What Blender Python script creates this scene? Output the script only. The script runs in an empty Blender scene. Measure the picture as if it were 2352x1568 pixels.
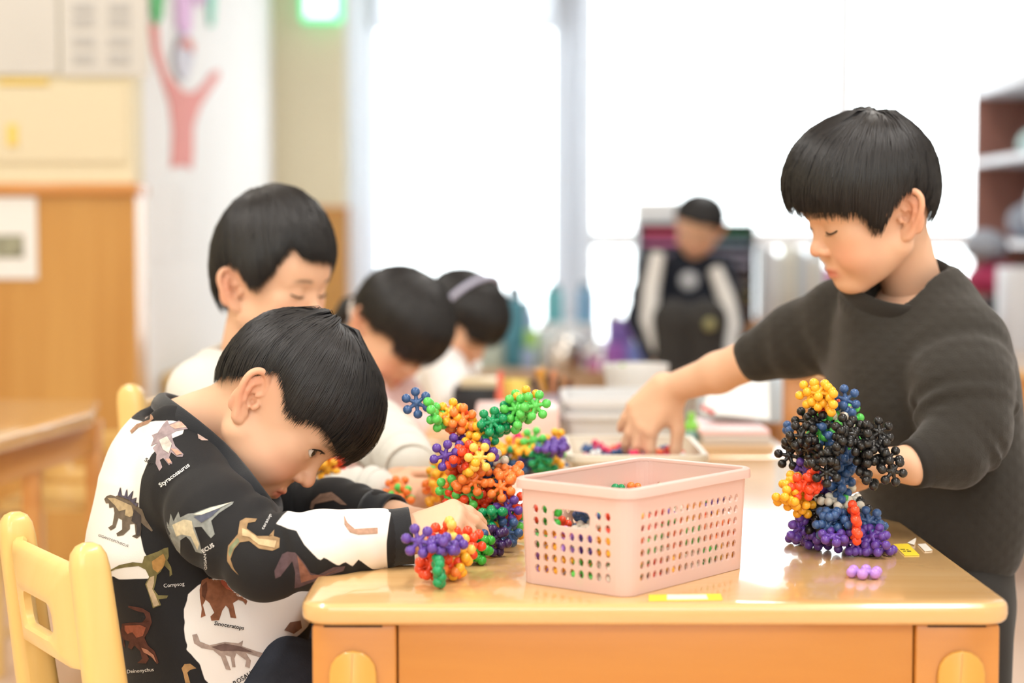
import bpy, bmesh, math, random
import numpy as np
from mathutils import Vector, Matrix, Euler
from mathutils.bvhtree import BVHTree

SC = bpy.context.scene
COL = SC.collection
rnd = random.Random(11)

# ------------------------------------------------------------------ camera
F_PX, CAM_Z, PITCH = 4200.0, 0.825, math.atan(239.0 / 4200.0)
cam_d = bpy.data.cameras.new('camera')
cam_d.sensor_width = 36.0
cam_d.lens = F_PX / 2352.0 * 36.0
cam_d.clip_start = 0.05
cam_d.dof.use_dof = True
cam_d.dof.focus_distance = 1.74
cam_d.dof.aperture_fstop = 3.0
cam = bpy.data.objects.new('camera', cam_d)
cam.location = (0, 0, CAM_Z)
cam.rotation_euler = (math.pi / 2 - PITCH, 0, 0)
COL.objects.link(cam)
SC.camera = cam

# ------------------------------------------------------------------ sky, exposure
world = bpy.data.worlds.new('overcast_sky')
SC.world = world
world.use_nodes = True
bgn = world.node_tree.nodes['Background']
bgn.inputs[0].default_value = (0.93, 0.97, 1.0, 1)
bgn.inputs[1].default_value = 5.0
SC.view_settings.view_transform = 'Standard'
SC.view_settings.look = 'None'
SC.view_settings.gamma = 1.0
SC.view_settings.use_curve_mapping = False
SC.view_settings.exposure = 0.04
LAMP_POWER = 17.0
cy = SC.cycles
cy.adaptive_threshold = 0.02; cy.max_bounces = 6; cy.diffuse_bounces = 3; cy.glossy_bounces = 3; cy.transmission_bounces = 3; cy.transparent_max_bounces = 6
cy.caustics_reflective = False; cy.caustics_refractive = False; cy.sample_clamp_indirect = 6.0

# ------------------------------------------------------------------ helpers
def P(px, py, D):
    """point at depth D (metres along y) seen at a pixel of the 2352x1568 frame"""
    c, s = math.cos(PITCH), math.sin(PITCH)
    u, v = px - 1176.0, 784.0 - py
    d = Vector((u, F_PX * c + v * s, -F_PX * s + v * c))
    k = D / d.y
    return Vector((d.x * k, D, CAM_Z + d.z * k))

def PZ(px, py, z):
    """point on the horizontal plane at height z"""
    a = P(px, py, 1.0)
    k = (z - CAM_Z) / (a.z - CAM_Z)
    return Vector((a.x * k, k, z))

def lin(c):
    c = c / 255.0
    return c / 12.92 if c <= 0.04045 else ((c + 0.055) / 1.055) ** 2.4

def rgb(r, g, b):
    return (lin(r), lin(g), lin(b), 1.0)

MATS = {}
def mat(name, col, rough=0.5, spec=0.5, coat=0.0, sheen=0.0, var=0.0, scale=(8, 8, 8), bump=0.0, bscale=300.0,
        sss=0.0, trans=0.0, metal=0.0, emit=0.0, attr=None, coat_rough=0.1):
    if name in MATS:
        return MATS[name]
    m = bpy.data.materials.new(name)
    m.use_nodes = True
    nt = m.node_tree
    b = nt.nodes['Principled BSDF']
    b.inputs['Base Color'].default_value = col
    b.inputs['Roughness'].default_value = rough
    b.inputs['Specular IOR Level'].default_value = spec
    b.inputs['Coat Weight'].default_value = coat
    b.inputs['Coat Roughness'].default_value = coat_rough
    b.inputs['Sheen Weight'].default_value = sheen
    b.inputs['Metallic'].default_value = metal
    if sss:
        b.inputs['Subsurface Weight'].default_value = sss
        b.inputs['Subsurface Radius'].default_value = (0.010, 0.004, 0.002)
        b.inputs['Subsurface Scale'].default_value = 0.6
    if emit:
        b.inputs['Emission Color'].default_value = col
        b.inputs['Emission Strength'].default_value = emit
    tc = nt.nodes.new('ShaderNodeTexCoord')
    if attr:
        a = nt.nodes.new('ShaderNodeAttribute'); a.attribute_name = attr
        nt.links.new(a.outputs['Color'], b.inputs['Base Color'])
    elif var:
        mp = nt.nodes.new('ShaderNodeMapping'); mp.inputs['Scale'].default_value = scale
        nz = nt.nodes.new('ShaderNodeTexNoise'); nz.inputs['Scale'].default_value = 1.0; nz.inputs['Detail'].default_value = 5
        hs = nt.nodes.new('ShaderNodeHueSaturation')
        mr = nt.nodes.new('ShaderNodeMapRange')
        mr.inputs['From Min'].default_value = 0.3; mr.inputs['From Max'].default_value = 0.7
        mr.inputs['To Min'].default_value = 1 - var; mr.inputs['To Max'].default_value = 1 + var
        hs.inputs['Color'].default_value = col
        nt.links.new(tc.outputs['Object'], mp.inputs['Vector'])
        nt.links.new(mp.outputs['Vector'], nz.inputs['Vector'])
        nt.links.new(nz.outputs['Fac'], mr.inputs['Value'])
        nt.links.new(mr.outputs['Result'], hs.inputs['Value'])
        nt.links.new(hs.outputs['Color'], b.inputs['Base Color'])
    if bump:
        nb = nt.nodes.new('ShaderNodeTexNoise'); nb.inputs['Scale'].default_value = bscale; nb.inputs['Detail'].default_value = 3
        bp = nt.nodes.new('ShaderNodeBump'); bp.inputs['Strength'].default_value = bump; bp.inputs['Distance'].default_value = 0.002
        nt.links.new(tc.outputs['Object'], nb.inputs['Vector'])
        nt.links.new(nb.outputs['Fac'], bp.inputs['Height'])
        nt.links.new(bp.outputs['Normal'], b.inputs['Normal'])
    if trans:
        out = nt.nodes['Material Output']
        tr = nt.nodes.new('ShaderNodeBsdfTranslucent'); tr.inputs['Color'].default_value = col
        mx = nt.nodes.new('ShaderNodeMixShader'); mx.inputs[0].default_value = trans
        nt.links.new(b.outputs[0], mx.inputs[1]); nt.links.new(tr.outputs[0], mx.inputs[2])
        nt.links.new(mx.outputs[0], out.inputs['Surface'])
    MATS[name] = m
    return m

def wood(name, c1, c2, axis='x', freq=18.0, rough=0.35, coat=0.3, coat_rough=0.12, bump=0.0):
    """varnished wood: long soft grain along one object axis"""
    if name in MATS:
        return MATS[name]
    m = bpy.data.materials.new(name); m.use_nodes = True
    nt = m.node_tree; b = nt.nodes['Principled BSDF']
    tc = nt.nodes.new('ShaderNodeTexCoord'); mp = nt.nodes.new('ShaderNodeMapping')
    s = {'x': (freq * .07, freq, freq), 'y': (freq, freq * .07, freq), 'z': (freq, freq, freq * .07)}[axis]
    mp.inputs['Scale'].default_value = s
    n1 = nt.nodes.new('ShaderNodeTexNoise'); n1.inputs['Scale'].default_value = 1.0; n1.inputs['Detail'].default_value = 6; n1.inputs['Roughness'].default_value = .62
    n1.inputs['Distortion'].default_value = .4
    cr = nt.nodes.new('ShaderNodeValToRGB')
    cr.color_ramp.elements[0].position = .3; cr.color_ramp.elements[0].color = c2
    cr.color_ramp.elements[1].position = .66; cr.color_ramp.elements[1].color = c1
    nt.links.new(tc.outputs['Object'], mp.inputs['Vector']); nt.links.new(mp.outputs['Vector'], n1.inputs['Vector'])
    nt.links.new(n1.outputs['Fac'], cr.inputs['Fac']); nt.links.new(cr.outputs['Color'], b.inputs['Base Color'])
    b.inputs['Roughness'].default_value = rough
    b.inputs['Coat Weight'].default_value = coat; b.inputs['Coat Roughness'].default_value = coat_rough
    MATS[name] = m
    return m

def tag(o, label=None, cat=None, group=None, kind=None):
    if label: o['label'] = label
    if cat: o['category'] = cat
    if group: o['group'] = group
    if kind: o['kind'] = kind
    return o

def link(name, me, m=None, parent=None, smooth=False, loc=None, auto=None):
    o = bpy.data.objects.new(name, me)
    COL.objects.link(o)
    if m is not None and len(me.materials) == 0:
        me.materials.append(m)
    if smooth:
        me.polygons.foreach_set('use_smooth', [True] * len(me.polygons))
        if auto is not None:
            try: me.set_sharp_from_angle(angle=auto)
            except Exception: pass
    if parent is not None:
        o.parent = parent
        # parents are unrotated empties; children keep world coordinates
        o.matrix_parent_inverse = Matrix.Translation(-parent.location)
    if loc is not None: o.location = loc
    return o

def empty(name, loc, label=None, cat=None, group=None):
    o = bpy.data.objects.new(name, None)
    o.empty_display_size = .05
    COL.objects.link(o); o.location = loc
    tag(o, label, cat, group)
    return o

def pyd(verts, faces, name='mesh'):
    me = bpy.data.meshes.new(name)
    me.from_pydata([tuple(v) for v in verts], [], faces)
    me.update()
    return me

def npmesh(V, Fq, name='mesh'):
    """V (n,3) Fq (m,4 or 3) arrays"""
    me = bpy.data.meshes.new(name)
    k = Fq.shape[1]
    me.vertices.add(len(V)); me.vertices.foreach_set('co', np.ascontiguousarray(V, dtype=np.float32).ravel())
    me.loops.add(len(Fq) * k); me.loops.foreach_set('vertex_index', np.ascontiguousarray(Fq, dtype=np.int32).ravel())
    me.polygons.add(len(Fq)); me.polygons.foreach_set('loop_start', np.arange(0, len(Fq) * k, k, dtype=np.int32))
    me.update(calc_edges=True)
    return me

def bm_mesh(bm, name='mesh'):
    me = bpy.data.meshes.new(name); bm.to_mesh(me); bm.free(); return me

def box_bm(bm, c, s, rot=None, bevel=0.0, seg=2):
    M = Matrix.Translation(Vector(c)) @ (rot.to_4x4() if rot is not None else Matrix.Identity(4)) @ Matrix.Diagonal((s[0], s[1], s[2], 1))
    r = bmesh.ops.create_cube(bm, size=1.0, matrix=M)
    if bevel:
        es = list({e for v in r['verts'] for e in v.link_edges})
        bmesh.ops.bevel(bm, geom=es, offset=bevel, segments=seg, affect='EDGES', profile=.5)
    return bm

def box(name, lo, hi, m, parent=None, bevel=0.0, seg=2, rot=None):
    lo = Vector(lo); hi = Vector(hi)
    bm = bmesh.new(); box_bm(bm, (0, 0, 0), hi - lo, None, bevel, seg)
    me = bm_mesh(bm, name)
    o = link(name, me, m, None, smooth=bool(bevel), auto=.6)
    c = (lo + hi) / 2
    M = Matrix.Translation(c) @ (rot.to_4x4() if rot is not None else Matrix.Identity(4))
    if parent is not None:
        o.parent = parent; o.matrix_parent_inverse = Matrix.Translation(-parent.location)
    o.matrix_basis = M
    return o

def frame_of(t):
    t = t.normalized()
    a = Vector((0, 0, 1)) if abs(t.z) < .9 else Vector((1, 0, 0))
    n = t.cross(a).normalized(); b = t.cross(n).normalized()
    return n, b

def tube_data(pts, rads, n=8, cap=True):
    V, Fc = [], []
    pts = [Vector(p) for p in pts]
    N = len(pts); nn = None
    for i, p in enumerate(pts):
        t = (pts[min(i + 1, N - 1)] - pts[max(i - 1, 0)])
        if nn is None: nn, bb = frame_of(t)
        else:
            t = t.normalized(); nn = (nn - t * nn.dot(t)).normalized(); bb = t.cross(nn)
        r = rads[i] if hasattr(rads, '__len__') else rads
        for k in range(n):
            a = 2 * math.pi * k / n
            V.append(p + (nn * math.cos(a) + bb * math.sin(a)) * r)
    for i in range(N - 1):
        for k in range(n):
            a = i * n + k; b = i * n + (k + 1) % n
            Fc.append((a, b, b + n, a + n))
    if cap:
        Fc.append(tuple(range(n))[::-1]); Fc.append(tuple(range((N - 1) * n, N * n)))
    return V, Fc

def tube(name, pts, rads, m, parent=None, n=10):
    V, Fc = tube_data(pts, rads, n)
    return link(name, pyd(V, Fc, name), m, parent, smooth=True, auto=.9)

def lathe(name, base, prof, m, parent=None, n=24, axis=None):
    """prof: list of (radius, height) from the base point"""
    ax = Vector(axis).normalized() if axis is not None else Vector((0, 0, 1))
    a, b = frame_of(ax)
    V, Fc = [], []
    base = Vector(base)
    for r, h in prof:
        for k in range(n):
            t = 2 * math.pi * k / n
            V.append(base + ax * h + (a * math.cos(t) + b * math.sin(t)) * max(r, 1e-5))
    for i in range(len(prof) - 1):
        for k in range(n):
            p = i * n + k; q = i * n + (k + 1) % n
            Fc.append((p, p + n, q + n, q))
    Fc.append(tuple(range(n))); Fc.append(tuple(range((len(prof) - 1) * n, len(prof) * n))[::-1])
    me = pyd(V, Fc, name)
    bm = bmesh.new(); bm.from_mesh(me); bmesh.ops.recalc_face_normals(bm, faces=bm.faces); bm.to_mesh(me); bm.free()
    return link(name, me, m, parent, smooth=True, auto=.7)

def extrude_poly(name, poly, thick, M, m, parent=None, bevel=0.0):
    """2D outline (x,y) extruded along local z, placed by matrix M"""
    bm = bmesh.new()
    vs = [bm.verts.new((x, y, 0)) for x, y in poly]
    f = bm.faces.new(vs)
    r = bmesh.ops.extrude_face_region(bm, geom=[f])
    top = [v for v in r['geom'] if isinstance(v, bmesh.types.BMVert)]
    bmesh.ops.translate(bm, verts=top, vec=(0, 0, thick))
    bmesh.ops.recalc_face_normals(bm, faces=bm.faces)
    if bevel:
        es = [e for e in bm.edges if len(e.link_faces) == 2 and any(len(fc.verts) > 4 for fc in e.link_faces)]
        bmesh.ops.bevel(bm, geom=es, offset=bevel, segments=3, affect='EDGES', profile=.5)
    bmesh.ops.transform(bm, matrix=M, verts=bm.verts)
    return link(name, bm_mesh(bm, name), m, parent, smooth=bool(bevel), auto=.5)

def rrect(w, h, r, n=6, r2=None):
    """rounded rectangle outline centred at 0; r for bottom corners, r2 for top ones"""
    r2 = r if r2 is None else r2
    out = []
    for cx, cy, a0, rr in ((w / 2, -h / 2, -90, r), (w / 2, h / 2, 0, r2), (-w / 2, h / 2, 90, r2), (-w / 2, -h / 2, 180, r)):
        x = cx - math.copysign(rr, cx); y = cy - math.copysign(rr, cy)
        for i in range(n + 1):
            a = math.radians(a0 + 90 * i / n)
            out.append((x + rr * math.cos(a), y + rr * math.sin(a)))
    return out
# ------------------------------------------------------------------ materials of the room
M_floor = wood('floor_wood', rgb(236, 214, 196), rgb(222, 192, 166), 'y', 9.0, .38, .25)
M_cream = mat('cream_wallpaper', rgb(240, 230, 200), .85, var=.02, scale=(3, 3, 3))
M_white = mat('white_paint', rgb(240, 239, 237), .7, var=.015, scale=(2, 2, 2))
M_ceil = mat('ceiling_paint', rgb(238, 236, 232), .9)
M_wains = wood('wainscot_wood', rgb(210, 158, 82), rgb(192, 134, 58), 'z', 11.0, .42, .2)
M_cap = wood('cap_rail_wood', rgb(214, 148, 72), rgb(194, 124, 52), 'x', 11.0, .42, .2)
M_frame = mat('window_frame_white', rgb(238, 240, 243), .5)
M_sheer = mat('sheer_curtain', rgb(240, 242, 246), .9, trans=.55)

def struct(o):
    o['kind'] = 'structure'; return o

YW, XL, XR, YB, ZC = 8.0, -2.4, 2.4, -2.6, 2.6
YP, XS0, XS1, YPIL = 4.4, -0.907, -1.014, 7.8

struct(box('floor', (XL - .2, YB - .2, -.1), (XR + .2, YW + .4, 0), M_floor))
struct(box('ceiling', (XL - .2, YB - .2, ZC), (XR + .2, YW + .4, ZC + .1), M_ceil))
# wall behind the camera; its window opening is added for front fill light
struct(box('wall_behind', (XL - .2, YB - .2, 0), (XR + .2, YB, 1.15), M_cream))
struct(box('wall_behind_top', (XL - .2, YB - .2, 2.35), (XR + .2, YB, ZC), M_cream))
struct(box('wall_behind_left', (XL - .2, YB - .2, 1.15), (-1.9, YB, 2.35), M_cream))
struct(box('wall_behind_right', (1.9, YB - .2, 1.15), (XR + .2, YB, 2.35), M_cream))
struct(box('wall_right', (XR, YB, 0), (XR + .2, YW + .2, ZC), M_white))
struct(box('wall_left', (XL - .2, YB, 0), (XL, YP + .12, ZC), M_cream))
struct(box('wall_front_left', (XL, YP, 0.93), (XS0, YP + .12, ZC), M_cream))
struct(box('wall_wainscot', (XL, YP - .004, 0), (XS0 + .004, YP + .12, 0.93), M_wains))
struct(box('trim_1', (XL, YP - .02, 0.925), (XS0 + .014, YP + .12, 0.955), M_cap, bevel=.006))
# the white side wall that runs back to the pillar
V = [(XS0, YP + .12, 0), (XS1, YPIL, 0), (XS1 - .12, YPIL, 0), (XS0 - .12, YP + .12, 0)]
V = V + [(x, y, ZC) for x, y, z in V]
struct(link('wall_side', pyd(V, [(0, 1, 5, 4), (1, 2, 6, 5), (2, 3, 7, 6), (3, 0, 4, 7), (0, 3, 2, 1), (4, 5, 6, 7)]), M_white))
XPR = P(792, 500, YPIL).x
struct(box('wall_pillar', (XS1 - .12, YPIL, 0.94), (XPR, YW + .2, ZC), M_cream))
struct(box('wall_pillar_wainscot', (XS1 - .12, YPIL - .004, 0), (XPR + .006, YW + .2, 0.94), M_wains))
struct(box('trim_2', (XS1, YPIL - .015, 0.935), (XPR + .012, YPIL + .1, 0.955), M_cap, bevel=.005))

# ------------------------------------------------------------------ window wall
xa, xb = XPR, P(1290, 400, YW).x
xc, xd = P(1346, 400, YW).x, XR
z_bot, z_mid = .34, .80
struct(box('wall_below_windows', (XPR, YW, 0), (XR, YW + .2, z_bot), M_white))
struct(box('wall_between_windows', (xb, YW - .06, z_bot), (xc, YW + .2, ZC), M_frame))
struct(box('wall_above_windows', (XPR, YW, 2.42), (XR, YW + .2, ZC), M_white))

M_glass = bpy.data.materials.new('window_glass'); M_glass.use_nodes = True
nt = M_glass.node_tree; nt.nodes.clear()
o_ = nt.nodes.new('ShaderNodeOutputMaterial'); t_ = nt.nodes.new('ShaderNodeBsdfTransparent'); g_ = nt.nodes.new('ShaderNodeBsdfGlossy')
g_.inputs['Roughness'].default_value = .02; t_.inputs['Color'].default_value = (.97, .985, .98, 1)
mx_ = nt.nodes.new('ShaderNodeMixShader'); mx_.inputs[0].default_value = .04
nt.links.new(t_.outputs[0], mx_.inputs[1]); nt.links.new(g_.outputs[0], mx_.inputs[2]); nt.links.new(mx_.outputs[0], o_.inputs['Surface'])
MATS['window_glass'] = M_glass

def window(name, x0, x1, z0, z1, cols, rails, YW=YW):
    e = empty(name, ((x0 + x1) / 2, YW + .1, z0)); struct(e)
    fw = .035
    for a, b in ((x0, x0 + fw), (x1 - fw, x1)):
        box('stile', (a, YW + .06, z0), (b, YW + .12, z1), M_frame, e)
    for z in (z0, z1 - fw):
        box('rail', (x0 + fw, YW + .06, z), (x1 - fw, YW + .12, z + fw), M_frame, e)
    for z in rails:
        box('transom', (x0 + fw, YW + .03, z), (x1 - fw, YW + .12, z + .07), M_frame, e)
    w = (x1 - x0 - 2 * fw) / cols
    for i in range(1, cols):
        box('mullion', (x0 + fw + i * w - .012, YW + .06, z0 + fw), (x0 + fw + i * w + .012, YW + .12, z1 - fw), M_frame, e)
    for i in range(cols):
        box('pane', (x0 + fw + i * w, YW + .085, z0 + fw), (x0 + fw + (i + 1) * w, YW + .091, z1 - fw), M_glass, e)
    return e
window('window_1', xa, xb, z_bot, 2.42, 1, [])
window('window_2', xc, P(1945, 300, YW).x, z_bot, 2.42, 1, [.78])
window('window_3', P(1945, 300, YW).x, xd, z_bot, 2.42, 1, [.78])
window('added_fill_window', -1.9, 1.9, 1.15, 2.35, 3, [], YB - .2)  # unseen window added behind the camera to light the faces from the front
struct(box('trim_3', (XPR, YW - .1, z_bot - .03), (XR, YW + .02, z_bot), M_frame, bevel=.005))

def curtain(x0, x1, z0, z1, y, label, waves=5, amp=.018, nx=70):
    V, Fc = [], []
    nz = 8
    for j in range(nz + 1):
        for i in range(nx + 1):
            t = i / nx; z = z0 + (z1 - z0) * j / nz
            yy = y + amp * math.sin(t * waves * 2 * math.pi + .4 * math.sin(j * .6)) * (1.0 - .35 * j / nz)
            V.append((x0 + (x1 - x0) * t, yy, z))
    for j in range(nz):
        for i in range(nx):
            a = j * (nx + 1) + i
            Fc.append((a, a + 1, a + nx + 2, a + nx + 1))
    o = link('curtain', pyd(V, Fc, 'curtain'), M_sheer, None, smooth=True)
    md = o.modifiers.new('cloth', 'SOLIDIFY'); md.thickness = .0015
    tag(o, label, 'curtain')
    return o
curtain(P(770, 300, 7.9).x, P(868, 300, 7.9).x, .30, 2.45, 7.9, 'sheer white curtain gathered beside the cream pillar', 5)
curtain(P(1276, 300, 7.86).x, P(1352, 300, 7.86).x, .30, 2.45, 7.86, 'pale grey curtain gathered between the two bright windows', 4)
curtain(P(850, 60, 7.93).x, P(1300, 60, 7.93).x, P(1000, 70, 7.93).z, 2.47, 7.93, 'pale grey valance across the top of the left window', 7, .012)

# ------------------------------------------------------------------ ceiling lamps (real fittings with real light)
M_lamp = mat('lamp_body', rgb(245, 245, 243), .5)
M_diff = mat('lamp_diffuser', (1, .97, .92, 1), .5, emit=2.0)
i = 0
for x, lx in ((-1.2, 'left'), (0.9, 'right')):
    for y, ly in ((-1.1, 'behind the camera'), (1.35, 'above the nearest table'), (3.6, 'above the middle of the room'), (6.0, 'near the windows')):
        e = empty('ceiling_lamp', (x, y, ZC), 'long white ceiling lamp on the %s side %s' % (lx, ly), 'lamp', 'ceiling lamps')
        box('lamp_body', (x - .14, y - .62, ZC - .05), (x + .14, y + .62, ZC), M_lamp, e, .006)
        box('diffuser', (x - .125, y - .6, ZC - .065), (x + .125, y + .6, ZC - .048), M_diff, e, .006)
        ld = bpy.data.lights.new('tube_light', 'AREA'); ld.shape = 'RECTANGLE'; ld.size = .25; ld.size_y = 1.2
        ld.energy = LAMP_POWER * (1.5 if y < 2 else .62); ld.color = (1, .97, .93)
        lo = bpy.data.objects.new('tube_light', ld); COL.objects.link(lo); lo.location = (x, y, ZC - .07)
        lo.parent = e; lo.matrix_parent_inverse = Matrix.Translation(-e.location)

# ------------------------------------------------------------------ wall things: exit sign, boards, papers, tree collage
M_paper = mat('paper_white', rgb(244, 244, 243), .8)
M_greyboard = mat('grey_board', rgb(214, 212, 208), .7, var=.02, scale=(6, 6, 6))
M_print = mat('grey_print', rgb(190, 189, 188), .8)
M_creamboard = mat('cream_board', rgb(232, 220, 190), .8)
M_ytape = mat('yellow_tape', rgb(246, 214, 110), .6)

ex = empty('exit_sign', (P(735, 0, 7.72).x, 7.74, 1.9), 'lit green and white emergency exit sign on the cream pillar', 'sign')
p0, p1 = P(690, 46, 7.7), P(782, -45, 7.7)
M_exit_g = mat('exit_green', (.12, .85, .42, 1), .5, emit=.9)
M_exit_w = mat('exit_white', (.95, 1, .98, 1), .5, emit=1.6)
box('sign_box', (p0.x, 7.72, p0.z), (p1.x, 7.80, p1.z), M_exit_g, ex, .008)
q0, q1 = P(702, 36, 7.7), P(768, -36, 7.7)
box('lit_panel', (q0.x, 7.714, q0.z), (q1.x, 7.722, q1.z), M_exit_w, ex, .003)

# two grey notice sheets, cream board below
def sheet(name, px0, py0, px1, py1, y, m, label, cat, t=.006, parent=None):
    a, b = P(px0, py1, y), P(px1, py0, y)
    o = box(name, (a.x, y - t, a.z), (b.x, y, b.z), m, parent)
    if parent is None: tag(o, label, cat)
    return o
nb = empty('notice_board', P(160, 180, YP), 'pale grey notice board with faint printed sheets at the upper left', 'board')
sheet('board_panel', -60, -260, 132, 172, YP - .001, M_greyboard, '', '', .012, nb)
sheet('board_panel', 144, -260, 338, 176, YP - .001, M_greyboard, '', '', .012, nb)
for yy in (8, 40, 85, 125):
    for xx in (168, 250):
        sheet('printed_block', xx, yy, xx + 48, yy + 22, YP - .014, M_print, '', '', .0015, nb)
cb = empty('wall_panel', P(150, 390, YP), 'wide cream panel with yellow tape above the wainscot', 'panel')
sheet('panel', -60, 200, 292, 372, YP - .001, M_creamboard, '', '', .008, cb)
sheet('tape_strip', 0, 182, 112, 194, YP - .001, M_ytape, '', '', .01, cb)
sheet('tape_tab', 18, 286, 40, 334, YP - .010, M_ytape, '', '', .004, cb)
ph = empty('poster', P(20, 640, YP), 'white poster with a small dark photo on the wood wainscot', 'poster')
sheet('sheet', -90, 452, 84, 640, YP - .006, M_paper, '', '', .004, ph)
M_photo = mat('poster_photo', rgb(150, 150, 128), .6, var=.7, scale=(45, 45, 45))
sheet('photo', -70, 540, 54, 592, YP - .0105, M_photo, '', '', .001, ph)

# things on the white side wall: placed by depth along it
def SW(y, z, out=0.0):
    t = (y - YP) / (YPIL - YP)
    return Vector((XS0 + (XS1 - XS0) * t + out, y, z))
def side_pix(px, py):
    """point of the side wall plane seen at a pixel"""
    d = P(px, py, 1.0) - Vector((0, 0, CAM_Z))
    n = Vector((YPIL - YP, XS0 - XS1, 0)).normalized()
    k = n.dot(Vector((XS0, YP, CAM_Z)) - Vector((0, 0, CAM_Z))) / n.dot(d)
    return Vector((0, 0, CAM_Z)) + d * k
def wall_cut(name, pts, m, parent, off=.004, th=.003):
    n = Vector((YPIL - YP, XS0 - XS1, 0)).normalized()
    a = [side_pix(*p) + n * off for p in pts]; b = [p + n * th for p in a]
    k = len(a)
    bm = bmesh.new()
    va = [bm.verts.new(p) for p in a]; vb = [bm.verts.new(p) for p in b]
    bm.faces.new(vb); bm.faces.new(va[::-1])
    for i in range(k): bm.faces.new((va[i], va[(i + 1) % k], vb[(i + 1) % k], vb[i]))
    bmesh.ops.recalc_face_normals(bm, faces=bm.faces)
    return link(name, bm_mesh(bm), m, parent)
tr = empty('tree_collage', side_pix(412, 385), 'red paper tree with pink and green paper leaves on the white side wall', 'collage')
M_red = mat('paper_red', rgb(232, 150, 142), .8, var=.06, scale=(12, 12, 12))
M_pink = mat('paper_pink', rgb(232, 190, 232), .8)
M_green = mat('paper_green', rgb(90, 190, 110), .8)
M_teal = mat('paper_teal', rgb(140, 222, 196), .8)
M_lilac = mat('paper_lilac', rgb(214, 214, 226), .8)
wall_cut('trunk', [(388, 385), (392, 300), (385, 240), (362, 170), (344, 120), (338, 60), (346, 45), (358, 50), (362, 110), (378, 165), (398, 190), (418, 210), (442, 212), (462, 195), (484, 165), (498, 160), (500, 176), (480, 205), (455, 245), (440, 290), (440, 350), (436, 388), (415, 380)], M_red, tr)
wall_cut('leaf_green', [(334, -20), (372, -20), (364, 40), (350, 60), (340, 40)], M_green, tr, .008)
wall_cut('leaf_pink', [(396, -20), (436, -20), (432, 70), (414, 84), (398, 60)], M_pink, tr, .008)
wall_cut('leaf_pink', [(440, -20), (470, -20), (462, 8), (446, 14)], M_pink, tr, .008)
wall_cut('leaf_teal', [(470, -20), (490, -20), (484, 60), (474, 60)], M_teal, tr, .008)
wall_cut('blossom', [(392, 110), (402, 84), (420, 78), (436, 96), (436, 130), (424, 176), (412, 188), (398, 170), (390, 140)], M_lilac, tr, .011)
wall_cut('blossom_petal', [(398, 112), (404, 90), (418, 86), (432, 100), (430, 124), (420, 110), (408, 106)], M_red, tr, .016)
for k, (a, b, c, d) in enumerate(((326, 420, 396, 590), (404, 424, 458, 580))):
    o = wall_cut('paper_sheet', [(a, b), (c, b), (c, d), (a, d)], M_paper, None, .003)
    tag(o, ('wide', 'narrow')[k] + ' white paper sheet hung low on the side wall under the tree', 'paper')
# ------------------------------------------------------------------ tables
M_ttop = wood('table_top_wood', rgb(232, 190, 132), rgb(218, 170, 108), 'x', 14.0, .25, .8, .07)
M_tedge = wood('table_leg_wood', rgb(206, 138, 62), rgb(194, 124, 50), 'x', 12.0, .35, .3)
M_tcap = wood('table_cap_wood', rgb(218, 164, 74), rgb(210, 154, 64), 'z', 9.0, .35, .3)
M_gap = mat('dark_gap', rgb(70, 42, 20), .9)
ZT = 0.52
TX0, TX1, TY0, TY1 = -0.178, 0.420, 1.509, 2.52

def table(label, x0, x1, y0, y1, group='pine tables pushed end to end', detail=True, zt=ZT):
    e = empty('activity_table', ((x0 + x1) / 2, (y0 + y1) / 2, 0), label, 'table', group)
    cx, cy = (x0 + x1) / 2, (y0 + y1) / 2
    M = Matrix.Translation((cx, cy, zt - .019))
    extrude_poly('table_top', rrect(x1 - x0, y1 - y0, .028, 7), .019, M, M_ttop, e, .0065)
    zb = zt - .019
    lw, ins = .071, .010
    for sx in (0, 1):
        for sy in (0, 1):
            lx0 = x0 + ins if sx == 0 else x1 - ins - lw
            ly0 = y0 + ins if sy == 0 else y1 - ins - lw
            lg = box('leg', (lx0, ly0, 0), (lx0 + lw, ly0 + lw, zb - .0006), M_tedge, e, .003)
            if detail and sy == 0:
                w = .040; h = .30
                c = (lx0 + lw / 2 + (.0025 if sx else -.001), ly0, zb - .0215)
                cap = extrude_poly('leg_cap', [(a, b - h / 2) for a, b in rrect(w, h, .004, 4, .0199)], .006,
                             Matrix.Translation(c) @ Euler((math.pi / 2, 0, 0)).to_matrix().to_4x4(), M_tcap, lg, .0025)
                cap.matrix_parent_inverse = lg.matrix_basis.inverted() @ Matrix.Translation(e.location) @ Matrix.Translation(-e.location)
                box('gap_slot', (lx0 + .010, ly0 - .0006, zb - .0025), (lx0 + lw - .012, ly0 + .001, zb - .0008), M_gap, e)
    ah = .13
    box('apron', (x0 + ins + lw + .0012, y0 + ins + .0035, zb - ah), (x1 - ins - lw - .0012, y0 + ins + .026, zb - .0006), M_tedge, e, .0015)
    box('apron', (x0 + ins + lw + .0012, y1 - ins - .026, zb - ah), (x1 - ins - lw - .0012, y1 - ins - .0035, zb - .0006), M_tedge, e, .0015)
    box('side_rail', (x0 + ins + .0035, y0 + ins + lw + .0012, zb - ah), (x0 + ins + .026, y1 - ins - lw - .0012, zb - .0006), M_tedge, e, .0015)
    box('side_rail', (x1 - ins - .026, y0 + ins + lw + .0012, zb - ah), (x1 - ins - .0035, y1 - ins - lw - .0012, zb - .0006), M_tedge, e, .0015)
    return e
table('varnished pine table nearest the camera carrying the pink basket', TX0, TX1, TY0, TY1)
table('varnished pine table behind the nearest one, covered with craft boxes', TX0 - .01, TX1 - .02, TY1 + .006, TY1 + 1.0, detail=False)
table('pine table far right beyond the outstretched arm', .62, 1.5, 4.2, 4.9, None, False)

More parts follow.
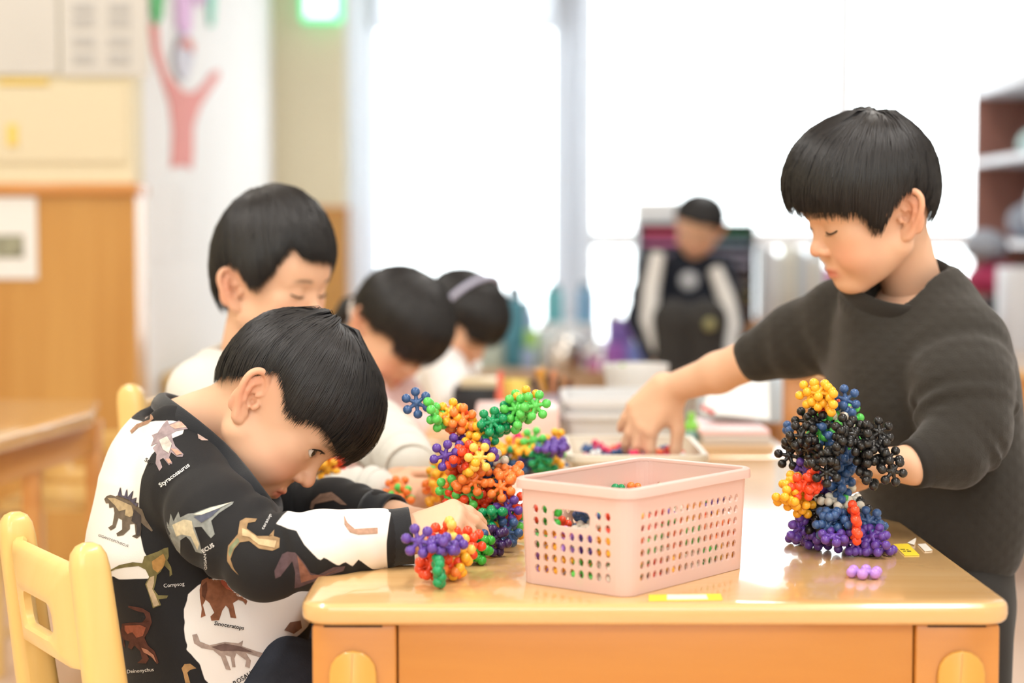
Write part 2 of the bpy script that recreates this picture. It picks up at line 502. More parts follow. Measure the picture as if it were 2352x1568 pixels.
# the low desk on the left
M_desk = wood('desk_wood', rgb(232, 172, 96), rgb(216, 148, 72), 'x', 10.0, .4, .3)
e = empty('low_desk', (-1.0, 3.2, 0), 'low wooden desk by the wainscot at the left edge', 'desk')
A = PZ(228, 918, .52); B = PZ(212, 946, .52); Cc = PZ(-160, 1048, .52); Dd = PZ(-160, 915, .52)
bm = bmesh.new()
vs = [bm.verts.new((p.x, p.y, .494)) for p in (A, B, Cc, Dd)]
f = bm.faces.new(vs); r = bmesh.ops.extrude_face_region(bm, geom=[f])
bmesh.ops.translate(bm, verts=[v for v in r['geom'] if isinstance(v, bmesh.types.BMVert)], vec=(0, 0, .026))
bmesh.ops.recalc_face_normals(bm, faces=bm.faces)
bmesh.ops.bevel(bm, geom=list(bm.edges), offset=.006, segments=2, affect='EDGES', profile=.5)
link('desk_top', bm_mesh(bm), M_ttop, e, True, auto=.6)
for q, (px, py) in enumerate(((206, 936), (60, 968))):
    c = PZ(px, py, .52)
    box('leg', (c.x - .014, c.y - .014 + .03, 0), (c.x + .014, c.y + .03 + .014, .494), M_desk, e, .003)
c0, c1 = PZ(206, 936, .52), PZ(-160, 1030, .52)
d = (c1 - c0); L = d.length
R = Matrix.Rotation(math.atan2(d.y, d.x), 3, 'Z')
mid = (c0 + c1) / 2
box('rail', mid + Vector((-L / 2, .04, -.085)), mid + Vector((L / 2, .058, -.027)), M_desk, e, .003, rot=R)
box('rail', (Dd.x, A.y - .03, .42), (A.x - .02, A.y - .012, .494), M_desk, e, .003)

# ------------------------------------------------------------------ child chairs
M_chair = wood('chair_wood', rgb(240, 204, 132), rgb(230, 188, 108), 'z', 8.0, .35, .35)

def slot_sheet(w, h, sw, sh, sz, curve, thick, top_sag=0.0, n=9):
    """curved back board (x along width, z up) with a rounded hand slot; returns bmesh"""
    bm = bmesh.new()
    hole = [(x, z + sz) for x, z in rrect(sw, sh, sh * .38, 5)]
    # ring of matching outer points
    outer = []
    for (x, z) in hole:
        a = math.atan2(z - sz, x)
        dx, dz = math.cos(a), math.sin(a)
        tx = (w / 2) / abs(dx) if abs(dx) > 1e-6 else 1e9
        tz = ((h - sz) / abs(dz) if dz > 0 else sz / abs(dz)) if abs(dz) > 1e-6 else 1e9
        t = min(tx, tz)
        outer.append((dx * t, sz + dz * t))
    # put exact corners in
    for cx, cz in ((w / 2, h), (-w / 2, h), (-w / 2, 0), (w / 2, 0)):
        k = min(range(len(outer)), key=lambda i: (outer[i][0] - cx) ** 2 + (outer[i][1] - cz) ** 2)
        outer[k] = (cx, cz)
    rings = [[(hx + (ox - hx) * t, hz + (oz - hz) * t) for (hx, hz), (ox, oz) in zip(hole, outer)] for t in (0, .12, .3, .55, .8, .93, 1)]
    def mp(x, z, s):
        sag = -top_sag * max(0, 1 - (2 * x / w) ** 2) * (z / h)
        yy = curve * (1 - (2 * x / w) ** 2)
        return (x, yy + s * thick / 2, z + sag)
    vv = {}
    for s in (-1, 1):
        for j, rg in enumerate(rings):
            for i, (x, z) in enumerate(rg):
                ss = s * (.45 if j in (0, len(rings) - 1) else (.9 if j in (1, len(rings) - 2) else 1))
                vv[s, j, i] = bm.verts.new(mp(x, z, ss))
    K = len(hole)
    for i in range(K):
        q = (i + 1) % K
        for j in range(len(rings) - 1):
            bm.faces.new((vv[-1, j, i], vv[-1, j, q], vv[-1, j + 1, q], vv[-1, j + 1, i]))
            bm.faces.new((vv[1, j, i], vv[1, j + 1, i], vv[1, j + 1, q], vv[1, j, q]))
        bm.faces.new((vv[-1, 0, i], vv[1, 0, i], vv[1, 0, q], vv[-1, 0, q]))
        j = len(rings) - 1
        bm.faces.new((vv[-1, j, i], vv[-1, j, q], vv[1, j, q], vv[1, j, i]))
    bmesh.ops.recalc_face_normals(bm, faces=bm.faces)
    return bm

def child_chair(base, yaw, label, width=.235, top=.553, seat=.295, m=M_chair, slot=True, lean=.03):
    """origin: middle under the back posts; local +y is the way the sitter faces"""
    e = empty('child_chair', base, label, 'chair', 'small wooden chairs')
    T = Matrix.Translation(base) @ Matrix.Rotation(yaw, 4, 'Z')
    w = width
    def put(name, bm, mm=m, smooth=True):
        bmesh.ops.transform(bm, matrix=T, verts=bm.verts)
        return link(name, bm_mesh(bm), mm, e, smooth, auto=.6)
    for s in (-1, 1):
        # back post: tapered slab with a round top, leaning back above the seat
        bm = bmesh.new()
        prof = [(0, .019, -.01), (seat * .5, .020, .0), (seat, .021, 0), (seat + .1, .020, -lean * .45), (top - .022, .0175, -lean), (top - .010, .0155, -lean - .001), (top - .003, .011, -lean - .001), (top, .005, -lean - .001)]
        rings = []
        for z, hy, yc in prof:
            hx = .0135 if z < top - .015 else .0135 * (hy / .0175)
            pts = [(x + s * w / 2, y + yc, z) for x, y in rrect(hx * 2, hy * 2, min(hx, hy) * .75, 4)]
            rings.append([bm.verts.new(p) for p in pts])
        for a, b in zip(rings[:-1], rings[1:]):
            for i in range(len(a)): bm.faces.new((a[i], a[(i + 1) % len(a)], b[(i + 1) % len(a)], b[i]))
        bm.faces.new(rings[0][::-1]); bm.faces.new(rings[-1])
        put('back_post', bm)
        bm = bmesh.new(); box_bm(bm, (s * (w / 2 - .004), .235, seat / 2 - .008), (.027, .03, seat - .016), None, .005); put('front_leg', bm)
        bm = bmesh.new(); box_bm(bm, (s * (w / 2 - .002), .12, seat - .05), (.016, .205, .035), None, .004); put('side_rail', bm)
        bm = bmesh.new(); box_bm(bm, (s * (w / 2 - .002), .12, .07), (.014, .205, .02), None, .004); put('stretcher', bm)
    bm = bmesh.new()
    for x, y in [(0, 0)]:
        vs = [bm.verts.new((a, b + .125, seat - .016)) for a, b in rrect(w - .030, .27, .02, 4)]
    f = bm.faces.new(vs); r = bmesh.ops.extrude_face_region(bm, geom=[f])
    bmesh.ops.translate(bm, verts=[v for v in r['geom'] if isinstance(v, bmesh.types.BMVert)], vec=(0, 0, .016))
    bmesh.ops.recalc_face_normals(bm, faces=bm.faces)
    put('seat', bm)
    h = .098
    bm = slot_sheet(w - .024, h, .085, .036, h * .46, -.02, .016, .008)
    bmesh.ops.transform(bm, matrix=Matrix.Translation((0, -lean * .62, top - h - .022)) @ Matrix.Rotation(math.radians(7), 4, 'X'), verts=bm.verts)
    put('backrest', bm)
    return e

n_, f_ = P(205, 1250, 1.62), P(38, 1178, 1.804)
mid = (n_ + f_) / 2; d = n_ - f_
yaw = math.atan2(-d.y, -d.x) - 0  # local x runs along the back
ax = Vector((f_.x - n_.x, f_.y - n_.y, 0)).normalized()
face = Vector((ax.y, -ax.x, 0))                     # sitter looks along +face
yaw_near = math.atan2(-face.x, face.y)
base = Vector((mid.x, mid.y, 0)) + face * .03
child_chair(base, yaw_near, 'pale yellow wooden chair of the boy in the dinosaur shirt, nearest the camera', (Vector((d.x, d.y, 0))).length, .553)
n3, f3 = P(302, 888, 2.30), P(430, 882, 2.52)
ax3 = Vector((f3.x - n3.x, f3.y - n3.y, 0)); w3 = ax3.length; ax3.normalize()
face3 = Vector((ax3.y, -ax3.x, 0)); m3 = (n3 + f3) / 2
child_chair(Vector((m3.x, m3.y, 0)) + face3 * .03, math.atan2(-face3.x, face3.y), 'pale wooden chair of the boy in the white sweatshirt', w3, .64, .30)
c = P(160, 1135, 3.5)
child_chair((c.x, 3.62, 0), math.radians(176), 'small wooden chair pushed under the low desk at left', .20, .46, .335)
c = P(1820, 925, 3.70)
child_chair((c.x + .05, c.y, 0), math.radians(90), 'small wooden chair standing beyond the black toy figure at right', .23, .50)
# ------------------------------------------------------------------ ball-and-spoke connector pieces
PIECE_R, BALL_R = 0.0111, 0.0047
def piece_mesh():
    bm = bmesh.new()
    bmesh.ops.create_icosphere(bm, subdivisions=2, radius=.0040, matrix=Matrix.Diagonal((1, 1, .9, 1)))
    for k in range(6):
        a = math.radians(60 * k)
        d = Vector((math.cos(a), math.sin(a), 0))
        bmesh.ops.create_icosphere(bm, subdivisions=2, radius=BALL_R, matrix=Matrix.Translation(d * PIECE_R))
        V, Fc = tube_data([d * .002, d * .0058, d * .0085], [.0027, .0018, .0023], 8, False)
        vs = [bm.verts.new(v) for v in V]
        for f in Fc: bm.faces.new([vs[i] for i in f])
    return bm_mesh(bm, 'connector_piece')
PM = piece_mesh()
PM.polygons.foreach_set('use_smooth', [True] * len(PM.polygons))
TOYC = dict(p=rgb(98, 66, 160), P=rgb(62, 40, 96), b=rgb(58, 92, 142), g=rgb(96, 208, 92), G=rgb(16, 150, 92), o=rgb(252, 136, 62), r=rgb(244, 80, 44),
            y=rgb(252, 184, 50), Y=rgb(253, 200, 96), k=rgb(30, 30, 31), w=rgb(236, 226, 208), l=rgb(186, 138, 224), m=rgb(228, 40, 100), W=rgb(240, 240, 240), e=rgb(56, 176, 60))
TOYM = {k: mat('plastic_' + n, TOYC[k], .28, .5, sss=0.0) for k, n in
        dict(p='purple', P='dark_purple', b='steel_blue', g='light_green', G='deep_green', o='orange', r='red', y='amber', Y='pale_amber', k='black', w='cream', l='lilac', m='magenta', W='white', e='green').items()}
PM.materials.append(TOYM['p'])
COLN = dict(p='purple', P='dark purple', b='steel blue', g='light green', G='deep green', o='orange', r='red', y='amber', Y='pale amber', k='black', w='cream', l='lilac', m='magenta', W='white', e='green')
CAMV = Vector((0, 0, CAM_Z))

def piece(loc, n, spin, c, scale=1.0, parent=None, name='connector_piece'):
    """one piece: hub at loc, flat side along n"""
    o = bpy.data.objects.new(name, PM)
    COL.objects.link(o)
    o.material_slots[0].link = 'OBJECT'; o.material_slots[0].material = TOYM[c]
    q = Vector(n).normalized().to_track_quat('Z', 'Y')
    M = Matrix.Translation(Vector(loc)) @ q.to_matrix().to_4x4() @ Matrix.Rotation(spin, 4, 'Z') @ Matrix.Diagonal((scale, scale, scale, 1))
    if parent is not None:
        o.parent = parent; o.matrix_parent_inverse = Matrix.Translation(-parent.location)
    o.matrix_basis = M
    return o

def low_z(o):
    M = o.matrix_basis
    return min((M @ v.co).z for v in PM.vertices)

# orientation codes: f faces the camera, e edge-on (axis horizontal in view), v edge-on upright, t lies flat, x tilted by chance
def orient(code, rr):
    if code == 'f': return Vector((rr.uniform(-.3, .3), -1, rr.uniform(-.1, .35)))
    if code == 'v': return Vector((1, rr.uniform(-.25, .25), rr.uniform(-.15, .15)))
    if code == 'e': return Vector((rr.uniform(-.2, .2), rr.uniform(-.5, -.2), 1))
    if code == 't': return Vector((0, 0, 1))
    return Vector((rr.uniform(-1, 1), rr.uniform(-1, .2), rr.uniform(-1, 1)))

def figure(name, base, label, rows, D0, seed, scale=1.0, jit=.018, floor=True, group=None, thin=''):
    e = empty(name, base, label, 'toy', group)
    rr = random.Random(seed)
    for row in rows:
        px, py, c = row[0], row[1], row[2]
        code = row[3] if len(row) > 3 else 'x'
        if thin and c in thin and code == 'x' and rr.random() < .30: continue
        if code == 'x' and rr.random() < .35: code = 'f'
        D = row[4] if len(row) > 4 else D0 + rr.uniform(-jit, jit)
        o = piece(P(px, py, D), orient(code, rr), rr.uniform(0, 1.05), c, scale, e)
        if floor:
            z = low_z(o)
            if z < ZT + .0006: o.matrix_basis = Matrix.Translation((0, 0, ZT + .0006 - z)) @ o.matrix_basis
    return e

# ---- the winged figure in front of the bent-over boy
D = 1.80
rows = [(957, 925, 'b', 'f'), (994, 944, 'g'), (1003, 958, 'g'), (1026, 952, 'o'), (1034, 946, 'y'), (1043, 962, 'o'), (1052, 968, 'r'), (1062, 962, 'o'), (1076, 978, 'o'), (1082, 990, 'o'), (1094, 985, 'y'), (1100, 1000, 'y', 'v'),
        (1230, 931, 'g', 'f'), (1211, 920, 'y'), (1196, 926, 'g'), (1202, 942, 'g'), (1184, 938, 'g'), (1190, 962, 'g'), (1160, 956, 'G', 'f'), (1170, 968, 'G'), (1147, 966, 'g'), (1136, 978, 'G'), (1124, 990, 'G'), (1130, 968, 'G'),
        (1108, 1014, 'y'), (1094, 1020, 'y'), (1058, 1022, 'p'), (1075, 1030, 'p'), (1103, 1026, 'w'), (1120, 1030, 'p'), (1022, 1046, 'p', 'f', 1.765), (1048, 1050, 'r', 'x', 1.77), (1074, 1046, 'r', 'x', 1.77), (1050, 1068, 'r'), (1102, 1050, 'Y', 'f', 1.76), (1086, 1066, 'y', 'x', 1.765),
        (1134, 1062, 'w'), (1112, 1086, 'b'), (1125, 1096, 'b'), (1056, 1092, 'o'), (1072, 1104, 'o', 'x', 1.77), (1088, 1104, 'o', 'x', 1.77), (1048, 1108, 'o'), (1066, 1084, 'r'), (1098, 1094, 'o'),
        (1074, 1136, 'g', 'f', 1.78), (1050, 1130, 'g'), (1034, 1120, 'g'), (1098, 1150, 'r', 'x', 1.79), (1112, 1146, 'r'), (1090, 1160, 'r'), (1118, 1120, 'y'), (1150, 1096, 'o'), (1168, 1086, 'o', 'e'), (1180, 1090, 'o'), (1150, 1118, 'o', 'f', 1.77), (1138, 1136, 'y'),
        (1160, 1150, 'p', 'v'), (1166, 1168, 'p', 'x', 1.77), (1180, 1160, 'r'), (1150, 1170, 'p'), (1132, 1176, 'G', 'x', 1.755), (1126, 1196, 'G', 'v', 1.76), (1144, 1196, 'p'), (1150, 1214, 'p'), (1166, 1222, 'b', 'f', 1.76), (1182, 1226, 'b'), (1160, 1238, 'P'), (1138, 1226, 'p'),
        (1176, 1190, 'g'), (1184, 1206, 'y'), (1130, 1250, 'P'), (1140, 1272, 'P', 'x', 1.735), (1128, 1284, 'P', 'x', 1.73), (1176, 1246, 'b', 'v'), (1100, 1248, 'b', 'x', 1.71), (1088, 1266, 'G', 'x', 1.70), (1096, 1284, 'e', 'f', 1.69), (1080, 1292, 'e', 'x', 1.69), (1112, 1270, 'e', 'x', 1.70),
        (1110, 1210, 'y', 'x', 1.77), (1060, 1150, 'y'), (1046, 1150, 'r'), (1120, 1160, 'o')]
figure('winged_toy', (P(1110, 1290, 1.74).x, 1.76, ZT), 'tall many-coloured winged figure of ball connectors, left of the pink basket', rows, D, 3)
# ---- the piece cluster in the boy's hand
rows = [(962, 1242, 'p', 'f', 1.575), (1000, 1248, 'p', 'x', 1.58), (1016, 1252, 'p', 'e', 1.585), (1036, 1252, 'p', 'e', 1.60), (1020, 1226, 'r', 'x', 1.63), (1036, 1224, 'Y', 'v', 1.62), (1046, 1236, 'r', 'x', 1.64), (1064, 1250, 'r', 'x', 1.645), (1080, 1246, 'r', 'x', 1.65), (1054, 1262, 'Y', 'x', 1.62),
        (1008, 1284, 'r', 'x', 1.61), (1024, 1290, 'r', 'x', 1.615), (990, 1296, 'r', 'x', 1.605), (1046, 1290, 'y', 'x', 1.615), (1054, 1310, 'y', 'x', 1.615), (1026, 1310, 'o', 'x', 1.61), (992, 1312, 'r', 'x', 1.605), (1008, 1320, 'G', 'v', 1.575), (1008, 1352, 'G', 'v', 1.572), (1034, 1276, 'o', 'x', 1.62)]
figure('held_toy', (P(1010, 1350, 1.6).x, 1.6, ZT), 'purple, red and green cluster of ball connectors held in the bent-over boy\'s hand', rows, 1.6, 5)
# ---- colourful creature farther back
rr = random.Random(8)
rows = []
for k in range(46):
    t = rr.random()
    px = 1135 + 150 * rr.random(); py = 1018 + 70 * rr.random()
    c = rr.choice('yyyGGGgewbrpmoG' if px > 1190 else 'yyyyegywWbGom')
    rows.append((px, py, c, 'x', 2.12 + rr.uniform(-.05, .08)))
rows += [(1150, 1028, 'y', 'e', 2.08), (1175, 1030, 'y', 'f', 2.08), (1205, 1028, 'y', 'e', 2.07), (1255, 1026, 'p', 'e', 2.06), (1276, 1026, 'p', 'e', 2.06), (1240, 1050, 'G', 'f', 2.06), (1225, 1010, 'g', 'x', 2.07), (1272, 1008, 'y', 'x', 2.1), (1140, 1052, 'G', 'f', 2.08), (1252, 1076, 'G', 'f', 2.08)]
figure('coloured_toy', (P(1210, 1090, 2.14).x, 2.14, ZT), 'amber and green heap-like figure of ball connectors behind the winged one', rows, 2.14, 9)
rows = []
for k in range(16):
    rows.append((994 + 30 * rr.random(), 1072 + 70 * rr.random(), rr.choice('yyggmoy'), 'x', 2.02 + rr.uniform(-.04, .05)))
figure('yellow_toy', (P(1005, 1140, 2.03).x, 2.03, ZT), 'small yellow and green connector figure between the two boys\' hands', rows, 2.03, 10)
rows = [(902, 1122, 'o', 'x', 2.04), (912, 1134, 'o', 'x', 2.035), (922, 1140, 'g', 'x', 2.03), (914, 1118, 'o', 'x', 2.05), (926, 1148, 'o', 'x', 2.03)]
figure('held_piece', (P(912, 1150, 2.04).x, 2.04, ZT), 'orange and green connector bit in the hands of the boy in white', rows, 2.04, 11, floor=False)
rows = [(738, 1074, 'y', 'x', 2.09), (752, 1078, 'y', 'f', 2.085), (766, 1060, 'r', 'f', 2.095), (744, 1066, 'y', 'x', 2.10), (768, 1076, 'r', 'x', 2.09)]
figure('small_toy', (P(756, 1090, 2.09).x, 2.09, ZT), 'little amber and red connector bit seen past the bent-over boy\'s nose', rows, 2.15, 12, floor=False)

# ---- the standing figure at right
D = 1.775
rows = [(1862, 904, 'y', 'x', 1.76), (1880, 902, 'y', 'f', 1.755), (1898, 906, 'y', 'v', 1.757), (1910, 922, 'y', 'v', 1.745), (1892, 926, 'r', 'v', 1.765), (1872, 914, 'y', 'v', 1.76),
        (1942, 918, 'b', 'f', 1.765), (1926, 938, 'b'), (1938, 944, 'b', 'x', 1.77), (1912, 946, 'r'), (1898, 956, 'g'), (1890, 972, 'g'), (1884, 990, 'g', 'x', 1.765), (1900, 980, 'g'), (1958, 958, 'g', 'x', 1.78), (1934, 960, 'w', 'x', 1.77), (1928, 976, 'w'), (1896, 998, 'b', 'x', 1.76), (1904, 1004, 'b'), (1912, 984, 'b'), (1892, 1012, 'g'), (1952, 1016, 'g', 'x', 1.80),
        # left black wing
        (1852, 966, 'k', 'f', 1.80), (1878, 966, 'k'), (1840, 1000, 'k'), (1866, 998, 'k', 'v'), (1828, 1024, 'k'), (1813, 1046, 'k', 'f', 1.79), (1858, 1030, 'k'), (1862, 1056, 'k', 'v'), (1812, 1000, 'b', 'v', 1.82),
        # right black wing
        (1944, 984, 'k', 'f', 1.735), (1928, 1008, 'k', 'v', 1.735), (1964, 996, 'k', 'x', 1.735), (1990, 998, 'k', 'v', 1.735), (2020, 992, 'k', 'f', 1.745), (2006, 1016, 'k', 'x', 1.74), (1966, 1036, 'k', 'v', 1.74), (1992, 1040, 'k', 'x', 1.735), (2028, 1034, 'k', 'v', 1.74),
        (1986, 1068, 'k', 'v', 1.735), (2040, 1054, 'k', 'x', 1.735), (2050, 1082, 'k', 'f', 1.725), (1992, 1096, 'k', 'x', 1.735), (1912, 1030, 'k', 'x', 1.735), (1914, 1058, 'k', 'v', 1.735), (1882, 1062, 'k', 'x', 1.725), (1898, 1084, 'k', 'f', 1.725),
        # spine
        (1944, 1042, 'b'), (1948, 1062, 'b', 'x', 1.765), (1934, 1074, 'b', 'x', 1.77), (1940, 1086, 'b'), (1926, 1098, 'b'), (1932, 1112, 'b', 'x', 1.765), (1930, 1130, 'b', 'v', 1.76), (1908, 1140, 'w'), (1926, 1150, 'w', 'e', 1.76), (1944, 1142, 'w'), (1950, 1156, 'w', 'e', 1.765), (1902, 1158, 'w'), (1958, 1072, 'b'),
        # arm at left
        (1852, 1080, 'p'), (1862, 1092, 'p'), (1856, 1110, 'r', 'e', 1.74), (1868, 1106, 'r', 'v', 1.745), (1844, 1118, 'r', 'x', 1.735), (1880, 1116, 'p'), (1824, 1114, 'y', 'x', 1.75), (1836, 1106, 'y'), (1816, 1136, 'y', 'x', 1.74), (1834, 1140, 'y', 'x', 1.745), (1848, 1146, 'y', 'x', 1.75), (1806, 1152, 'y', 'x', 1.735), (1850, 1132, 'y'), (1842, 1158, 'y'), (1866, 1146, 'w'), (1874, 1140, 'P'), (1886, 1134, 'r'),
        # base
        (1862, 1170, 'k'), (1880, 1168, 'k'), (1858, 1190, 'k'), (1872, 1186, 'k'), (1898, 1168, 'k'), (1878, 1206, 'k'), (1884, 1192, 'k'), (1972, 1174, 'k'), (1910, 1176, 'b', 'x', 1.745), (1922, 1186, 'b', 'x', 1.74), (1904, 1190, 'b', 'x', 1.74), (1940, 1196, 'b', 'x', 1.74), (1900, 1208, 'b', 'x', 1.735), (1934, 1166, 'g'), (1942, 1174, 'g'), (1962, 1184, 'r', 'v', 1.73), (1966, 1204, 'r', 'v', 1.725), (1966, 1216, 'r', 'v', 1.725), (1996, 1196, 'b', 'f', 1.745), (2008, 1206, 'b', 'x', 1.75), (1984, 1206, 'b'), (1948, 1214, 'G'),
        (1832, 1212, 'p', 'x', 1.76), (1846, 1206, 'p'), (1852, 1216, 'p'), (1836, 1236, 'p', 't', 1.81), (1862, 1226, 'p'), (1892, 1232, 'p', 'e', 1.76), (1880, 1250, 'p', 't', 1.775), (1914, 1232, 'p', 'e', 1.725), (1920, 1216, 'p'), (1964, 1248, 'p', 'f', 1.735), (1940, 1240, 'p', 'x', 1.745), (1948, 1224, 'p'), (2004, 1232, 'p', 'x', 1.735), (2016, 1246, 'p', 'x', 1.73), (1992, 1242, 'p', 'x', 1.745), (2026, 1266, 'p', 't', 1.745), (1978, 1268, 'p', 't', 1.742), (1852, 1240, 'p', 't', 1.80), (1986, 1226, 'p')]
figure('standing_toy', (P(1930, 1270, 1.75).x, 1.75, ZT), 'tall black-winged figure of ball connectors on a purple base, right side of the table', rows, D, 4, scale=.97)
# loose piece lying in front of it
a = PZ(1985, 1326, ZT)
o = piece((a.x, a.y, ZT + BALL_R + .0004), (0, 0, 1), .2, 'l', 1.08)
tag(o, 'single lilac ball connector lying flat at the right of the table', 'toy')

# ------------------------------------------------------------------ perforated pink basket
M_pink_b = mat('basket_pink', rgb(251, 224, 216), .38, .45, trans=.40)
def ring_pts(w, d, r, n=6):
    return rrect(w, d, r, n)

def basket(name, label, corner, ux, uy, W, Dp, h, taper, m, holes=None, thick=.0022, rimw=.004, rim_h=.006, rim_out=.004):
    """corner: near bottom corner; ux/uy unit vectors of the long and short side"""
    e = empty(name, corner + ux * W / 2 + uy * Dp / 2, label, 'basket' if holes else 'box')
    c0 = corner + ux * W / 2 + uy * Dp / 2
    r0 = .012
    def wpt(u, v, side, off=0.0):
        """u in 0..1 along side, v height 0..1: walls lean outward with height"""
        k = taper * v
        a, b = W / 2 + k + off, Dp / 2 + k + off
        r = r0 + k * .5
        if side == 0: x, y = -a + r + (2 * a - 2 * r) * u, -b
        elif side == 1: x, y = a, -b + r + (2 * b - 2 * r) * u
        elif side == 2: x, y = a - r - (2 * a - 2 * r) * u, b
        else: x, y = -a, b - r - (2 * b - 2 * r) * u
        return c0 + ux * x + uy * y + Vector((0, 0, h * v))
    bm = bmesh.new()
    cache = {}
    def vert(u, v, side, corner_a=None):
        if corner_a is None:
            p = wpt(u, v, side)
        else:
            k = taper * v; a, b = W / 2 + k, Dp / 2 + k; r = r0 + k * .5
            cx, cy = [(a - r, -b + r), (a - r, b - r), (-a + r, b - r), (-a + r, -b + r)][side]
            ang = math.radians([-90, 0, 90, 180][side] + 90 * corner_a)
            p = c0 + ux * (cx + r * math.cos(ang)) + uy * (cy + r * math.sin(ang)) + Vector((0, 0, h * v))
        key = tuple(round(q, 6) for q in p)
        if key not in cache: cache[key] = bm.verts.new(p)
        return cache[key]
    def quad(*vs):
        vs = [v for i, v in enumerate(vs) if v not in vs[:i]]
        if len(vs) >= 3:
            try: bm.faces.new(vs)
            except ValueError: pass
    # v levels
    for side in range(4):
        if holes:
            cols, rows_, v0, v1, um, handle = holes[side]
            us = [um + (1 - 2 * um) * i / cols for i in range(cols + 1)]
            vs = [v0 + (v1 - v0) * j / rows_ for j in range(rows_ + 1)]
            Lu = (W if side in (0, 2) else Dp)
            # border strips; every strip uses the same u / v stations so that nothing cracks
            U = [0.0] + us + [1.0]; Vv = [0.0] + vs + [1.0]
            half = lambda a: [x for i in range(len(a) - 1) for x in (a[i], (a[i] + a[i + 1]) / 2)] + [a[-1]]
            for i in range(len(U) - 1):
                for j in range(len(Vv) - 1):
                    inner = 1 <= i <= cols and 1 <= j <= rows_
                    u0, u1, w0, w1 = U[i], U[i + 1], Vv[j], Vv[j + 1]
                    um_, vm_ = (u0 + u1) / 2, (w0 + w1) / 2
                    in_handle = handle and inner and handle[0] <= i - 1 < handle[1] and j - 1 >= rows_ - handle[2]
                    outer = [(u0, w0), (um_, w0), (u1, w0), (u1, vm_), (u1, w1), (um_, w1), (u0, w1), (u0, vm_)]
                    if inner and not in_handle:
                        rad = .0038 if side in (0, 2) else .0040
                        ru, rv = rad / Lu, rad / h * 1.0
                        if side in (0, 2): ru *= 1.0
                        hole = []
                        for q in range(8):
                            a = math.radians(-135 + 45 * q)
                            hole.append((um_ + ru * math.cos(a), vm_ + rv * math.sin(a)))
                        ov = [vert(a, b, side) for a, b in outer]; hv = [vert(a, b, side) for a, b in hole]
                        for q in range(8):
                            quad(ov[q], ov[(q + 1) % 8], hv[(q + 1) % 8], hv[q])
                    elif in_handle:
                        continue
                    else:
                        quad(*[vert(a, b, side) for a, b in outer])
            if handle:
                i0, i1 = us[handle[0]], us[handle[1]]; j0, j1 = vs[rows_ - handle[2]], vs[rows_]
                ust = [us[k] for k in range(handle[0], handle[1] + 1)]
                ust = half(ust); vst = half(vs[rows_ - handle[2]:])
                outer = [(u, j0) for u in ust[:-1]] + [(i1, v) for v in vst[:-1]] + [(u, j1) for u in ust[::-1][:-1]] + [(i0, v) for v in vst[::-1][:-1]]
                cu, cv = (i0 + i1) / 2, (j0 + j1) / 2
                hw, hh = (i1 - i0) / 2 * .84, (j1 - j0) / 2 * .72
                ov = [vert(a, b, side) for a, b in outer]; hv = []
                for a, b in outer:
                    x, y = (a - cu) / ((i1 - i0) / 2), (b - cv) / ((j1 - j0) / 2)
                    nrm = (abs(x) ** 5 + abs(y) ** 5) ** .2
                    x /= nrm; y /= nrm
                    hv.append(vert(cu + x * hw, cv + y * hh, side))
                for q in range(len(ov)):
                    quad(ov[q], ov[(q + 1) % len(ov)], hv[(q + 1) % len(ov)], hv[q])
            stat = sorted(set(half(Vv)))
        else:
            stat = [i / 8 for i in range(9)]
            for j in range(8):
                for i in range(6):
                    quad(vert(i / 6, stat[j], side), vert((i + 1) / 6, stat[j], side), vert((i + 1) / 6, stat[j + 1], side), vert(i / 6, stat[j + 1], side))
        # rounded corner following this side
        for j in range(len(stat) - 1):
            for k in range(4):
                quad(vert(0, stat[j], side, k / 4), vert(0, stat[j], side, (k + 1) / 4), vert(0, stat[j + 1], side, (k + 1) / 4), vert(0, stat[j + 1], side, k / 4))
    bmesh.ops.recalc_face_normals(bm, faces=bm.faces)
    w = link('perforated_wall' if holes else 'wall', bm_mesh(bm), m, e)
    md = w.modifiers.new('shell', 'SOLIDIFY'); md.thickness = thick; md.offset = -1
    # floor
    bm = bmesh.new()
    pts = [c0 + ux * x + uy * y for x, y in rrect(W - .002, Dp - .002, r0, 5)]
    lo = [bm.verts.new(p + Vector((0, 0, .0005))) for p in pts]; hi_ = [bm.verts.new(p + Vector((0, 0, .0030))) for p in pts]
    bm.faces.new(lo[::-1]); bm.faces.new(hi_)
    for i in range(len(lo)): bm.faces.new((lo[i], lo[(i + 1) % len(lo)], hi_[(i + 1) % len(lo)], hi_[i]))
    link('bottom', bm_mesh(bm), m, e)
    # rim: flat lip swept round the top
    prof = [(-thick - .0006, .0005), (-thick - .0004, .0022), (rim_out * .5, .0028), (rim_out, .0016), (rim_out + .0006, -rim_h), (rim_out - .0012, -rim_h), (rim_out - .0012, -.0012), (-thick, -.0012)]
    a, b = W + 2 * taper, Dp + 2 * taper
    base = rrect(a, b, r0 + taper * .5, 6)
    bm = bmesh.new(); rings = []
    for (ox, oz) in prof:
        rg = rrect(a + 2 * ox, b + 2 * ox, max(r0 + taper * .5 + ox, .002), 6)
        rings.append([bm.verts.new(c0 + ux * x + uy * y + Vector((0, 0, h + oz))) for x, y in rg])
    K = len(base)
    for q in range(len(prof)):
        A_, B_ = rings[q], rings[(q + 1) % len(prof)]
        for i in range(K): bm.faces.new((A_[i], A_[(i + 1) % K], B_[(i + 1) % K], B_[i]))
    bmesh.ops.recalc_face_normals(bm, faces=bm.faces)
    link('rim', bm_mesh(bm), m, e, True, auto=.7)
    return e, c0

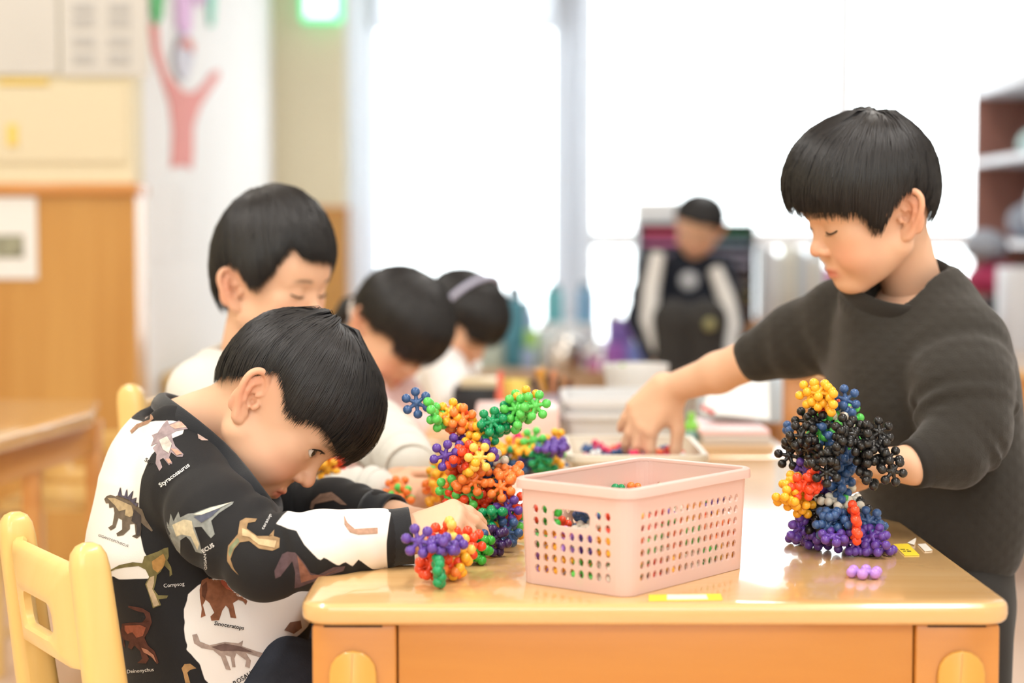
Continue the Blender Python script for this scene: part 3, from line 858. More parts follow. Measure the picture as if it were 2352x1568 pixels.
cn, cl, cr = PZ(1440, 1374, ZT), PZ(1198, 1336, ZT), PZ(1712, 1303, ZT)
ux = (cr - cn); W_ = ux.length; ux.normalize()
uy = Vector((-ux.y, ux.x, 0)); Dp_ = (cl - cn).length
holes = [(16, 6, .10, .80, .03, None), (9, 6, .10, .80, .035, (2, 7, 2)), (16, 6, .10, .80, .03, None), (9, 6, .10, .80, .035, (2, 7, 2))]
# side 0 is the long side nearest the camera, side 3 the short one at left
BE, BC = basket('pink_basket', 'pale pink perforated plastic basket with handle slots, full of ball connectors', cn + Vector((0, 0, .0005)), ux, uy, W_, Dp_, .0905, .0035, M_pink_b, holes)
# loose pieces inside, a settled pile
rr = random.Random(21)
def drop(fx, fy, z, n, sc=.86):
    c = rr.choice('rroooyyyggGepbwlbrgoy')
    o = piece(BC + ux * fx + uy * fy + Vector((0, 0, z)), n, rr.uniform(0, 1), c, sc)
    zl = low_z(o)
    if zl < ZT + .004: o.matrix_basis = Matrix.Translation((0, 0, ZT + .004 - zl)) @ o.matrix_basis
    return o, c
for lz, z in enumerate((.0165, .0400, .0610)):
    lev = ('bottom', 'middle', 'top')[lz]
    for sd in range(4):
        nn = 6 if sd in (0, 2) else 4
        for i in range(nn):
            t = (i + .5) / nn - .5 + rr.uniform(-.012, .012)
            zj = z + rr.uniform(-.003, .003)
            inset = .0062
            if sd in (0, 2):
                fx, fy = t * (W_ - .014), (-1 if sd == 0 else 1) * (Dp_ / 2 - inset)
                n = uy + ux * rr.uniform(-.25, .25) + Vector((0, 0, rr.uniform(-.2, .2)))
            else:
                fx, fy = (1 if sd == 1 else -1) * (W_ / 2 - inset), t * (Dp_ - .040)
                n = ux + uy * rr.uniform(-.25, .25) + Vector((0, 0, rr.uniform(-.2, .2)))
            if lz == 2 and rr.random() < .3: continue
            o, c = drop(fx, fy, zj, n)
            tag(o, '%s ball connector in the pink basket, %s layer against its %s wall' % (COLN[c], lev, ('long near', 'right end', 'long far', 'left end')[sd]), 'toy', 'connectors in the pink basket')
for z in (.012, .024, .036, .047, .057):
    for i in range(4):
        for j in range(2):
            o, c = drop(((i + .5) / 4 - .5) * (W_ - .05) + rr.uniform(-.004, .004), ((j + .5) / 2 - .5) * (Dp_ - .045) + rr.uniform(-.003, .003), z, (rr.uniform(-1, 1), rr.uniform(-1, 1), 1.3))
            tag(o, '%s ball connector loose in the middle of the pink basket' % COLN[c], 'toy', 'connectors in the pink basket')

# ------------------------------------------------------------------ cream box the standing boy reaches into
M_cream_b = mat('box_cream', rgb(252, 246, 232), .35, .45, trans=.35)
fl, fr_ = P(1310, 1046, 2.18), P(1622, 1040, 2.18)
zr = (fl.z + fr_.z) / 2
hB = zr - ZT - .004
cw = (fr_.x - fl.x)
CX, CC = basket('cream_box', 'plain cream plastic box the standing boy reaches into', Vector((fl.x + .008, 2.19, ZT + .0005)), Vector((1, 0, 0)), Vector((0, 1, 0)), cw - .016, .20, hB, .008, M_cream_b, None, .0022, .005, .006, .0045)
# right side of the rim fans out a little; pieces inside
rr = random.Random(5)
for k in range(34):
    c = rr.choice('mmmmrrbbwWgWo')
    i, j = k % 8, k // 8
    pos = CC + Vector((((i + .5) / 8 - .5) * (cw - .05) + rr.uniform(-.006, .006), ((j + .5) / 5 - .5) * .16 + rr.uniform(-.006, .006), hB - .014 + rr.uniform(-.006, .009)))
    o = piece(pos, (rr.uniform(-1, 1), rr.uniform(-1, 1), 1.2), rr.uniform(0, 1), c, .85)
    tag(o, '%s ball connector on top of the pile in the cream box, %s' % (COLN[c], ('front row', 'second row', 'middle row', 'fourth row', 'back row')[min(j, 4)]), 'toy', 'connectors in the cream box')
# filling below them so that the pile is carried
for k in range(40):
    i, j = k % 8, k // 8
    c = rr.choice('mmrrbbwWgWo')
    pos = CC + Vector((((i + .5) / 8 - .5) * (cw - .05), ((j + .5) / 5 - .5) * .15, max(.012, hB - .034)))
    o = piece(pos, (rr.uniform(-1, 1), rr.uniform(-1, 1), 1.2), rr.uniform(0, 1), c, .85)
    tag(o, '%s ball connector lying deep in the cream box' % COLN[c], 'toy', 'connectors deep in the cream box')

# ------------------------------------------------------------------ bits of tape and paper on the near table
M_yel = mat('tape_yellow', rgb(250, 222, 60), .45)
M_wht = mat('label_white', rgb(240, 236, 226), .5)
M_ink = mat('ink', rgb(60, 50, 20), .7)
def flat_bit(name, pix, m, label, th=.0005, parent=None, z=ZT):
    bm = bmesh.new()
    lo = [bm.verts.new(PZ(x, y, z + .0002)) for x, y in pix]
    hi_ = [bm.verts.new(v.co + Vector((0, 0, th))) for v in lo]
    bm.faces.new(hi_); bm.faces.new(lo[::-1])
    for i in range(len(lo)): bm.faces.new((lo[i], lo[(i + 1) % len(lo)], hi_[(i + 1) % len(lo)], hi_[i]))
    bmesh.ops.recalc_face_normals(bm, faces=bm.faces)
    o = link(name, bm_mesh(bm), m, parent)
    if label: tag(o, label, 'tape')
    return o
te = empty('name_tape', PZ(2100, 1260, ZT), 'yellow name tape stuck on the table beside the standing toy', 'tape')
flat_bit('tape', [(2052, 1250), (2086, 1249), (2112, 1275), (2078, 1276)], M_yel, None, .0005, te)
for (x0, y0, x1, y1) in ((2068, 1261, 2078, 1262), (2081, 1262, 2086, 1263), (2074, 1265, 2080, 1266), (2083, 1265, 2092, 1266.5)):
    flat_bit('ink_mark', [(x0, y0), (x1, y0), (x1 + 1, y1), (x0 + 1, y1)], M_ink, None, .0003, te, ZT + .0005)
te = empty('name_tape', PZ(1590, 1370, ZT), 'white and yellow tape strip stuck in front of the pink basket', 'tape')
flat_bit('tape', [(1490, 1366), (1655, 1364), (1660, 1378), (1490, 1380)], M_yel, None, .0004, te)
flat_bit('label', [(1532, 1366), (1622, 1366), (1626, 1376), (1532, 1377)], M_wht, None, .0005, te, ZT + .0003)
flat_bit('paper_label', [(2108, 1250), (2126, 1249), (2142, 1264), (2124, 1266)], M_wht, 'small white paper label near the table\'s right edge')
bm = bmesh.new()
a, b, c, d = PZ(2084, 1246, ZT + .0006), PZ(2100, 1251, ZT + .0006), PZ(2104, 1241, ZT + .0006), P(2104, 1242, 1.83)
vs = [bm.verts.new(p) for p in (a, b, c, Vector((c.x, c.y, ZT + .0035)))]
for t in ((0, 1, 2), (0, 3, 1), (1, 3, 2), (0, 2, 3)): bm.faces.new([vs[i] for i in t])
bmesh.ops.recalc_face_normals(bm, faces=bm.faces)
tag(link('paper_scrap', bm_mesh(bm), M_wht), 'tiny folded white paper scrap beside the yellow tape', 'paper')
# ------------------------------------------------------------------ smooth solids for bodies: fields of blended round shapes -> one continuous surface
class Field:
    def __init__(self, lo, hi, res):
        self.lo = np.array(lo, dtype=np.float32); self.res = float(res)
        self.n = np.maximum(np.ceil((np.array(hi) - self.lo) / res).astype(int) + 1, 4)
        self.F = np.full(self.n, 1.0, dtype=np.float32)
        self.ax = [self.lo[i] + np.arange(self.n[i], dtype=np.float32) * self.res for i in range(3)]
    def sub(self, lo, hi):
        i0 = np.clip(np.floor((np.array(lo) - self.lo) / self.res).astype(int), 0, self.n - 1)
        i1 = np.clip(np.ceil((np.array(hi) - self.lo) / self.res).astype(int) + 1, i0 + 1, self.n)
        sl = tuple(slice(a, b) for a, b in zip(i0, i1))
        X = self.ax[0][sl[0]][:, None, None]; Y = self.ax[1][sl[1]][None, :, None]; Z = self.ax[2][sl[2]][None, None, :]
        return sl, X, Y, Z
    def mix(self, sl, d, k, op):
        a = self.F[sl]
        if op == 'sub':
            d = -d; k = max(k, 1e-5)
            h = np.clip(.5 - .5 * (a - d) / k, 0, 1)
            self.F[sl] = a + (d - a) * h + k * h * (1 - h)
            return
        if k <= 1e-6:
            self.F[sl] = np.minimum(a, d); return
        h = np.clip(.5 + .5 * (a - d) / k, 0, 1)
        self.F[sl] = a + (d - a) * h - k * h * (1 - h)
    def ell(self, c, r, k=.01, op='add', R=None):
        """ellipsoid, R columns are its axes"""
        c = np.array(c, dtype=np.float32); r = np.array([r] * 3 if np.isscalar(r) else r, dtype=np.float32)
        m = float(r.max()) if R is not None else None
        pad = k + 4 * self.res
        e = np.array([m] * 3) if R is not None else r
        sl, X, Y, Z = self.sub(c - e - pad, c + e + pad)
        x, y, z = X - c[0], Y - c[1], Z - c[2]
        if R is not None:
            R = np.array(R, dtype=np.float32)
            x, y, z = (x * R[0, i] + y * R[1, i] + z * R[2, i] for i in range(3))
        k0 = np.sqrt((x / r[0]) ** 2 + (y / r[1]) ** 2 + (z / r[2]) ** 2) + 1e-6
        k1 = np.sqrt((x / r[0] ** 2) ** 2 + (y / r[1] ** 2) ** 2 + (z / r[2] ** 2) ** 2) + 1e-6
        self.mix(sl, k0 * (k0 - 1) / k1, k, op)
    def cone(self, a, b, ra, rb, k=.01, op='add', rip=None, flat=None):
        """round-ended tapering limb; rip=(amplitude, count, phase) makes folds; flat=(axis, factor) squashes the section"""
        a = np.array(a, dtype=np.float32); b = np.array(b, dtype=np.float32)
        R = max(ra, rb) * (1.35 if flat else 1.0) + k + 4 * self.res + (rip[0] if rip else 0)
        sl, X, Y, Z = self.sub(np.minimum(a, b) - R, np.maximum(a, b) + R)
        ab = b - a; L2 = float(ab @ ab) + 1e-9
        x, y, z = X - a[0], Y - a[1], Z - a[2]
        t = np.clip((x * ab[0] + y * ab[1] + z * ab[2]) / L2, 0, 1)
        x, y, z = x - t * ab[0], y - t * ab[1], z - t * ab[2]
        if flat:
            n = np.array(flat[0], dtype=np.float32); n = n / np.linalg.norm(n)
            q = x * n[0] + y * n[1] + z * n[2]
            f = flat[1] - 1.0
            x, y, z = x + q * f * n[0], y + q * f * n[1], z + q * f * n[2]
        rad = ra + (rb - ra) * t
        if rip:
            ang = np.arctan2(z, y + .3 * x)
            rad = rad + rip[0] * np.sin(t * rip[1] * 6.2832 + rip[2] + 1.5 * np.sin(ang + rip[2])) * (.55 + .45 * np.sin(2 * ang + 3 * rip[2])) * np.sin(np.clip(t, 0, 1) * 3.1416) * 1.3
        self.mix(sl, np.sqrt(x * x + y * y + z * z) - rad, k, op)
    def chain(self, pts, rads, k=.008, op='add', rips=None, flat=None):
        for i in range(len(pts) - 1):
            self.cone(pts[i], pts[i + 1], rads[i], rads[i + 1], k, op, rips[i] if rips else None, flat)
    def bumps(self, fn, amp):
        """displace the skin by fn(x,y,z)"""
        self.F -= (amp * fn(self.ax[0][:, None, None], self.ax[1][None, :, None], self.ax[2][None, None, :])).astype(np.float32)
    def mesh(self):
        F = self.F
        s = F < 0
        c = s[:-1, :-1, :-1].astype(np.int8)
        tot = np.zeros(c.shape, np.int8)
        for dx in (0, 1):
            for dy in (0, 1):
                for dz in (0, 1):
                    tot += s[dx:dx + c.shape[0], dy:dy + c.shape[1], dz:dz + c.shape[2]]
        act = np.argwhere((tot > 0) & (tot < 8))
        idx = np.full(c.shape, -1, np.int32); idx[tuple(act.T)] = np.arange(len(act))
        acc = np.zeros((len(act), 3), np.float64); cnt = np.zeros(len(act))
        cor = {}
        for dx in (0, 1):
            for dy in (0, 1):
                for dz in (0, 1):
                    cor[dx, dy, dz] = F[act[:, 0] + dx, act[:, 1] + dy, act[:, 2] + dz].astype(np.float64)
        for ax in range(3):
            for u in (0, 1):
                for v in (0, 1):
                    p = [0, 0, 0]; o = [i for i in range(3) if i != ax]; p[o[0]] = u; p[o[1]] = v
                    q = list(p); q[ax] = 1
                    A, B = cor[tuple(p)], cor[tuple(q)]
                    m = (A < 0) != (B < 0)
                    t = np.where(m, A / np.where(m, A - B, 1), 0)
                    pos = np.tile(np.array(p, float), (len(act), 1)); pos[:, ax] = t
                    acc[m] += pos[m]; cnt[m] += 1
        V = (act + acc / cnt[:, None]) * self.res + self.lo
        faces = []
        for ax in range(3):
            a = [slice(None)] * 3; b = [slice(None)] * 3
            a[ax] = slice(0, -1); b[ax] = slice(1, None)
            sa, sb = s[tuple(a)], s[tuple(b)]
            e = np.argwhere(sa != sb)
            o = [i for i in range(3) if i != ax]
            e = e[(e[:, o[0]] > 0) & (e[:, o[1]] > 0) & (e[:, o[0]] < F.shape[o[0]] - 1) & (e[:, o[1]] < F.shape[o[1]] - 1)]
            if len(e) == 0: continue
            def cell(du, dv):
                q = e.copy(); q[:, o[0]] -= du; q[:, o[1]] -= dv
                return idx[q[:, 0], q[:, 1], q[:, 2]]
            quad = np.stack([cell(1, 1), cell(0, 1), cell(0, 0), cell(1, 0)], 1)
            ins = sa[tuple(e.T)]
            if ax == 1: ins = ~ins
            quad[~ins] = quad[~ins][:, ::-1]
            faces.append(quad)
        Q = np.concatenate(faces)
        Q = Q[(Q >= 0).all(1)]
        use, inv = np.unique(Q.ravel(), return_inverse=True)      # drop points no face uses
        return V[use], inv.reshape(-1, 4).astype(np.int32)

def smooth_mesh(V, Q, it=2, lam=.5):
    V = V.copy()
    e = np.concatenate([Q[:, [0, 1]], Q[:, [1, 2]], Q[:, [2, 3]], Q[:, [3, 0]]])
    for _ in range(it):
        acc = np.zeros_like(V); cnt = np.zeros(len(V))
        for i in range(3):
            acc[:, i] = np.bincount(e[:, 0], V[e[:, 1], i], len(V)) + np.bincount(e[:, 1], V[e[:, 0], i], len(V))
        cnt = np.bincount(e[:, 0], minlength=len(V)) + np.bincount(e[:, 1], minlength=len(V))
        V += lam * (acc / np.maximum(cnt, 1)[:, None] - V)
    return V

def vcol(me, name, C):
    a = me.color_attributes.new(name, 'FLOAT_COLOR', 'POINT')
    C4 = np.ones((len(me.vertices), 4), np.float32); C4[:, :3] = C
    a.data.foreach_set('color', C4.ravel())

def vfloat(me, name, A):
    a = me.attributes.new(name, 'FLOAT', 'POINT'); a.data.foreach_set('value', np.asarray(A, np.float32))

def gauss(V, c, r):
    c = np.array(c); r = np.array([r] * 3 if np.isscalar(r) else r)
    return np.exp(-(((V - c) / r) ** 2).sum(1))

def sw_noise(V, f, seed=0):
    r = np.random.default_rng(seed); o = np.zeros(len(V))
    for k in range(5):
        d = r.normal(size=3); o += np.sin(V @ d * f * (1 + .5 * k) + r.uniform(0, 6)) / (1 + .5 * k)
    return o / 2.5
# ------------------------------------------------------------------ a child's head. Local axes: +x face, +y its left, +z crown; origin between the ear canals
SKIN = np.array(rgb(234, 188, 156)[:3]); BLUSH = np.array(rgb(226, 134, 106)[:3]); LIPC = np.array(rgb(206, 112, 100)[:3]); HAIRC = np.array(rgb(34, 30, 30)[:3])
M_skin = mat('skin', rgb(240, 198, 168), .48, .35, sss=.12, attr='tint')
M_skin.node_tree.nodes['Principled BSDF'].inputs['Subsurface Radius'].default_value = (.008, .0035, .002)

def head_mesh(res=.0014, eyes='open', mouth=.0, neck=(-.02, 0, -.11), ears=True, cheek=1.0, lid_open=1.0, flare=26, neck_r=.034):
    lo = [min(-.095, neck[0] - .045), min(-.09, neck[1] - .045), min(-.10, neck[2] - .045)]
    f = Field(lo, (.105, max(.09, neck[1] + .045), .118), res)
    f.ell((.011, 0, .041), (.073, .066, .061), .01)
    f.ell((-.008, 0, .020), (.056, .059, .050), .02)
    f.ell((.030, 0, -.006), (.046, .054, .062), .018)
    f.ell((.044, 0, .034), (.037, .050, .034), .02)                 # forehead
    for s in (-1, 1):
        f.ell((.046, s * .029, -.030), .0255 * cheek, .018)         # cheeks
        f.cone((.006, s * .045, -.034), (.050, s * .013, -.064), .016, .0145, .02)
        f.ell((.052, s * .036, -.004), (.014, .014, .012), .014)    # cheekbone
    f.ell((.058, 0, -.064), (.0135, .015, .012), .014)              # chin
    f.cone((-.012, 0, -.02), neck, neck_r + .001, neck_r, .02)
    for s in (-1, 1):
        f.ell((.084, s * .026, .007), (.011, .0165, .0085), .011, 'sub')   # sockets
    for s in (-1, 1):
        f.ell((.062, s * .0255, .0065), (.0128, .0132, .0118), .005)        # eyeball under its lids
        f.cone((.073, s * .012, .020), (.064, s * .040, .019), .004, .003, .008)
    # nose
    f.cone((.0725, 0, .008), (.0825, 0, -.014), .0048, .0066, .009)
    f.ell((.0845, 0, -.0185), (.0078, .0082, .0072), .006)
    for s in (-1, 1):
        f.ell((.0775, s * .0092, -.0215), (.0068, .0058, .0056), .004)
        f.ell((.0815, s * .0046, -.0275), (.0034, .0024, .0026), .002, 'sub')
    # mouth
    f.ell((.063, 0, -.044), (.0135, .021, .0145), .010)
    for s in (-1, 1):
        f.chain([(.0635, s * .0165, -.0465), (.0735, s * .0085, -.0445), (.0765, 0, -.0435)], [.0018, .0034, .0032], .003)
        f.chain([(.0635, s * .0160, -.0480), (.0715, s * .0080, -.0510), (.0740, 0, -.0518)], [.0016, .0036, .0040], .003)
    g = .0009 + mouth
    for s in (-1, 1):
        f.chain([(.0670, s * .0165, -.0472), (.0775, s * .0080, -.0476), (.0810, 0, -.0476)], [.0006, g, g], .0012, 'sub')
    if ears:
        for s in (-1, 1):
            ez = math.radians(flare)
            R = np.array([[math.cos(s * ez), math.sin(s * ez) * -1, 0], [math.sin(s * ez) * 1, math.cos(s * ez), 0], [0, 0, 1]])
            # ear plane: e1 backwards and outwards, e2 up (leaning back)
            e1 = np.array([-math.cos(ez + .15), s * math.sin(ez + .15), 0]); e2 = np.array([-.22, s * .10, 1.0]); e2 /= np.linalg.norm(e2)
            n = np.cross(e1, e2); n /= np.linalg.norm(n)
            o = np.array([-.0005, s * .0595, -.001])
            q = lambda u, v, w=0: o + e1 * u + e2 * v + n * (w * (1 if np.dot(n, (0, s, 0)) > 0 else -1))
            Rm = np.stack([e1, e2, n], 1)
            f.ell(q(.0105, .003, -.0005), (.0140, .0245, .0036), .004, R=Rm)
            f.ell(q(.006, .000, -.006), (.0095, .014, .006), .006, R=Rm)
            f.ell(q(.0115, .006, .0052), (.0092, .0165, .0042), .002, 'sub', R=Rm)
            f.ell(q(.0065, -.0005, .0042), (.0058, .0085, .0072), .002, 'sub', R=Rm)
            f.ell(q(.0025, -.001, .003), (.0028, .0035, .0075), .0015, 'sub', R=Rm)
            ctl = [(.004, .006), (-.001, .013), (.001, .0215), (.008, .0278), (.0165, .0262), (.0226, .0190), (.0238, .0085), (.0205, -.0035), (.0150, -.0120), (.0115, -.0190), (.0075, -.0240), (.0020, -.0235)]
            pts = []
            for i in range(len(ctl) - 1):
                p0, p1, p2, p3 = (np.array(ctl[max(i - 1, 0)]), np.array(ctl[i]), np.array(ctl[i + 1]), np.array(ctl[min(i + 2, len(ctl) - 1)]))
                for t in (0, .34, .67):
                    pts.append(.5 * (2 * p1 + (p2 - p0) * t + (2 * p0 - 5 * p1 + 4 * p2 - p3) * t * t + (3 * p1 - p0 - 3 * p2 + p3) * t ** 3))
            m_ = len(pts)
            f.chain([q(p[0], p[1], .0018) for p in pts], [.0019 + .0013 * min(1, i / 8) + .0014 * max(0, (i - m_ * .75) / (m_ * .25)) for i in range(m_)], .0016)
            f.chain([q(.0085, .0175, .0012), q(.0140, .0125, .0016), q(.0152, .0040, .0018), q(.0125, -.0050, .0018), (q(.0075, -.0105, .0015))], [.0014, .0019, .0022, .0022, .0018], .0028)
            f.ell(q(-.0012, -.0025, .0040), (.0032, .0045, .0026), .003, R=Rm)
            f.ell(q(.0060, -.0190, .0010), (.0066, .0070, .0032), .004, R=Rm)
    if eyes == 'open':
        for s in (-1, 1):
            a = Field.__new__(Field)
            sl, X, Y, Z = f.sub((.060, min(s * .010, s * .044), -.004), (.086, max(s * .010, s * .044), .018))
            # almond: overlap of two big circles in the y-z plane
            y = (Y - s * .0258); z = (Z - .0066 - .06 * (s * y))
            up = np.sqrt(y ** 2 + (z + .0175 - .0050 * lid_open) ** 2) - .0175
            dn = np.sqrt(y ** 2 + (z - .0220 + .0034 * lid_open) ** 2) - .0220
            d = np.maximum(up, dn) + 0 * X
            d = np.maximum(d, .064 - X)
            f.mix(sl, d.astype(np.float32), .0008, 'sub')
    V, Q = f.mesh()
    V = smooth_mesh(V, Q, 1, .35)
    C = np.tile(SKIN, (len(V), 1))
    def tint(w, col, a):
        nonlocal C
        w = np.clip(w * a, 0, 1)[:, None]; C = C * (1 - w) + col * w
    for s in (-1, 1):
        tint(gauss(V, (.06, s * .036, -.026), (.03, .022, .02)), BLUSH, .42)
        tint(gauss(V, (-.008, s * .074, .004), (.03, .012, .034)), BLUSH, .50)
        # brow
        bx = V[:, 1] * s
        zc = .0235 - 40 * (bx - .026) ** 2 * .25
        w = np.exp(-((V[:, 2] - zc) / .0026) ** 2) * (bx > .011) * (bx < .041) * np.clip((bx - .010) / .006, 0, 1) * np.clip((.042 - bx) / .01, 0, 1) * (V[:, 0] > .03)
        tint(w, HAIRC, .62)
        tint(gauss(V, (.082, s * .007, -.0265), (.006, .006, .004)), BLUSH, .5)
    tint(gauss(V, (.09, 0, -.018), (.008, .01, .008)), BLUSH, .35)
    lipw = np.exp(-((V[:, 1] / .0165) ** 4)) * np.exp(-(((V[:, 2] + .0478) / .0062) ** 4)) * (V[:, 0] > .064)
    tint(lipw, LIPC, .85)
    return V, Q, C

M_eyew = mat('eye_white', rgb(236, 232, 228), .15, .6)
M_iris = mat('eye_iris', rgb(34, 21, 16), .12, .7)
M_pupil = mat('eye_pupil', rgb(8, 7, 7), .08, .8)
M_lash = mat('lash', rgb(30, 24, 22), .6)

def head_bits(T, S, parent, eyes, look=(0, 0), side=(-1, 1), local=None, lid_open=1.0):
    bvh = BVHTree.FromPolygons([tuple(v) for v in local[0]], [tuple(int(i) for i in q) for q in local[1]])
    """eyeballs, irises and lashes for a head placed by matrix T"""
    for s in side:
        c = Vector((.0620, s * .0255, .0065))
        if eyes == 'open':
            bm = bmesh.new(); bmesh.ops.create_uvsphere(bm, u_segments=24, v_segments=16, radius=.0113)
            bmesh.ops.transform(bm, matrix=T @ Matrix.Translation(c), verts=bm.verts)
            eb = link('eyeball', bm_mesh(bm), M_eyew, parent, True)
            d = Vector((math.cos(look[0]) * math.cos(look[1]), math.sin(look[0]) * math.cos(look[1]), math.sin(look[1])))
            for nm, rr_, off, mm in (('iris', .0052, .00012, M_iris), ('pupil', .0026, .00022, M_pupil)):
                bm = bmesh.new()
                a, b = frame_of(d)
                ctr = bm.verts.new(c + d * (.0113 + off + .0004)); ring0 = None
                for q in range(1, 5):
                    ang = (rr_ * q / 4) / .0113
                    ring = [bm.verts.new(c + (d * math.cos(ang) + (a * math.cos(t) + b * math.sin(t)) * math.sin(ang)) * (.0113 + off)) for t in [2 * math.pi * i / 20 for i in range(20)]]
                    for i in range(20):
                        if ring0 is None: bm.faces.new((ctr, ring[i], ring[(i + 1) % 20]))
                        else: bm.faces.new((ring0[i], ring[i], ring[(i + 1) % 20], ring0[(i + 1) % 20]))
                    ring0 = ring
                bmesh.ops.recalc_face_normals(bm, faces=bm.faces)
                bmesh.ops.transform(bm, matrix=T, verts=bm.verts)
                io = link(nm, bm_mesh(bm), mm, eb, True)
                io.matrix_parent_inverse = Matrix.Translation(-parent.location)
                io.matrix_parent_inverse = eb.matrix_parent_inverse.copy() if False else Matrix.Identity(4)
        # lash line
        pts = []
        for i in range(13):
            t = -1 + 2 * i / 12
            hw = .0122 if eyes == 'open' else .0132
            yy = hw * t if t > 0 else .0098 * t
            if eyes == 'open': zz = .0066 - .0175 + .0050 * lid_open + math.sqrt(.0175 ** 2 - yy * yy) + .06 * yy + .0006
            else: zz = .0008 + yy * yy / (2 * .026) + .05 * yy
            y = s * (.0258 + yy)
            h = bvh.ray_cast(Vector((.13, y, zz)), Vector((-1, 0, 0)))
            x = h[0].x if h[0] is not None else .07
            x = max(x, .0620 + math.sqrt(max(.0113 ** 2 - yy * yy - (zz - .0065) ** 2, 0)))
            pts.append(Vector((x + .0004, y, zz)))
        rad = [.00035 + .00065 * (1 - (abs(2 * i / 12 - 1.15) / 1.3) ** 2) for i in range(13)]
        V, Fc = tube_data(pts, rad, 6)
        # a few real lashes
        for i in range(2, 13):
            p = pts[i]; out = Vector((.0035, s * .0018 * (i - 5) / 5, .0012 if eyes == 'open' else -.0032))
            v2, f2 = tube_data([p, p + out * .6, p + out + Vector((0, 0, .0006))], [.0003, .0002, .00005], 3)
            o_ = len(V); V += v2; Fc += [tuple(k + o_ for k in ff) for ff in f2]
        V = [T @ v for v in V]
        link('eyelashes', pyd(V, Fc), M_lash, parent, True)

# ------------------------------------------------------------------ hair: a cap plus real strands combed from the crown
M_hair = mat('hair_black', rgb(23, 22, 24), .44, .45)
M_hair.node_tree.nodes['Principled BSDF'].inputs['Anisotropic'].default_value = .4
def interp(ctrl, x):
    xs = np.array([c[0] for c in ctrl]); ys = np.array([c[1] for c in ctrl])
    return np.interp(x, xs, ys)

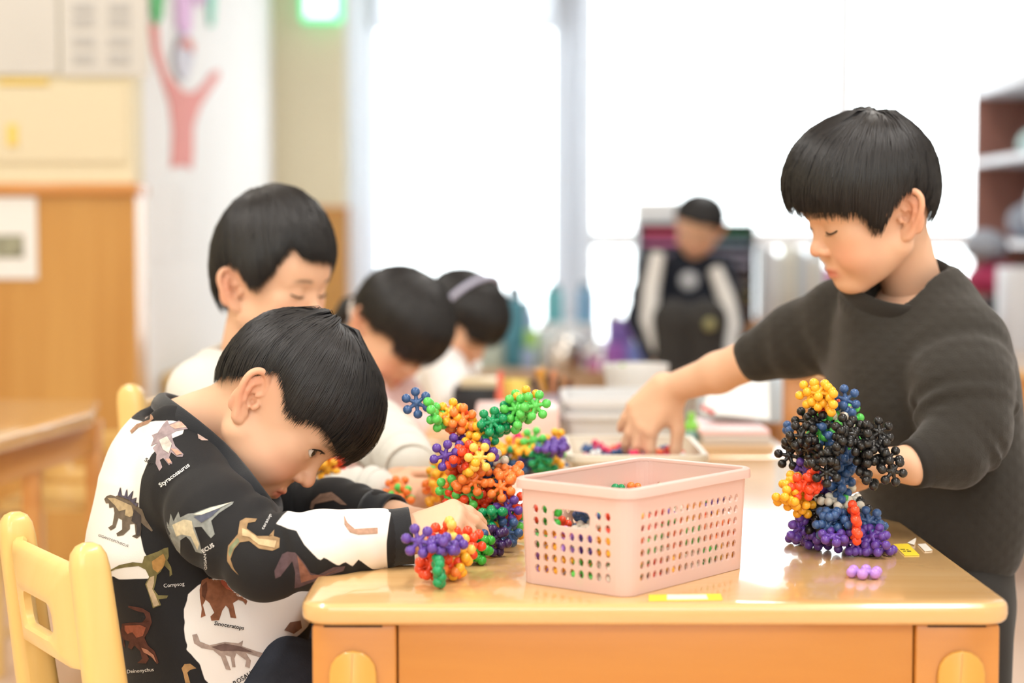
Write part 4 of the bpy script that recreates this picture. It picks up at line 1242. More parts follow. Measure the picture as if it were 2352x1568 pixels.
def hair(T, parent, ctrl, c=(.003, 0, .040), r=(.090, .078, .073), rlow=.10, rxb=.079, pole=(-.35, 0.06, 1), n=4200, w=.00075, seed=1, front=.010, lift=.0025, part=None, m=None, mess=1.0, stubble=True, name='hair', tuft=0.0):
    """ctrl: list of (azimuth deg 0=front, + = left, polar angle where the hair ends)"""
    m = m or M_hair
    r_ = np.random.default_rng(seed)
    pole = np.array(pole, float); pole /= np.linalg.norm(pole)
    ex = np.array([1.0, 0, 0]) - pole * pole[0]; ex /= np.linalg.norm(ex)
    ey = np.cross(pole, ex)
    ctrl = sorted(ctrl)
    ctrl = [(ctrl[-1][0] - 360, ctrl[-1][1])] + ctrl + [(ctrl[0][0] + 360, ctrl[0][1])]
    def surf(phi, th, k=1.0):
        d = pole * np.cos(th)[:, None] + (ex * np.cos(phi)[:, None] + ey * np.sin(phi)[:, None]) * np.sin(th)[:, None]
        rz = np.where(d[:, 2] < 0, rlow, r[2])
        R = 1 / np.sqrt((d[:, 0] / np.where(d[:, 0] < 0, rxb, r[0])) ** 2 + (d[:, 1] / r[1]) ** 2 + (d[:, 2] / rz) ** 2)
        fr = np.clip(d[:, 0], 0, 1) ** 2 * front
        return np.array(c) + d * ((R + fr) * k)[:, None]
    # cap
    NA, NT = 72, 22
    ph = np.linspace(-np.pi, np.pi, NA, endpoint=False)
    end = np.radians(interp(ctrl, np.degrees(ph)))
    rows = []
    for j in range(NT + 1):
        t = j / NT
        rows.append(surf(ph, end * t * .985 + 1e-3, .968 - .05 * np.clip((t - .85) / .15, 0, 1)))
    V = np.concatenate(rows); Q = []
    for j in range(NT):
        for i in range(NA):
            a = j * NA + i; b = j * NA + (i + 1) % NA
            Q.append((a, a + NA, b + NA, b))
    # inner skin so that the cap has thickness at its edge
    base = len(V)
    rows2 = [surf(ph, end * (1 - j / 4 * .35) * .985, .90 - .02 * j) for j in range(4)]
    V = np.concatenate([V] + rows2)
    for i in range(NA):
        a = NT * NA + i; b = NT * NA + (i + 1) % NA; a2 = base + i; b2 = base + (i + 1) % NA
        Q.append((a, a2, b2, b))
        for j in range(3):
            p = base + j * NA + i; q = base + j * NA + (i + 1) % NA
            Q.append((p, p + NA, q + NA, q))
    # strands
    NP = 8
    phi0 = r_.uniform(-np.pi, np.pi, n)
    e = np.radians(interp(ctrl, np.degrees(phi0)))
    u = r_.uniform(0, 1, n)
    start = e * np.where(u < .35, r_.uniform(0.01, .12, n), r_.uniform(.05, .62, n))
    stop = e * (1 + .016 * r_.normal(size=n) * mess) + .008 + .012 * np.sin(phi0 * 31 + 3 * np.sin(phi0 * 11)) * mess
    swirl = .35 + .12 * r_.normal(size=n) * mess
    lift_ = lift * r_.uniform(-.2, 1.0, n)
    P_ = []
    wob = r_.uniform(0, 6.28, n); clump = np.sin(phi0 * 23 + 2 * np.sin(phi0 * 7)); clump2 = np.sin(phi0 * 3 + 1.3) * .6 + .5 * np.sin(phi0 * 11) + .3 * r_.normal(size=n)
    for k in range(NP):
        t = k / (NP - 1)
        th = start + (stop - start) * t
        sw = phi0 + swirl * np.exp(-th * 2.2) + .03 * np.sin(wob + t * 3) * mess * t
        p = surf(sw, th, 1.0)
        nrm = p - np.array(c); nrm /= np.linalg.norm(nrm, axis=1)[:, None]
        prof = -.0035 * (1 - t) ** 3 + lift_ * math.sin(math.pi * min(1, t * 1.0)) + .0012 * clump * t - .002 * max(0, t - .8) / .2
        if tuft:
            near = np.clip(1 - start / .3, 0, 1) * np.clip(clump2, 0, 1) * tuft
            prof = prof + near * .010 * np.exp(-((th - .30) / .22) ** 2)
        P_.append(p + nrm * prof[:, None])
    P_ = np.stack(P_, 1)                       # n,NP,3
    tan = np.gradient(P_, axis=1); tan /= np.linalg.norm(tan, axis=2)[..., None] + 1e-9
    nr = P_ - np.array(c); nr /= np.linalg.norm(nr, axis=2)[..., None]
    side = np.cross(tan, nr); side /= np.linalg.norm(side, axis=2)[..., None] + 1e-9
    ww = (w * r_.uniform(.6, 1.3, n))[:, None] * np.array([.6, 1, 1, 1, .95, .8, .55, .08])[None]
    A = P_ + side * ww[..., None]; B = P_ - side * ww[..., None]; Cc = P_ + nr * (ww * .7)[..., None]
    S = np.stack([A, Cc, B], 2)                # n,NP,3,3
    SV = S.reshape(-1, 3)
    ids = np.arange(n * NP * 3).reshape(n, NP, 3)
    SQ = []
    for a, b in ((0, 1), (1, 2)):
        SQ.append(np.stack([ids[:, :-1, a], ids[:, 1:, a], ids[:, 1:, b], ids[:, :-1, b]], -1).reshape(-1, 4))
    allV = np.concatenate([V, SV]); allQ = np.concatenate([np.array(Q)] + [q + len(V) for q in SQ])
    Tm = np.array(T)
    allV = allV @ Tm[:3, :3].T + Tm[:3, 3]
    me = npmesh(allV, allQ, name)
    return link(name, me, m, parent, True)

def headT(C, ypr, s):
    y, p, r = (math.radians(a) for a in ypr)
    R = Matrix.Rotation(y, 4, 'Z') @ Matrix.Rotation(p, 4, 'Y') @ Matrix.Rotation(r, 4, 'X')
    return Matrix.Translation(Vector(C)) @ R @ Matrix.Scale(s, 4)

def to_world(V, T):
    Tm = np.array(T); return V @ Tm[:3, :3].T + Tm[:3, 3]
# ------------------------------------------------------------------ hands and whole figures
def V3(p): return np.array(tuple(p), dtype=np.float32)

def hand(f, wrist, Fd, Nd, thumb_side, curls, spread=(9, 2, -4, -10), s=1.0, thumb=((.55, .75, -.25), (.85, .35, -.35)), k=.006):
    """palm, four fingers and a thumb. Fd towards the fingers, Nd the back of the hand, thumb_side +1/-1 along Nd x Fd"""
    Fd = Vector(Fd).normalized(); Nd = Vector(Nd); Nd = (Nd - Fd * Nd.dot(Fd)).normalized()
    S = Nd.cross(Fd) * thumb_side
    w = Vector(wrist)
    q = lambda a, b, c=0: w + (Fd * a + S * b + Nd * c) * s
    # palm: four metacarpal rays blended together
    lat = (.0175, .0062, -.0055, -.0165); fw = (.052, .055, .0515, .046)
    for b, a in zip(lat, fw):
        f.cone(V3(q(.007, b * .62, 0)), V3(q(a, b, .001)), .0115 * s, .0082 * s, .009 * s)
    f.cone(V3(q(.012, .010, -.004)), V3(q(.030, .019, -.006)), .0105 * s, .0085 * s, .008 * s)
    f.cone(V3(q(.010, -.012, -.004)), V3(q(.036, -.014, -.005)), .0095 * s, .0085 * s, .008 * s)
    lens = (.043, .048, .044, .035)
    tips = []
    for i in range(4):
        L = lens[i] * s
        d = (Fd * math.cos(math.radians(spread[i])) + S * math.sin(math.radians(spread[i]))).normalized()
        p = q(fw[i], lat[i], .001); a = 0.0
        rad = [.0076, .0068, .0061, .0050] if i < 3 else [.0068, .0060, .0054, .0045]
        pts = [p]
        for seg, c in zip((.45, .31, .24), curls[i]):
            a += math.radians(c)
            p = p + (d * math.cos(a) - Nd * math.sin(a)) * L * seg
            pts.append(p)
        tmp = Field.__new__(Field)
        for j in range(3):
            f.cone(V3(pts[j]), V3(pts[j + 1]), rad[j] * s, rad[j + 1] * s, .0035 * s if j == 0 else .0018 * s)
        tips.append(pts[-1])
    t0 = q(.016, .016, -.004)
    d1 = (Fd * thumb[0][0] + S * thumb[0][1] + Nd * thumb[0][2]).normalized()
    d2 = (Fd * thumb[1][0] + S * thumb[1][1] + Nd * thumb[1][2]).normalized()
    t1 = t0 + d1 * .026 * s; t2 = t1 + d2 * .020 * s; t3 = t2 + d2 * .014 * s
    f.cone(V3(t0), V3(t1), .0105 * s, .0080 * s, .006 * s); f.cone(V3(t1), V3(t2), .0078 * s, .0070 * s, .002 * s); f.cone(V3(t2), V3(t3), .0070 * s, .0055 * s, .002 * s)
    return tips

def bounds(pts, pad):
    A = np.array([tuple(p) for p in pts]); return A.min(0) - pad, A.max(0) + pad

def skin(e, head, fields):
    """join the head and the limb surfaces into the one body mesh"""
    Vs, Qs, Cs, o = [], [], [], 0
    if head is not None:
        Vs.append(head[0]); Qs.append(head[1]); Cs.append(head[2]); o = len(head[0])
    for f in fields:
        V, Q = f.mesh(); V = smooth_mesh(V, Q, 1, .4)
        C = np.tile(SKIN, (len(V), 1)) * (1 + .03 * sw_noise(V, 60)[:, None])
        Vs.append(V); Qs.append(Q + o); Cs.append(C); o += len(V)
    me = npmesh(np.concatenate(Vs), np.concatenate(Qs), 'body')
    vcol(me, 'tint', np.clip(np.concatenate(Cs), 0, 1))
    return link('body', me, M_skin, e, True)

def cloth(name, f, m, e, it=2):
    V, Q = f.mesh(); V = smooth_mesh(V, Q, it, .5)
    return link(name, npmesh(V, Q, name), m, e, True), V, Q

def band(name, a, b, ra, rb, m, e, n=40, seg=6, flare=0.0, flat=None, ribs=True, thick=.003):
    """ribbed knit band (cuff) round the axis a-b, open at both ends, with thickness"""
    a = Vector(a); b = Vector(b); t = (b - a); u, v = frame_of(t)
    Vv, Fc = [], []
    for sh in (0, 1):
        for j in range(seg + 1):
            s = j / seg; r = ra + (rb - ra) * s - sh * thick
            r *= (1.0 - .05 * (1 - abs(2 * s - 1)) )
            for i in range(n):
                an = 2 * math.pi * i / n
                rr_ = r * (1 + (.010 if (ribs and i % 2) else 0))
                Vv.append(a + t * s + (u * math.cos(an) + v * math.sin(an)) * rr_)
    K = (seg + 1) * n
    for j in range(seg):
        for i in range(n):
            p, q = j * n + i, j * n + (i + 1) % n
            Fc.append((p, q, q + n, p + n)); Fc.append((K + p, K + p + n, K + q + n, K + q))
    for i in range(n):
        q = (i + 1) % n
        Fc.append((i, K + i, K + q, q)); p = seg * n + i; p2 = seg * n + q
        Fc.append((p, p2, K + p2, K + p))
    me = pyd(Vv, Fc, name)
    bm = bmesh.new(); bm.from_mesh(me); bmesh.ops.recalc_face_normals(bm, faces=bm.faces); bm.to_mesh(me); bm.free()
    return link(name, me, m, e, True)

def ring_collar(name, pts, r, m, e, n=10, closed=True, flat=1.0):
    """soft tube following closed points"""
    P_ = [Vector(p) for p in pts]; N = len(P_); Vv, Fc = [], []
    c = sum(P_, Vector()) / N
    for i in range(N):
        t = (P_[(i + 1) % N] - P_[i - 1]).normalized()
        u = (P_[i] - c); u = (u - t * u.dot(t)).normalized(); w = t.cross(u)
        for k in range(n):
            a = 2 * math.pi * k / n
            Vv.append(P_[i] + u * math.cos(a) * r * flat + w * math.sin(a) * r)
    for i in range(N):
        for k in range(n):
            p, q = i * n + k, i * n + (k + 1) % n
            p2, q2 = ((i + 1) % N) * n + k, ((i + 1) % N) * n + (k + 1) % n
            Fc.append((p, q, q2, p2))
    me = pyd(Vv, Fc, name)
    bm = bmesh.new(); bm.from_mesh(me); bmesh.ops.recalc_face_normals(bm, faces=bm.faces); bm.to_mesh(me); bm.free()
    return link(name, me, m, e, True)

def oval(c, ax1, r1, ax2, r2, n=36, lift=None):
    """closed oval of points; lift(t) moves points along the normal"""
    a = Vector(ax1).normalized(); b = Vector(ax2); b = (b - a * b.dot(a)).normalized(); w = a.cross(b)
    out = []
    for i in range(n):
        t = 2 * math.pi * i / n
        p = Vector(c) + a * r1 * math.cos(t) + b * r2 * math.sin(t)
        if lift: p = p + w * lift(t)
        out.append(p)
    return out

BOWL = [(0, 113), (25, 113), (42, 111), (56, 113), (68, 121), (80, 122), (90, 108), (100, 92), (118, 96), (140, 110), (165, 116), (180, 117), (-165, 116), (-140, 110), (-118, 96), (-100, 92), (-90, 108), (-80, 122), (-68, 121), (-56, 113), (-42, 111), (-25, 113)]

def head(e, C, ypr, s, neck_world, ctrl, eyes, hm={}, hk={}, look=(0, 0)):
    T = headT(C, ypr, s)
    nk = T.inverted() @ Vector(neck_world)
    V, Q, Cc = head_mesh(eyes=eyes, neck=tuple(nk), **hm)
    head_bits(T, s, e, eyes, look, local=(V, Q), lid_open=hm.get('lid_open', 1.0))
    if ctrl: hair(T, e, ctrl, **hk)
    return (to_world(V, T), Q, Cc), T

# ================================================================== the boy in the dinosaur shirt
e1 = empty('person', (P(470, 1600, 1.85).x, 1.85, 0), 'boy in a black and white dinosaur shirt bending over the table at left', 'person')
neckw = P(425, 985, 1.85)
CTL = [(0, 120), (25, 119), (40, 114), (54, 112), (66, 117), (78, 116), (88, 104), (98, 93), (112, 100), (130, 112), (150, 116), (180, 117), (-150, 116), (-130, 112), (-112, 100), (-98, 93), (-88, 104), (-78, 116), (-66, 117), (-54, 112), (-40, 114), (-25, 119)]
H1, T1 = head(e1, (-.2457, 1.83, .656), (-13, 47.8, -13), .982, neckw, CTL, 'open', dict(lid_open=1.45, res=.0012, mouth=.0005), dict(n=6500, w=.0006, tuft=.8, seed=2, rxb=.078, r=(.090, .077, .076)), (-.20, .22))
sh_n, el_n, wr_n = P(430, 1104, 1.762), P(614, 1284, 1.67), P(915, 1236, 1.69)
sh_f, el_f, wr_f = P(500, 1050, 1.95), P(670, 1172, 1.97), P(905, 1190, 1.885)
lo, hi = bounds([sh_n, el_n, wr_n, P(1120, 1240, 1.69), el_f, P(1050, 1180, 1.85)], .05)
f = Field(lo, hi, .0016)
f.cone(V3(el_n), V3(wr_n), .027, .0205, .01); f.cone(V3(sh_n), V3(el_n), .030, .027, .01)
hand(f, wr_n + Vector((.008, 0, .003)), (1, .06, .34), (-.36, -.50, .8), 1,
     [(46, 14, 10), (54, 16, 12), (62, 18, 12), (70, 20, 12)], spread=(10, 3, -5, -12), s=.93, thumb=((.75, .35, -.65), (.80, -.1, -.75)))
f.cone(V3(el_f), V3(wr_f), .026, .019, .01)
hand(f, wr_f + Vector((.004, 0, 0)), (1, -.25, -.05), (-.1, .35, .9), -1, [(20, 35, 25)] * 4, s=.95)
ft = Field(*bounds([P(430, 960, 1.85), P(480, 1600, 1.85)], .13), .006)
ft.cone(V3(neckw), V3(P(410, 1150, 1.85)), .032, .06, .02, flat=((0, 1, 0), .7)); ft.cone(V3(P(410, 1150, 1.85)), V3(P(480, 1560, 1.85)), .06, .065, .02, flat=((0, 1, 0), .75))
skin(e1, H1, [f, ft])

f = Field(*bounds([P(400, 900, 1.85), P(470, 1640, 1.85), sh_n, sh_f, el_n, P(880, 1236, 1.685), P(860, 1180, 1.9), P(300, 1200, 1.7), P(650, 1600, 2.0)], .07), .0027)
TOR = [(404, 1000, .040), (404, 1090, .070), (412, 1230, .085), (450, 1370, .083), (490, 1490, .088), (505, 1590, .090)]
tp = [V3(P(a, b, 1.855)) for a, b, r in TOR]
f.chain(tp, [r for _, _, r in TOR], .025, flat=((0, 1, 0), .74))
f.cone(V3(P(470, 1120, 1.85)), V3(P(545, 1215, 1.85)), .045, .05, .03)          # chest sagging forward
f.cone(V3(P(545, 1215, 1.85)), V3(P(570, 1370, 1.85)), .05, .062, .03)
f.cone(V3(P(395, 975, 1.79)), V3(sh_n), .022, .040, .025)                          # yoke to the shoulders
f.cone(V3(P(395, 965, 1.91)), V3(sh_f), .022, .040, .025)
SLV = ([sh_n, P(500, 1198, 1.708), el_n, P(745, 1256, 1.668), P(876, 1236, 1.685)], [.039, .0425, .0395, .0345, .0275])
f.chain([V3(p) for p in SLV[0][:3]], SLV[1][:3], .014, rips=[(.0016, 1.7, .5), (.0028, 2.1, 2.0)])
f.chain([V3(p) for p in SLV[0][2:]], SLV[1][2:], .007, rips=[(.0030, 1.9, 1.0), (.0013, 2.0, .3)])
f.chain([V3(p) for p in (sh_f, P(590, 1120, 1.97), el_f, P(770, 1172, 1.94), P(862, 1184, 1.90))], [.040, .038, .035, .034, .027], .012, rips=[None, (.003, 2, 0), (.003, 2.2, 1), (.002, 2, 0)])
# neck opening
f.cone(V3(P(400, 905, 1.845)), V3(P(610, 1115, 1.835)), .036, .056, .008, 'sub', flat=((0, 1, 0), .70))
# broad cloth folds
f.bumps(lambda x, y, z: np.sin((z * 58 + x * 22) + 1.2 * np.sin(x * 23 + y * 9)) * np.clip((.58 - z) / .1, 0, 1) + .6 * np.sin(x * 70 + z * 40 + y * 30), .0016)
# ---- shirt cloth: black with white patches whose outlines are stored on the cloth as a distance
def seg_dist(P2, poly):
    """signed distance (inside < 0) of points to a closed 2D polygon"""
    poly = np.array(poly, float); n = len(poly)
    d = np.full(len(P2), 1e9); inside = np.zeros(len(P2), bool)
    for i in range(n):
        a, b = poly[i], poly[(i + 1) % n]
        ab = b - a; ap = P2 - a
        t = np.clip((ap @ ab) / (ab @ ab + 1e-12), 0, 1)
        d = np.minimum(d, np.linalg.norm(ap - t[:, None] * ab, axis=1))
        c = ((a[1] > P2[:, 1]) != (b[1] > P2[:, 1]))
        with np.errstate(divide='ignore', invalid='ignore'):
            xi = (b[0] - a[0]) * (P2[:, 1] - a[1]) / (b[1] - a[1]) + a[0]
        inside ^= c & (P2[:, 0] < xi)
    return np.where(inside, -d, d)

M_dino = bpy.data.materials.new('dinosaur_jersey'); M_dino.use_nodes = True
nt = M_dino.node_tree; b_ = nt.nodes['Principled BSDF']
at_ = nt.nodes.new('ShaderNodeAttribute'); at_.attribute_name = 'patch'
mr_ = nt.nodes.new('ShaderNodeMapRange'); mr_.inputs['From Min'].default_value = -.0004; mr_.inputs['From Max'].default_value = .0004
mx_ = nt.nodes.new('ShaderNodeMix'); mx_.data_type = 'RGBA'
mx_.inputs[6].default_value = rgb(240, 237, 233); mx_.inputs[7].default_value = rgb(32, 32, 34)
nt.links.new(at_.outputs['Fac'], mr_.inputs['Value']); nt.links.new(mr_.outputs['Result'], mx_.inputs['Factor']); nt.links.new(mx_.outputs[2], b_.inputs['Base Color'])
b_.inputs['Roughness'].default_value = .8; b_.inputs['Specular IOR Level'].default_value = .25; b_.inputs['Sheen Weight'].default_value = .06
tc_ = nt.nodes.new('ShaderNodeTexCoord'); nb_ = nt.nodes.new('ShaderNodeTexNoise'); nb_.inputs['Scale'].default_value = 900
bp_ = nt.nodes.new('ShaderNodeBump'); bp_.inputs['Strength'].default_value = .12; bp_.inputs['Distance'].default_value = .001
nt.links.new(tc_.outputs['Object'], nb_.inputs['Vector']); nt.links.new(nb_.outputs['Fac'], bp_.inputs['Height']); nt.links.new(bp_.outputs['Normal'], b_.inputs['Normal'])

shirt, SV, SQ = cloth('shirt', f, M_dino, e1, 2)
# the print is laid on the boy's side: u along x, v along z, at the depth of his near side
def side_uv(px, py, D=1.74):
    p = P(px, py, D); return (p.x, p.z)
def poly_uv(pix, D=1.74): return [side_uv(a, b, D) for a, b in pix]
rz = random.Random(3)
def ragged(pix, amp=5, step=14):
    out = []
    for i in range(len(pix)):
        (x0, y0), (x1, y1) = pix[i], pix[(i + 1) % len(pix)]
        n = max(1, int(math.hypot(x1 - x0, y1 - y0) / step))
        for k in range(n):
            t = k / n
            out.append((x0 + (x1 - x0) * t + (rz.uniform(-amp, amp) if k else 0), y0 + (y1 - y0) * t + (rz.uniform(-amp, amp) if k else 0)))
    return out
torso_mask = SV[:, 1] * 0
# which vertices belong to the near sleeve: closest to its axis
def axis_d(V, pts, rad):
    d = np.full(len(V), 1e9)
    for a, b, ra, rb in zip(pts[:-1], pts[1:], rad[:-1], rad[1:]):
        a = np.array(a); b = np.array(b); ab = b - a
        t = np.clip(((V - a) @ ab) / (ab @ ab), 0, 1)
        d = np.minimum(d, np.linalg.norm(V - a - t[:, None] * ab, axis=1) - (ra + (rb - ra) * t))
    return d
UV = SV[:, [0, 2]]
# back patch, white lower front, white forearm patch
back = [(330, 968), (370, 960), (410, 958), (440, 964), (438, 985), (400, 1000), (372, 1030), (352, 1080), (346, 1130), (346, 1190), (360, 1240), (388, 1285), (384, 1300), (340, 1302), (300, 1306), (284, 1300), (272, 1318), (256, 1326), (258, 1352), (246, 1372), (262, 1400), (256, 1412), (266, 1440), (230, 1470), (150, 1400), (120, 1100), (250, 968)]
front = ragged([(468, 1330), (520, 1310), (700, 1300), (760, 1380), (700, 1440), (690, 1470), (640, 1490), (610, 1530), (560, 1568), (510, 1580), (480, 1520), (445, 1470), (438, 1400), (445, 1350)], 5)
fore = [(640, 1195), (655, 1176), (700, 1150), (800, 1150), (900, 1150), (890, 1240), (890, 1310), (858, 1304), (828, 1275), (815, 1290), (800, 1276), (785, 1284), (755, 1262), (745, 1270), (710, 1235), (690, 1205)]
d_back = seg_dist(UV, poly_uv(back, 1.80)); d_front = seg_dist(UV, poly_uv(front, 1.77)); d_fore = seg_dist(UV, poly_uv(fore, 1.67))
slv = axis_d(SV, *SLV)
tor = axis_d(SV, [P(a, b, 1.855) for a, b, r in TOR], [r / .9 for a, b, r in TOR])
is_sl = np.where(slv < tor, -1.0, 1.0) * np.minimum(np.abs(slv - tor), .01)        # < 0 on the near sleeve
d_t = np.minimum(d_back, np.maximum(d_front, -is_sl))                       # torso patches stop at the arm
d_s = np.maximum(d_fore, np.where(slv < .012, -.01, .01))
far_side = (SV[:, 1] - 1.86)
d_t = np.where(far_side > .05, np.minimum(d_t, .02), d_t)
vfloat(shirt.data, 'patch', np.minimum(d_t, d_s))

M_knit = mat('navy_knit', rgb(36, 38, 42), .85, .25, sheen=.2, bump=.15, bscale=700)
band('cuff', P(874, 1237, 1.686), P(944, 1229, 1.690), .0285, .0265, M_knit, e1, 44)
band('cuff', P(858, 1184, 1.902), P(905, 1190, 1.885), .0275, .0250, M_knit, e1, 40)
# collar: standing ring round the neck, high at the back
ca, cb = P(362, 926, 1.85), P(636, 1165, 1.845)
col = oval((ca + cb) / 2 + Vector((-.002, -.006, .002)), cb - ca, (cb - ca).length / 2, (-.10, 1, .30), .070, 44)
col_mid = (ca + cb) / 2
_bvh = BVHTree.FromPolygons([tuple(v) for v in SV], [tuple(int(i) for i in q) for q in SQ])
near_edge = [(632, 1196), (610, 1166), (584, 1132), (558, 1098), (530, 1056), (500, 1030), (470, 1004), (440, 980), (412, 958), (388, 940), (368, 928)]
ring = []
for px, py in near_edge:
    d_ = (P(px, py, 1.0) - Vector((0, 0, CAM_Z))).normalized()
    h_ = _bvh.ray_cast(Vector((0, 0, CAM_Z)), d_)
    q_ = h_[0] if h_[0] is not None and h_[0].y < 1.86 else P(px, py, 1.80)
    ring.append(q_ - d_ * .001)
ring[0] = P(632, 1200, 1.80); ring[-1] = P(366, 928, 1.82)
far = [p + Vector((0, 0, -.022 * max(0.0, (p.x - col_mid.x) / .09))) for p in col if p.y > 1.835]
far.sort(key=lambda p: p.x)
ring = ring + [P(352, 912, 1.842)] + far[1:-1:2]
for _ in range(2):                       # relax the line
    ring = [(ring[i - 1] + ring[i] * 2 + ring[(i + 1) % len(ring)]) / 4 for i in range(len(ring))]
ring_collar('collar', ring, .0098, M_knit, e1, 14, flat=.50)

# trousers
M_jean = mat('dark_denim', rgb(48, 52, 62), .85, .2, bump=.25, bscale=500, var=.12, scale=(60, 60, 60))
hp = P(490, 1640, 1.85); kn_n, kn_f = P(655, 1590, 1.79), P(640, 1560, 1.94)
fj = Field(*bounds([hp, kn_n, kn_f, (hp.x, 1.75, .30), (kn_n.x, 1.78, .05), (kn_f.x, 1.98, .05)], .08), .005)
fj.ell(V3(hp), (.085, .115, .075), .02)
fj.cone(V3(hp + Vector((0, -.05, 0))), V3(kn_n), .066, .052, .02); fj.cone(V3(hp + Vector((0, .05, 0))), V3(kn_f), .066, .052, .02)
fj.cone(V3(kn_n), (kn_n.x - .02, 1.79, .06), .050, .036, .02); fj.cone(V3(kn_f), (kn_f.x - .02, 1.95, .06), .050, .036, .02)
cloth('trousers', fj, M_jean, e1)
M_sock = mat('indoor_shoe', rgb(230, 228, 222), .6)
for kk, yy in ((kn_n, 1.79), (kn_f, 1.95)):
    fs = Field((kk.x - .08, yy - .06, -.01), (kk.x + .12, yy + .06, .12), .005)
    fs.ell((kk.x + .02, yy, .028), (.075, .032, .026), .01); fs.cone((kk.x - .02, yy, .03), (kk.x - .02, yy, .08), .032, .030, .01)
    fs.F = np.maximum(fs.F, (.002 - fs.ax[2])[None, None, :])
    cloth('shoe', fs, M_sock, e1)
# ---- printed dinosaurs and their names: thin flakes lying on the cloth
SHIRT_BVH = BVHTree.FromPolygons([tuple(v) for v in SV], [tuple(int(i) for i in q) for q in SQ])
def on_cloth(px, py, off):
    d = (P(px, py, 1.0) - CAMV).normalized()
    h = SHIRT_BVH.ray_cast(CAMV, d)
    if h[0] is None: return None
    n = h[1] if h[1].dot(d) < 0 else -h[1]
    return h[0] + n * off
CAMV = Vector((0, 0, CAM_Z))
from mathutils.geometry import tessellate_polygon
def flake_bm(poly, off, step=8.0):
    tris = tessellate_polygon([[Vector((x, y, 0)) for x, y in poly]])
    todo = [tuple(Vector((poly[i][0], poly[i][1])) for i in t) for t in tris]
    cache = {}; bm = bmesh.new()
    def vt(p):
        k = (round(p.x, 2), round(p.y, 2))
        if k not in cache:
            q = on_cloth(p.x, p.y, off)
            cache[k] = None if q is None else bm.verts.new(q)
        return cache[k]
    while todo:
        a, b, c = todo.pop()
        L = ((a - b).length, (b - c).length, (c - a).length); m = max(L)
        if m > step:                       # halve the longest side
            if m == L[0]: q = (a + b) / 2; todo += [(a, q, c), (q, b, c)]
            elif m == L[1]: q = (b + c) / 2; todo += [(a, b, q), (a, q, c)]
            else: q = (c + a) / 2; todo += [(a, b, q), (q, b, c)]
            continue
        vs = [vt(a), vt(b), vt(c)]
        if None in vs or len(set(vs)) < 3: continue
        if max((vs[0].co - vs[1].co).length, (vs[1].co - vs[2].co).length, (vs[0].co - vs[2].co).length) > .02: continue
        try: bm.faces.new(vs)
        except ValueError: pass
    return bm
K5 = 600 / 1367.0
def c5(pts): return [(200 + x * K5, 880 + y * K5) for x, y in pts]
def pmat(c):
    g = sum(c) / 3; c2 = tuple(int(v * .72 + g * .28) for v in c)
    return mat('print_%d_%d_%d' % c, rgb(*c2), .8, .2, var=.22, scale=(160, 160, 160))
def dino(layers):
    """layers: list of (colour, outline in crop coordinates)"""
    me = bpy.data.meshes.new('dinosaur_print'); allbm = bmesh.new(); mats = []
    for k, (c, pts) in enumerate(layers):
        bm = flake_bm(c5(pts), .0005 + .0003 * k)
        if bm is None: continue
        tmp = bpy.data.meshes.new('t'); bm.to_mesh(tmp); bm.free()
        n0 = len(allbm.faces); allbm.from_mesh(tmp); allbm.faces.ensure_lookup_table()
        for i in range(n0, len(allbm.faces)): allbm.faces[i].material_index = k
        bpy.data.meshes.remove(tmp)
        mats.append(pmat(c))
    ys = sorted(v.co.y for v in allbm.verts)
    if ys:
        md_ = ys[len(ys) // 2]
        bad = [v for v in allbm.verts if abs(v.co.y - md_) > .028]
        if bad: bmesh.ops.delete(allbm, geom=bad, context='VERTS')
    allbm.to_mesh(me); allbm.free()
    for m in mats: me.materials.append(m)
    return link('dinosaur_print', me, None, shirt, True)
dino([((112, 94, 76), [(92, 605), (105, 590), (125, 583), (150, 592), (165, 585), (178, 542), (184, 586), (200, 590), (212, 550), (214, 596), (245, 560), (234, 606), (262, 596), (255, 622), (272, 625), (268, 645), (290, 660), (308, 710), (345, 768), (340, 776), (300, 744), (284, 728), (285, 760), (282, 795), (262, 812), (235, 800), (255, 790), (250, 735), (225, 738), (225, 762), (190, 795), (160, 800), (155, 785), (185, 765), (185, 715), (165, 705), (150, 755), (125, 770), (112, 755), (135, 740), (145, 680), (140, 648), (118, 652), (116, 628), (100, 628)]),
      ((186, 158, 112), [(110, 600), (150, 602), (190, 620), (235, 640), (250, 690), (225, 700), (200, 690), (205, 660), (170, 670), (150, 640)]), ((70, 62, 60), [(250, 660), (285, 690), (282, 790), (262, 800), (262, 740), (235, 720)]), ((84, 78, 100), [(165, 587), (178, 545), (184, 588), (200, 592), (212, 553), (214, 600), (245, 563), (234, 610), (262, 600), (255, 626), (272, 628), (264, 645), (225, 610)])])
dino([((128, 116, 62), [(110, 992), (125, 975), (170, 950), (240, 935), (290, 940), (300, 905), (370, 880), (405, 862), (425, 858), (428, 905), (420, 925), (440, 960), (446, 1000), (432, 1010), (432, 980), (405, 952), (385, 985), (366, 1002), (360, 1040), (350, 1078), (372, 1108), (424, 1110), (418, 1124), (375, 1130), (388, 1160), (345, 1176), (338, 1150), (320, 1092), (305, 1050), (325, 1012), (308, 975), (270, 955), (200, 962), (150, 972)]),
      ((198, 170, 128), [(312, 1050), (330, 1015), (352, 1005), (352, 1040), (342, 1075), (358, 1105), (366, 1128), (380, 1158), (350, 1168), (338, 1130), (322, 1086)]), ((196, 140, 62), [(340, 930), (400, 890), (412, 920), (400, 960), (370, 990), (345, 970)])])
